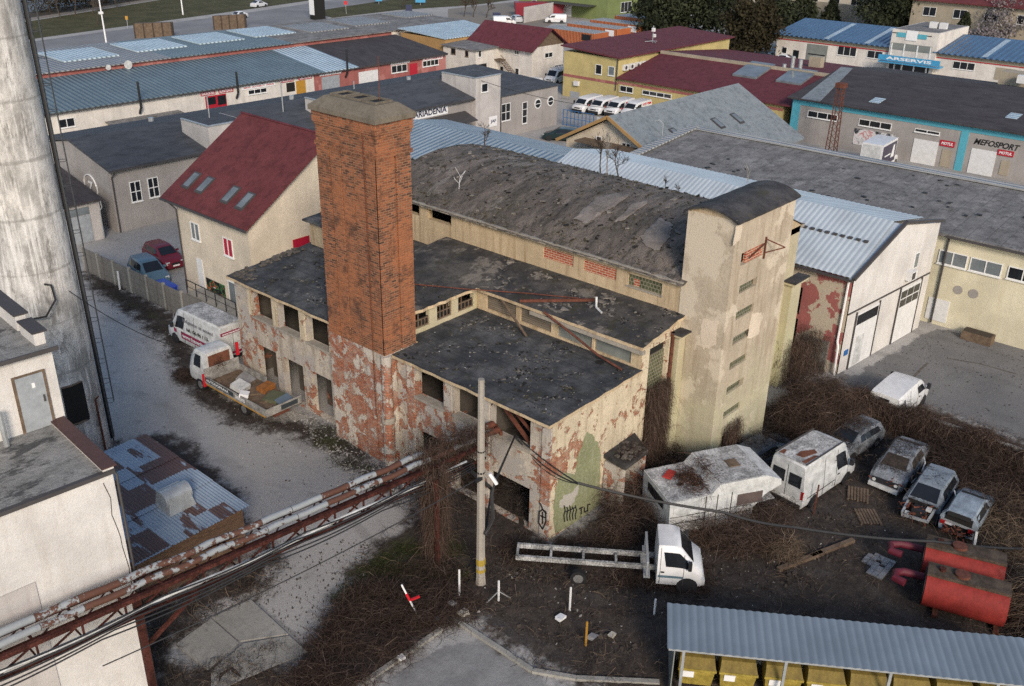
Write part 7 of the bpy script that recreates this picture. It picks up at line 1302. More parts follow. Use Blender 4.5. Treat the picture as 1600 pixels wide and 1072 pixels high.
# wrecked motorhome
MH = thing('wrecked_motorhome', 'derelict white motorhome with holed roof and dead creepers across it', 'motorhome', (34.8, 18.0, 0), math.radians(-31))
b = MB().m(M['white_dirty']); W2 = 1.42
prof = [(-2.75, .5), (-2.8, 2.2), (-.75, 2.3), (-.35, 2.75), (2.0, 2.82), (2.8, 2.5), (2.85, 2.2), (2.1, 1.85), (1.5, 1.2), (1.45, .5)]
b.hexa([(x, -W2, z) for x, z in prof], [(x, W2, z) for x, z in prof]); bd = b.build('body', MH, world=False)
b = MB().m(M['vinewhite']); b.slab([(-2.76, -W2 * .97, 2.24), (-.78, -W2 * .97, 2.335), (-.78, W2 * .97, 2.335), (-2.76, W2 * .97, 2.24)], .02); b.slab([(-.3, -W2 * .97, 2.79), (1.98, -W2 * .97, 2.85), (1.98, W2 * .97, 2.85), (-.3, W2 * .97, 2.79)], .02); b.m(M['wood']).box((.7, -.35, 2.83), (1.25, .25, 2.87)); b.m(M['dark']).box((-1.6, .2, 2.3), (-1.2, .5, 2.335)); b.box((-1.9, -.35, 2.29), (-1.6, -.2, 2.32)); b.box((-1.3, -.6, 2.32), (-.9, -.5, 2.36)); b.build('roof_skin', MH, world=False)
junk('plastic_tray', 'red plastic tray lying on the motorhome roof', 'panel', *(MH.matrix_basis @ Vector((-1.9, .55, 2.31))), .7, .4, .08, .2, flat('red_plastic', (.35, .03, .025), .5))
for (a, c, mt, nm) in (((.6, -W2 - .02, 1.45), (1.9, -W2 - .003, 2.05), flat('brown_acrylic_pane', (.11, .085, .08), .25), 'window'), ((-2.6, -W2 - .02, 1.4), (-1.9, -W2 - .003, 1.9), M['white_dirty'], 'hatch'), ((-.4, -W2 - .02, .6), (.25, -W2 - .003, 2.2), M['white_dirty'], 'door'), ((-2.83, -.8, 1.5), (-2.803, .8, 1.95), M['glass'], 'window'), ((1.6, -.95, .45), (3.1, .95, .95), M['grille'], 'engine_bay')):
    b = MB().m(mt); b.box(a, c); b.build(nm, MH, world=False)
b = MB().m(M['trim'])
for x in (-1.0, -.42, .3): b.bar((x, -W2 - .01, .55), (x, -W2 - .01, 2.25), .035)
for z in (1.05, 1.4): b.bar((-2.74, -W2 - .008, z), (1.4, -W2 - .008, z), .03)
b.build('side_seam', MH, world=False)
vv = Veh.__new__(Veh); vv.r = MH; vv.st = [(3, 1, 1, 1, 1.0), (-3, 1, 1, 1, 1.0)]; vv.z0 = .3; vv.wheels((2.2, -1.6), 1.05, .33, arch=False)
b = MB().m(M['white_dirty']); b.hexa([(1.5, -.98, .5), (3.3, -.8, .55), (3.3, .8, .55), (1.5, .98, .5)], [(1.5, -.98, 1.2), (3.05, -.75, 1.0), (3.05, .75, 1.0), (1.5, .98, 1.2)]); b.build('bonnet', MH, world=False)
# red tanks
for i, (e0, e1, lab) in enumerate((((35.6, 8.15), (36.5, 5.15), 'nearer red tank with rusty flat top, closest to the bin shelter'), ((37.45, 8.9), (38.4, 5.9), 'farther red tank behind the nearer one, under bare twigs'))):
    t = thing('red_tank', lab, 'tank', (e0[0], e0[1], 0), 0, 'old red tanks'); d = Vector((e1[0] - e0[0], e1[1] - e0[1], 0)).normalized(); p = Vector((e0[0], e0[1], .95)); q = Vector((e1[0], e1[1], .95)); sd = Vector((-d.y, d.x, 0))
    b = MB().m(flat('faded_red_tank', (.25, .028, .022), .7, 0, .3, .25, 1.2)); b.smooth = True; b.tube([p, p + d * .02, p + d * 2, q - d * .02, q], [.8, .84, .84, .84, .8], 28); b.build('shell', t)
    b = MB().m(flat('rusty_tank_top', (.10, .075, .055), .85, 0, .2, .4)); A = [p + sd * .42 + Vector((0, 0, .78)), p - sd * .42 + Vector((0, 0, .78)), q - sd * .42 + Vector((0, 0, .78)), q + sd * .42 + Vector((0, 0, .78))]; b.hexa([tuple(k) for k in A], [tuple(k + Vector((0, 0, .13))) for k in A]); b.build('top_deck', t)
    c = p + d * 1.3 + Vector((0, 0, .9)); b = MB().m(M['rustbar']); b.cyl(tuple(c), tuple(c + Vector((0, 0, .12))), .3, 16); b.build('manhole', t); b = MB().m(M['blackplastic']); b.cyl(tuple(p - d * .03), tuple(p - d * .005), .79, 24); b.build('end_plate', t); c = p + d * .55 + Vector((0, 0, .9)); b = MB().m(M['rustred']); b.cyl(tuple(c), tuple(c + Vector((0, 0, .14))), .13, 10); b.build('valve', t)
    b = MB().m(flat('dark_red_pipe', (.11, .012, .024), .6)); c = p - d * .05 + Vector((0, 0, .15)) + sd * .3; b.tube([c, c - d * .8, c - d * 1.1 - sd * .2, c - d * 1.1 - sd * .6, c - d * .7 - sd * .75], .17, 10) if i == 0 else b.tube([c, c - d * .9, c - d * 1.3 - sd * .25, c - d * 1.25 - sd * .7, c - d * .8 - sd * .8], .17, 10); b.build('pipe_bend', t)
    for k in (.6, 2.9): b = MB().m(M['rustbar']); c = p + d * k; b.hexa([tuple(c + sd * .8 - d * .1 - Vector((0, 0, .95))), tuple(c - sd * .8 - d * .1 - Vector((0, 0, .95))), tuple(c - sd * .8 + d * .1 - Vector((0, 0, .95))), tuple(c + sd * .8 + d * .1 - Vector((0, 0, .95)))], [tuple(c + sd * .9 - d * .1 - Vector((0, 0, .7))), tuple(c - sd * .9 - d * .1 - Vector((0, 0, .7))), tuple(c - sd * .9 + d * .1 - Vector((0, 0, .7))), tuple(c + sd * .9 + d * .1 - Vector((0, 0, .7)))]); b.build('cradle', t)
# yard odds and ends
def pallet(x, y, rz, label, n=1, mat=None):
    t = thing('pallet', label, 'pallet', (x, y, 0), rz); b = MB().m(mat or M['wood'])
    for k in range(7): b.box((-.6, -.5 + k * .145, .12), (.6, -.39 + k * .145, .145))
    b.build('deck', t, world=False); b = MB().m(mat or M['wood'])
    for k in range(3): b.box((-.6, -.5 + k * .46, .0), (.6, -.42 + k * .46, .118))
    b.build('bearer', t, world=False)
q = G(1355, 810); pallet(q[0], q[1], .7, 'stacked timber pallet in front of the grey wreck'); q = G(1340, 775); pallet(q[0], q[1], .4, 'weathered pallet right of the abandoned white van')
q0 = G(1368, 885); r = random.Random(9); pv = MB().m(M['steelplate'])
for i in range(8):
    for j in range(5):
        if r.random() < .86 and not (i < 3 and j > 2): pv.box((q0[0] - .8 + i * .2, q0[1] - .6 + j * .24, .03), (q0[0] - .615 + i * .2, q0[1] - .375 + j * .24, .1 + r.uniform(0, .03)))
tag(pv.build('paving_stack'), 'patch of pale paving blocks laid in the dark soil near the tanks', 'paving')
for px, py, lx, ly, lab in ((1300, 860, 1.6, .3, 'long dark timber lying in the soil right of the motorhome'), (1250, 880, 1.2, .25, 'second dark timber lying left of the paving blocks')): q = G(px, py); junk('timber', lab, 'timber', q[0], q[1], .02, 2.6, .22, .18, -.35, M['wood'])
for i, (p, q, lab, mt) in enumerate((((779, 940), (779, 908), 'white stake with two braces near the kerb corner', 'signwhite'), ((718, 935), (718, 890), 'white stake standing left of the concrete pole', 'signwhite'), ((890, 955), (891, 918), 'white stake in front of the chassis cab wheel', 'signwhite'), ((1022, 962), (1024, 936), 'white stake at the bin shelter corner', 'signwhite'), ((656, 967), (630, 912), 'leaning white stake with a red ribbon', 'signwhite'), ((915, 1010), (917, 972), 'orange and white painted peg in the soil', 'amber'), ((1271, 805), (1276, 758), 'dark bent post by the abandoned van', 'rustbar'))):
    a = G(*p); zs = [(abs((RM.T @ (np.array([a[0], a[1], z]) - CP))[1] / (RM.T @ (np.array([a[0], a[1], z]) - CP))[2] * FPX + 536 - q[1]), z) for z in np.linspace(.3, 2.5, 60)]; z = min(zs)[1]; b = MB().m(M[mt]); tp = (a[0] + (-.5 if i == 4 else 0), a[1] + (.45 if i == 4 else 0), z); o = thing('stake', lab, 'stake', a); b.bar(a, tp, .06); b.build('rod', o)
    if i == 0: b = MB().m(M['galv']); b.bar((a[0], a[1], z * .5), (a[0] - .5, a[1] + .3, 0), .035); b.bar((a[0], a[1], z * .5), (a[0] + .5, a[1] - .3, 0), .035); b.build('brace', o)
    if i == 4: b = MB().m(M['redstripe']); c = lerp(a, tp, .55); b.bar(c, (c[0] + .35, c[1] - .2, c[2] + .1), .08); b.bar(c, lerp(a, tp, .75), .09); b.build('ribbon', o)
for i, (px, py, s_, lab, mt) in enumerate(((724, 963, .22, 'round pale stone at the kerb corner', 'pale_patch'), (707, 948, .18, 'white rag lying by the kerb corner', 'signwhite'), (683, 970, .1, 'small blue scrap by the kerb corner', 'signblue'), (627, 1032, .16, 'white paper scrap in the brambles', 'signwhite'), (876, 970, .2, 'white triangular scrap on dark soil', 'signwhite'), (925, 1000, .2, 'grey square lid on dark soil', 'steelplate'), (1222, 655, .3, 'white plastic scrap beside the tower', 'signwhite'), (1237, 657, .22, 'second white scrap beside the tower', 'signwhite'), (955, 997, .16, 'pale rag near the bin shelter', 'pale_patch'))):
    q = G(px, py); b = MB().m(M[mt]); rubble(b, q[0], q[1], .08, s_, random.Random(i)); tag(b.build('litter'), lab, 'litter')
# ------------------------------------------------------------------ vegetation
def brush_mat(name, a, c, e):
    n = NT(name); t = n.attr('tone'); col = n.mix(n.step(t, 0, .6), a, c); col = n.mix(n.step(t, .7, 1.0), col, e); return n.out(col, .9, 0, .1)
M['bramble'] = brush_mat('dry_bramble', (.026, .0185, .0155), (.066, .045, .036), (.15, .115, .095))
M['redbramble'] = brush_mat('red_brown_bramble', (.03, .018, .014), (.085, .048, .034), (.17, .115, .088))
M['greybrush'] = brush_mat('dark_grey_brush', (.022, .0175, .0155), (.052, .041, .036), (.13, .108, .096))
M['palebrush'] = brush_mat('straw_twigs', (.08, .058, .04), (.17, .125, .088), (.27, .21, .155))
M['vine'] = brush_mat('brown_vine', (.032, .022, .018), (.092, .063, .049), (.20, .15, .122))
M['greenweed'] = brush_mat('green_weed', (.025, .03, .012), (.05, .06, .022), (.10, .10, .05))
def ribbons(name, P0, D, L, droop, width, mat, seed, segs=4, kink=.35, label=None, cat=None):
    rs = np.random.RandomState(seed); n = len(P0); D = D / np.linalg.norm(D, axis=1, keepdims=True); pts = [P0]; d = D.copy()
    for k in range(segs):
        d = d + rs.normal(0, kink, (n, 3)); d[:, 2] -= droop; d /= np.linalg.norm(d, axis=1, keepdims=True)
        q = pts[-1] + d * (L / segs)[:, None]; q[:, 2] = np.maximum(q[:, 2], .02); pts.append(q)
    pts = np.stack(pts, 1); w = rs.normal(0, 1, (n, 3)); w /= np.linalg.norm(w, axis=1, keepdims=True); tp = np.linspace(1, .35, segs + 1)[None, :, None]
    w = w[:, None, :] * (width[:, None, None] * .5) * tp; V = np.stack([pts - w, pts + w], 2).reshape(-1, 3); m = (segs + 1) * 2
    base = (np.arange(n) * m)[:, None] + (np.arange(segs) * 2)[None, :]; F = np.stack([base, base + 1, base + 3, base + 2], -1).reshape(-1, 4)
    me = bpy.data.meshes.new(name); me.vertices.add(len(V)); me.vertices.foreach_set('co', V.astype(np.float32).ravel()); me.loops.add(F.size); me.loops.foreach_set('vertex_index', F.astype(np.int32).ravel()); me.polygons.add(len(F)); me.polygons.foreach_set('loop_start', np.arange(0, F.size, 4, dtype=np.int32)); me.polygons.foreach_set('loop_total', np.full(len(F), 4, np.int32)); me.update(calc_edges=True)
    tone = np.clip(rs.beta(1.6, 2.2, n), 0, 1); at = me.attributes.new('tone', 'FLOAT', 'POINT'); at.data.foreach_set('value', np.repeat(tone, m).astype(np.float32)); me.materials.append(mat); me.validate()
    o = bpy.data.objects.new(name, me); C.objects.link(o); tag(o, kind='stuff'); return o
def in_poly(poly, n, rs, clump=.0, soft=0.0):
    P = np.array(poly); lo, hi = P.min(0) - soft, P.max(0) + soft; out = np.zeros((0, 2))
    while len(out) < n:
        q = lo + rs.rand(n * 3, 2) * (hi - lo); k = poly_sd(q[:, 0], q[:, 1], P) > rs.rand(n * 3) * -soft
        if clump: f = np.sin(q[:, 0] * 1.1 + 1.3 * np.sin(q[:, 1] * .9)) * np.sin(q[:, 1] * 1.3 + 1.1 * np.sin(q[:, 0] * 1.2)) + .6 * np.sin(q[:, 0] * 3.1 + q[:, 1] * 2.3); k &= rs.rand(n * 3) < np.clip(.5 + f * clump, .05, 1)
        out = np.concatenate([out, q[k]])
    return out[:n]
def low_brush(name, poly, n, hgt, mat, seed, ln=(.4, 1.1), clump=.5, soft=.4, wd=(.008, .024), droop=.25, z0=0.0):
    rs = np.random.RandomState(seed); q = in_poly(poly, n, rs, clump, soft); P0 = np.c_[q, z0 + rs.rand(n) ** 1.6 * hgt]; D = np.c_[rs.normal(0, 1, (n, 2)), rs.rand(n) * 1.0]
    return ribbons(name, P0, D, rs.uniform(*ln, n), droop, rs.uniform(*wd, n), mat, seed)
def mound(name, c, r, h, n, mat, seed, ln=(.5, 1.5), wd=(.008, .024)):
    rs = np.random.RandomState(seed); a = rs.rand(n) * math.tau; rr = np.sqrt(rs.rand(n)); x, y = c[0] + np.cos(a) * rr * r[0], c[1] + np.sin(a) * rr * r[1]; top = h * np.sqrt(np.clip(1 - rr ** 2, 0, 1)) * (.75 + .25 * np.sin(x * 3) * np.sin(y * 2.7))
    P0 = np.c_[x, y, (c[2] if len(c) > 2 else 0) + top * rs.rand(n) ** .45]; D = np.c_[rs.normal(0, 1, (n, 2)), rs.rand(n) * .9]
    return ribbons(name, P0, D, rs.uniform(*ln, n), .3, rs.uniform(*wd, n), mat, seed)
def hang(name, f, n, mat, seed, ln=(.5, 1.3), wd=(.012, .026), spread=.25, droop=.5):
    rs = np.random.RandomState(seed); P0 = f(rs, n); D = np.c_[rs.normal(0, spread, (n, 2)), -np.ones(n) * .5 + rs.normal(0, .5, n)]; return ribbons(name, P0, D, rs.uniform(*ln, n), droop, rs.uniform(*wd, n), mat, seed, kink=.3)
low_brush('yard_brush', SOIL[0], 24000, .2, M['greybrush'], 1, (.3, .9))
low_brush('yard_brush', SOIL[0], 9000, .3, M['palebrush'], 101, (.3, .9), .5)
low_brush('yard_brush', SOIL[1] , 1500, .3, M['palebrush'], 102, (.3, .8), .5)
low_brush('bramble_thicket', gp((945, 790), (1010, 715), (1050, 720), (1085, 790), (1095, 850), (1020, 850), (955, 850), (950, 810)), 13000, 1.3, M['vine'], 2, (.5, 1.3), .4)
low_brush('bramble_thicket', gp((790, 850), (870, 850), (1020, 850), (1100, 880), (1105, 930), (900, 905), (800, 890)), 6500, .28, M['bramble'], 3, (.4, 1.1))
low_brush('bramble_thicket', gp((1100, 850), (1180, 800), (1225, 820), (1215, 860), (1140, 880)), 6500, 1.5, M['vine'], 4, (.5, 1.2), .3)
mound('bramble_mound', (*G(1225, 870)[:2],), (.7, .7), 1.3, 1300, M['palebrush'], 41, (.4, .9))
low_brush('roadside_thicket', gp((455, 1110), (490, 1000), (560, 935), (650, 890), (720, 905), (745, 960), (690, 980), (560, 1080)), 13000, .75, M['bramble'], 5, (.5, 1.2), .45)
low_brush('roadside_thicket', gp((520, 940), (620, 860), (720, 850), (730, 900), (600, 940)), 5000, .22, M['greenweed'], 6, (.2, .6))
low_brush('yard_brush', SOIL[1], 4500, .2, M['greybrush'], 7, (.3, .8))
low_brush('yard_brush', SOIL[2], 5000, .2, M['greybrush'], 8, (.25, .7))
low_brush('yard_brush', gp((480, 650), (540, 680), (600, 770), (560, 760), (500, 700)), 1200, .2, M['greenweed'], 9, (.2, .5))
mound('bramble_mound', G(1285, 668)[:2], (3.0, 2.7), 3.0, 12000, M['vine'], 10)
mound('bramble_mound', G(1235, 668)[:2], (1.6, 2.2), 1.0, 2600, M['greybrush'], 11)
def onwall(rs, n):
    t = rs.rand(n); k = rs.rand(n) < .45; A = np.where(k[:, None], np.array(WA[0]), np.array(WA[1])); B = np.where(k[:, None], np.array(WA[1]), np.array(WA[2])); P = A + (B - A) * t[:, None]; d = (B - A)[:, :2]; d /= np.linalg.norm(d, axis=1, keepdims=True)
    nn = np.c_[-d[:, 1], d[:, 0]]; o = rs.normal(.25, .35, n); P[:, :2] += nn * o[:, None] * np.where(nn[:, :1] * -1 > 0, 1, -1); P[:, 2] = np.clip(1.75 - np.abs(rs.normal(0, .6, n)), .1, 2.0) + .15 * np.sin(P[:, 1] * 2); return P
hang('wall_creeper', onwall, 19000, M['vine'], 12, (.4, 1.1), (.009, .024), .6, .35)
low_brush('bramble_thicket', gp((1400, 660), (1470, 680), (1600, 735), (1680, 800), (1600, 850), (1500, 790), (1455, 735)), 14000, 1.3, M['bramble'], 13, (.5, 1.3), .35)
low_brush('bramble_thicket', gp((1530, 790), (1640, 800), (1700, 1010), (1590, 1000), (1560, 900)), 6500, 1.1, M['palebrush'], 14, (.6, 1.6), .3)
mound('twig_bush', (37.9, 4.0), (1.6, 1.3), 2.9, 2600, M['palebrush'], 15, (.7, 1.8), (.012, .026))
mound('twig_bush', (35.6, 2.6), (1.3, 1.0), 2.6, 1800, M['palebrush'], 16, (.7, 1.8), (.012, .026))
mound('bramble_mound', (33.3, 21.5, 2.75), (1.0, .6), .3, 500, M['bramble'], 17, (.3, .8))
def column(rs, n):
    z = rs.rand(n) * 5.2; a = rs.rand(n) * math.tau; r = (.2 + .38 * rs.rand(n)) * (.6 + .55 * (z / 5)); return np.c_[23.55 + np.cos(a) * r, 24.85 + np.sin(a) * r, z + .1]
hang('column_creeper', column, 5200, M['vine'], 18, (.5, 1.6), (.009, .024), .15)
def alongpipe(rs, n):
    t = rs.rand(n) ** .8; A = np.array(pb(LT - 4.9, 0, .3)); B = np.array(pb(LT - 1.0, 0, .35)); P = A + (B - A) * t[:, None]; P[:, :2] += rs.normal(0, .28, (n, 2)); P[:, 2] += np.where(rs.rand(n) < .5, rs.normal(.1, .15, n), -rs.rand(n) * 1.6 * (1 - np.abs(t - .45))); return P
hang('column_creeper', alongpipe, 5600, M['vine'], 19, (.4, 1.1), (.009, .024), .5, .3)
hang('ivy_curtain', lambda rs, n: np.c_[rs.uniform(35.3, 37.1, n), 22.22 - rs.rand(n) * .3, 5.2 * rs.rand(n) ** .8], 6500, M['vine'], 20, (.4, 1.1), (.009, .024), .2)
hang('ivy_curtain', lambda rs, n: np.c_[rs.uniform(38.9, 40.6, n), 19.85 - rs.rand(n) * .4, 2.5 * rs.rand(n) ** 1.2], 2200, M['vine'], 21, (.3, .8), (.009, .024), .3)
hang('ivy_curtain', lambda rs, n: np.c_[rs.uniform(49.0, 53.0, n), rs.uniform(20.5, 22.3, n), 3.0 * rs.rand(n) ** 1.2], 5200, M['vine'], 22, (.4, 1.0), (.009, .024), .4)
mm_ = MH.matrix_basis
hang('roof_creeper', lambda rs, n: np.array([tuple(mm_ @ Vector(((x_ := -1.0 + rs.normal(0, .45)), -.1 + rs.normal(0, .55), (2.36 if x_ < -.6 else 2.82) + .12 * rs.rand()))) for _ in range(n)]), 1300, M['redbramble'], 23, (.3, .8), (.014, .028), 1.0, .12)
mound('bramble_mound', (40.7, 18.9), (2.2, 1.0), 1.1, 1700, M['greybrush'], 24); mound('bramble_mound', (44.4, 16.2), (1.7, 1.0), 1.55, 2200, M['greybrush'], 25); mound('bramble_mound', (47.2, 11.0), (1.6, 2.0), 1.5, 3000, M['greybrush'], 26)
mound('bramble_mound', (25.5, 48.3), (.6, .7), 1.2, 900, M['bramble'], 27, (.3, .8)); mound('bramble_mound', (26.2, 45.9, 1.5), (.35, .7), 1.0, 500, M['redbramble'], 28, (.3, .6))
low_brush('yard_brush', [(28.6, 23.7), (30.5, 23.7), (30.5, 28), (28.6, 28)], 1500, .7, M['greybrush'], 29, (.4, .9))
hang('roof_weed', lambda rs, n: np.c_[rs.uniform(42, 50, n), rs.uniform(23, 44, n), np.zeros(n)] + np.array([0, 0, 11.2]), 1, M['greybrush'], 30)
rs_ = np.random.RandomState(31); q_ = np.c_[rs_.uniform(37.8, 49.9, 1600), rs_.uniform(22.4, 44, 1600)]; f_ = np.sin(q_[:, 0] * 1.7 + q_[:, 1]) * np.sin(q_[:, 1] * 1.1); q_ = q_[f_ > .1]; k_ = len(q_)
ribbons('roof_weed', np.c_[q_, [arcz(max(x, 38.0)) + .05 for x in q_[:, 0]]], np.c_[rs_.normal(0, 1, (k_, 2)), rs_.rand(k_)], rs_.uniform(.15, .4, k_), .1, rs_.uniform(.01, .02, k_), M['greybrush'], 32)
for i_, (c_, hd_, n_) in enumerate((((44.6, 12.75), 184, 700), ((42.9, 10.6), 184, 260), ((45.2, 15.6), 172, 1100), ((40.9, 18.4), -8, 900))):
    mt_ = Matrix.Translation((c_[0], c_[1], 0)) @ Matrix.Rotation(math.radians(hd_), 4, 'Z')
    hang('leaf_litter', lambda rs, n: np.array([tuple(mt_ @ Vector((x := rs.uniform(-1.9, 1.7), rs.normal(0, .45), (1.5 if -1.2 < x < .4 else 1.06) + .04 * rs.rand()))) for _ in range(n)]), n_, M['greybrush'], 90 + i_, (.15, .55), (.012, .035), 1.0, .05)
# bare trees
M['bark'] = flat('grey_brown_bark', (.085, .068, .055), .9, 0, .1, .3); M['barkpale'] = flat('pale_bark', (.30, .28, .25), .9, 0, .1, .2)
def bare_tree(name, label, loc, h, seed, mat=None, spread=.55, levels=4, r0=None, cat='tree', twig=1.0, group=None):
    r = random.Random(seed); t = thing(name, label, cat, loc, 0, group); mat = mat or M['bark']; tr = MB().m(mat); cr = MB().m(mat); r0 = r0 or h * .022
    def grow(b, p, d, L, rad, lev):
        pts = [p]; n_ = 4
        for k in range(n_): d = (d + Vector((r.gauss(0, .16), r.gauss(0, .16), r.gauss(.05, .08)))).normalized(); p = p + d * L / n_; pts.append(p)
        b.tube(pts, [max(rad * (1 - .5 * i / n_), .009 if h < 5 else .03) for i in range(n_ + 1)], 6 if lev == 0 else 3, False)
        if lev >= levels: return
        m_ = r.randint(3, 5) if lev < levels - 1 else r.randint(3, int(5 * twig) + 1)
        for k in range(m_):
            q = pts[r.choice((2, 3, 4) if lev == 0 else (1, 2, 3, 4))]; dd = (d + Vector((r.gauss(0, spread), r.gauss(0, spread), r.gauss(.15, spread * .5)))).normalized(); grow(cr, q, dd, L * r.uniform(.5, .75), rad * .48, lev + 1)
    grow(tr, Vector(loc), Vector((r.gauss(0, .05), r.gauss(0, .05), 1)).normalized(), h * .42, r0, 0); tr.build('trunk', t); cr.build('crown', t); return t
ex_ = 50.25
for i, (px, py, top, lab, mt, sp) in enumerate(((938, 268, 3.3, 'leaning bare sapling at the far edge of the barrel roof', 'bark', .5), (950, 276, 3.6, 'pale trunked bare sapling between two darker ones on the roof edge', 'barkpale', .5), (966, 280, 3.0, 'dense bare bush right of the pale sapling on the roof edge', 'bark', .75), (757, 232, 2.3, 'bare twiggy shrub alone on the left far edge of the barrel roof', 'bark', .7), (1038, 305, 1.3, 'small twig shrub near the tower on the barrel roof edge', 'bark', .6), (1060, 312, 1.0, 'smallest twig shrub next to the tower on the roof edge', 'bark', .6))):
    q = onX(px, py, ex_); bare_tree('bare_sapling', lab, (q[0], q[1], 9.85), top, 40 + i, M[mt], sp, 2 if top < 2 else 3, .06 if top > 2 else .03, 'sapling', 1.6, 'saplings rooted on the barrel roof')
bare_tree('bare_sapling', 'thin white stem standing on the near slope of the barrel roof', (39.6, onX(717, 298, 39.6)[1], arcz(39.6)), 1.9, 52, M['signwhite'], .5, 1, .02, 'sapling', 1, 'saplings rooted on the barrel roof')
q = onX(690, 0, 1); bare_tree('bare_sapling', 'thin pale sapling on the grey roof behind the tower', (62.0, onX(1172, 270, 62)[1], 7.2), 3.0, 53, M['barkpale'], .3, 2, .03, 'sapling', 1)
for i, (px, py, h, lab) in enumerate(((95, 28, 9, 'leftmost bare tree on the far river bank'), (118, 24, 10, 'second bare tree on the far river bank'), (145, 22, 9, 'third bare tree on the far river bank'), (152, 40, 7, 'reddish bare tree on the grass verge by the lamp post'), (185, 14, 8, 'bare tree farther along the river bank'), (725, 26, 5, 'bare street tree left of its two neighbours by the beige yard'), (740, 27, 6, 'middle bare street tree by the beige yard'), (760, 28, 6.5, 'right bare street tree by the beige yard'), (628, 14, 6, 'bare tree on the grass island behind the long roofs'))):
    bare_tree('bare_tree', lab, G(px, py), h, 60 + i, M['redbark'] if False else M['bark'], .5, 4, .12, 'tree', 1.3, 'bare trees by the far road')
# evergreens
n = NT('evergreen_foliage'); t = n.attr('tone'); c_ = n.mix(t, (.013, .018, .011), (.055, .062, .034)); M['evergreen'] = n.out(c_, .9, 0, .1)
n = NT('brown_evergreen_foliage'); t = n.attr('tone'); c_ = n.mix(t, (.018, .015, .010), (.05, .043, .024)); M['browngreen'] = n.out(c_, .9, 0, .1)
n = NT('grey_twig_foliage'); t = n.attr('tone'); c_ = n.mix(t, (.10, .085, .085), (.26, .235, .235)); M['greytwig'] = n.out(c_, .9, 0, .1)
def leafy(name, label, loc, h, r, seed, mat, cone=False, n=5200, size=.42, cat='tree', clumps=70, trunk=.25, group=None):
    rs = np.random.RandomState(seed); t = thing(name, label, cat, loc, 0, group); cl = rs.normal(0, 1, (clumps, 3)); cl /= np.linalg.norm(cl, axis=1, keepdims=True); zz = rs.rand(clumps)
    if cone: rad = (1 - zz) * r * rs.uniform(.6, 1.05, clumps) + .15; a = rs.rand(clumps) * math.tau; cc = np.c_[np.cos(a) * rad, np.sin(a) * rad, h * (.08 + .92 * zz)]; cs = (.25 + .6 * (1 - zz)) * r * .42
    else: cc = cl * np.array([r, r, h * .46]) * rs.uniform(.55, 1.0, (clumps, 1)) + np.array([0, 0, h * .52]); cs = np.full(clumps, r * .34) * rs.uniform(.6, 1.3, clumps)
    k = rs.randint(0, clumps, n); P = cc[k] + rs.normal(0, .55, (n, 3)) * cs[k][:, None] * np.array([1, 1, .75]); P[:, 2] = np.maximum(P[:, 2], .1); P += np.array(loc)
    u = rs.normal(0, 1, (n, 3)); u /= np.linalg.norm(u, axis=1, keepdims=True); v = np.cross(u, rs.normal(0, 1, (n, 3))); v /= np.linalg.norm(v, axis=1, keepdims=True); s_ = size * rs.uniform(.5, 1.2, (n, 1)); u *= s_; v *= s_ * .5
    V = np.stack([P - u, P - v * .9, P + u, P + v * .9], 1).reshape(-1, 3) - np.array(loc); F = np.arange(n * 4).reshape(-1, 4); me = bpy.data.meshes.new('crown'); me.vertices.add(n * 4); me.vertices.foreach_set('co', V.astype(np.float32).ravel()); me.loops.add(n * 4); me.loops.foreach_set('vertex_index', F.astype(np.int32).ravel()); me.polygons.add(n); me.polygons.foreach_set('loop_start', np.arange(0, n * 4, 4, dtype=np.int32)); me.polygons.foreach_set('loop_total', np.full(n, 4, np.int32)); me.update(calc_edges=True)
    tone = np.clip(rs.rand(clumps)[k] * .7 + rs.rand(n) * .3, 0, 1); at = me.attributes.new('tone', 'FLOAT', 'POINT'); at.data.foreach_set('value', np.repeat(tone, 4).astype(np.float32)); me.materials.append(mat)
    o = bpy.data.objects.new('crown', me); C.objects.link(o); o.parent = t; b = MB().m(M['bark']); b.tube([(loc[0], loc[1], 0), (loc[0], loc[1], h * .8)], [trunk, trunk * .3], 7); b.build('trunk', t); return t
EV = M['evergreen']; BG = M['browngreen']
for i, (px, py, h, r, mt, cone, lab) in enumerate(((1022, 62, 11, 4.2, EV, False, 'leftmost tall evergreen beyond the orange containers'), (1050, 60, 13, 4.8, EV, False, 'second tall evergreen, beside the wooden poles'), (1085, 60, 13, 5, EV, False, 'third tall evergreen of the dark row'), (1118, 64, 12, 4.6, EV, False, 'rightmost tall evergreen of the dark row'), (1158, 92, 11, 3.2, BG, False, 'brown-green evergreen at the yellow building corner'), (1182, 90, 10, 3.4, BG, False, 'brown-green evergreen left of the blue roofed service'), (1206, 62, 9, 3.6, EV, False, 'evergreen behind the left end of the blue roof'), (1253, 42, 9, 3.2, EV, True, 'pointed spruce behind the blue roof'), (1296, 42, 5.5, 2.2, EV, True, 'smaller spruce right of the pointed one'), (1368, 52, 12, 5, EV, False, 'large dark evergreen left of the service tower'), (1405, 52, 11, 4.6, EV, False, 'large dark evergreen above the service tower roof'), (1500, 72, 6, 2.0, EV, True, 'small dark conifer before the tan house'), (1565, 72, 9, 4.6, M['greytwig'], False, 'grey bare bush before the tan house'), (1598, 70, 10, 4.6, M['greytwig'], False, 'grey bare bush at the right frame edge'), (1530, 80, 4, 3.4, M['greytwig'], False, 'low grey bush beneath the taller ones'))):
    leafy('evergreen_tree' if mt is not M['greytwig'] else 'bare_bush', lab, G(px, py), h, r, 80 + i, mt, cone, 4200, .42 if mt is not M['greytwig'] else .3, 'tree' if mt is not M['greytwig'] else 'bush', 120)
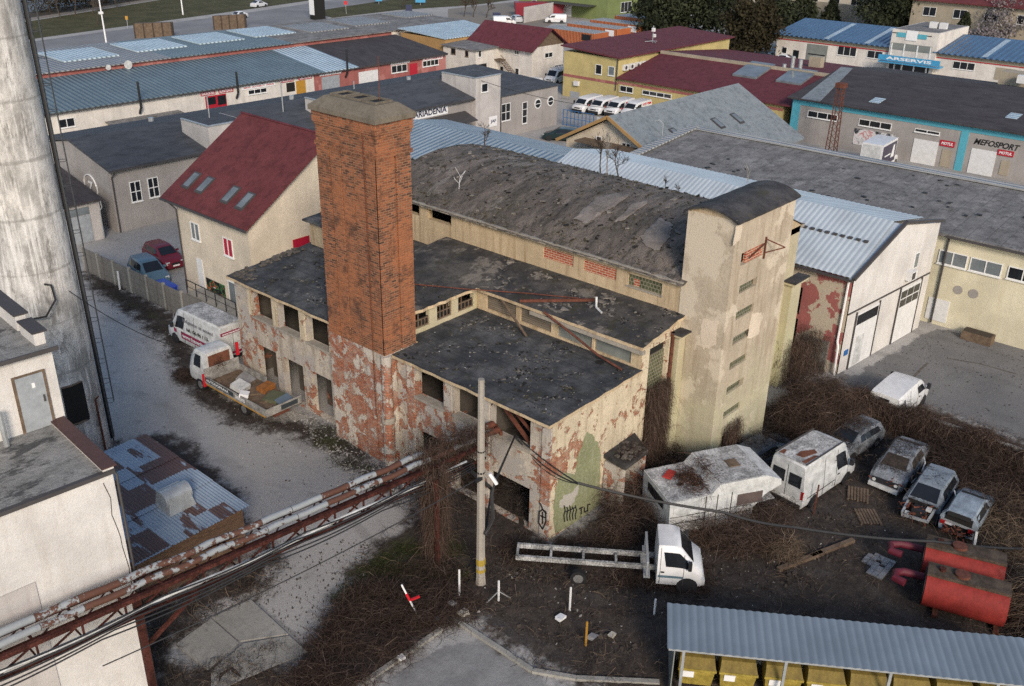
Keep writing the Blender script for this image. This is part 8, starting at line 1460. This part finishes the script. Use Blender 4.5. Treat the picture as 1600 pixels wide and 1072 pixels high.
for i, (px, py, lab) in enumerate(((78, 20, 'brown leafless thicket at the river, behind the chimney ladder'), (105, 14, 'second brown leafless thicket on the river bank'), (135, 10, 'third brown leafless thicket on the river bank'), (168, 5, 'fourth brown leafless thicket on the river bank'), (205, 0, 'last brown leafless thicket on the river bank'))):
    leafy('bank_bush', lab, G(px, py), 7, 5, 120 + i, M['browngreen'], False, 1800, .3, 'bush', 50, .12, 'thickets on the river bank')
# street furniture along the far road
for i, (p, q, lab) in enumerate((((167, 72), (156, 0), 'white lamp post behind the weathered grey rooflights'), ((286, 23), (281, -40), 'white lamp post on the far side of the road'))):
    a = G(*p); o = thing('lamp_post', lab, 'lamp post', a); b = MB().m(M['signwhite']); b.cyl(a, (a[0] - .1, a[1], 10), .16, 8, .09); b.build('post', o); b = MB().m(M['signwhite']); b.box((a[0] - .5, a[1] - .2, 5.4), (a[0] + .2, a[1] + .2, 5.8)); b.build('lamp_box', o)
for i, (p, q, lab) in enumerate((((212, 60), (270, 58), 'brown wooden hoarding back by the road, left one'), ((335, 47), (384, 44), 'brown wooden hoarding back by the road, right one'))):
    a, e = G(*p), G(*q); o = thing('hoarding', lab, 'hoarding', a); b = MB().m(M['wood']); b.hexa([a, e, (e[0] + 1, e[1] + 1, 0), (a[0] + 1, a[1] + 1, 0)], [(a[0], a[1], 2.6), (e[0], e[1], 2.6), (e[0] + 1, e[1] + 1, 2.6), (a[0] + 1, a[1] + 1, 2.6)]); b.build('board', o); b = MB().m(M['bark'])
    for k in range(5): c = lerp(a, e, k / 4); b.bar((c[0] - .1, c[1] - .1, 0), (c[0] - .1, c[1] - .1, 2.7), .15)
    b.build('post', o)
a = G(496, 30); o = thing('petrol_pylon', 'tall dark price pylon with white side panel by the road', 'sign', a); b = MB().m(M['dark']); b.box((a[0] - 1.3, a[1] - .8, 0), (a[0] + 1.6, a[1] + .8, 7)); b.build('column', o); b = MB().m(M['signwhite']); b.box((a[0] - 1.36, a[1] - .8, 1), (a[0] - 1.305, a[1] + .8, 6.9)); b.box((a[0] - .9, a[1] - .86, 4.5), (a[0] + 1.2, a[1] - .805, 5.2)); b.build('panel', o)
for i, (px, py, w_, z0, z1, mt, lab) in enumerate(((592, 6, 1.6, .6, 2.4, 'signblue', 'blue advert panel on the grass island, left'), (657, 8, 2.4, .6, 2.6, 'signblue', 'blue advert panel with white words on the grass island'), (639, 18, 1.4, .0, 1.4, 'ink', 'dark blue waste bin on the grass island'), (200, 44, .5, 1.6, 2.3, 'amber', 'small yellow diamond sign beside the far road'), (541, 22, .7, 2.0, 2.8, 'redstripe', 'red triangular road sign at the grass island'), (776, 32, 1.6, 0, 1.6, 'ink', 'dark blue skip by the bare street trees'))):
    a = G(px, py); o = thing('road_sign' if z0 else 'waste_bin', lab, 'sign' if z0 else 'bin', a); d = Vector((.75, -.66, 0)); b = MB().m(M[mt]); p = Vector(a); n_ = Vector((-.66, -.75, 0)) * (.05 if z0 else .6); b.hexa([tuple(p - d * w_ / 2 - n_ + Vector((0, 0, z0))), tuple(p + d * w_ / 2 - n_ + Vector((0, 0, z0))), tuple(p + d * w_ / 2 + n_ + Vector((0, 0, z0))), tuple(p - d * w_ / 2 + n_ + Vector((0, 0, z0)))], [tuple(p - d * w_ / 2 - n_ + Vector((0, 0, z1))), tuple(p + d * w_ / 2 - n_ + Vector((0, 0, z1))), tuple(p + d * w_ / 2 + n_ + Vector((0, 0, z1))), tuple(p - d * w_ / 2 + n_ + Vector((0, 0, z1)))]); b.build('panel', o)
    if z0: b = MB().m(M['galv']); b.cyl(a, (a[0], a[1], z0), .06, 6); b.build('post', o)
for i, (px, top) in enumerate(((1022, 36), (1026, 36))):
    a = G(px, 46); o = thing('wooden_pole', ['left pole of the wooden double power pole', 'right pole of the wooden double power pole'][i], 'pole', a, 0); b = MB().m(M['bark']); b.cyl(a, (a[0] + .3, a[1], 10.5), .2, 7, .14); b.build('post', o); b = MB().m(M['signwhite'])
    for k in range(3): b.box((a[0] - .9 + k * .8, a[1] - .1, 8.6 + k * .5), (a[0] - .7 + k * .8, a[1] + .1, 8.9 + k * .5))
    b.build('insulator', o)
fx = thing('blue_gate', 'blue wire gate beside the grey workshop corner', 'gate', (94.5, 75.0, 0)); b = MB().m(flat('blue_paint', (.03, .13, .3), .5))
for k in range(9): b.bar((94.4 + k * .05, 75.0 - k * .55, 0), (94.4 + k * .05, 75.0 - k * .55, 2.0), .07)
for z in (.15, 1.0, 1.95): b.bar((94.4, 75, z), (94.8, 70.6, z), .06)
b.build('leaf', fx)
fw_ = thing('white_fence', 'white boarded fence beside the peach gable house', 'fence', (94.9, 70.0, 0)); b = MB().m(M['white_dirty']); b.box((94.9, 61, 0), (95.0, 70.2, 1.7)); b.build('board', fw_)
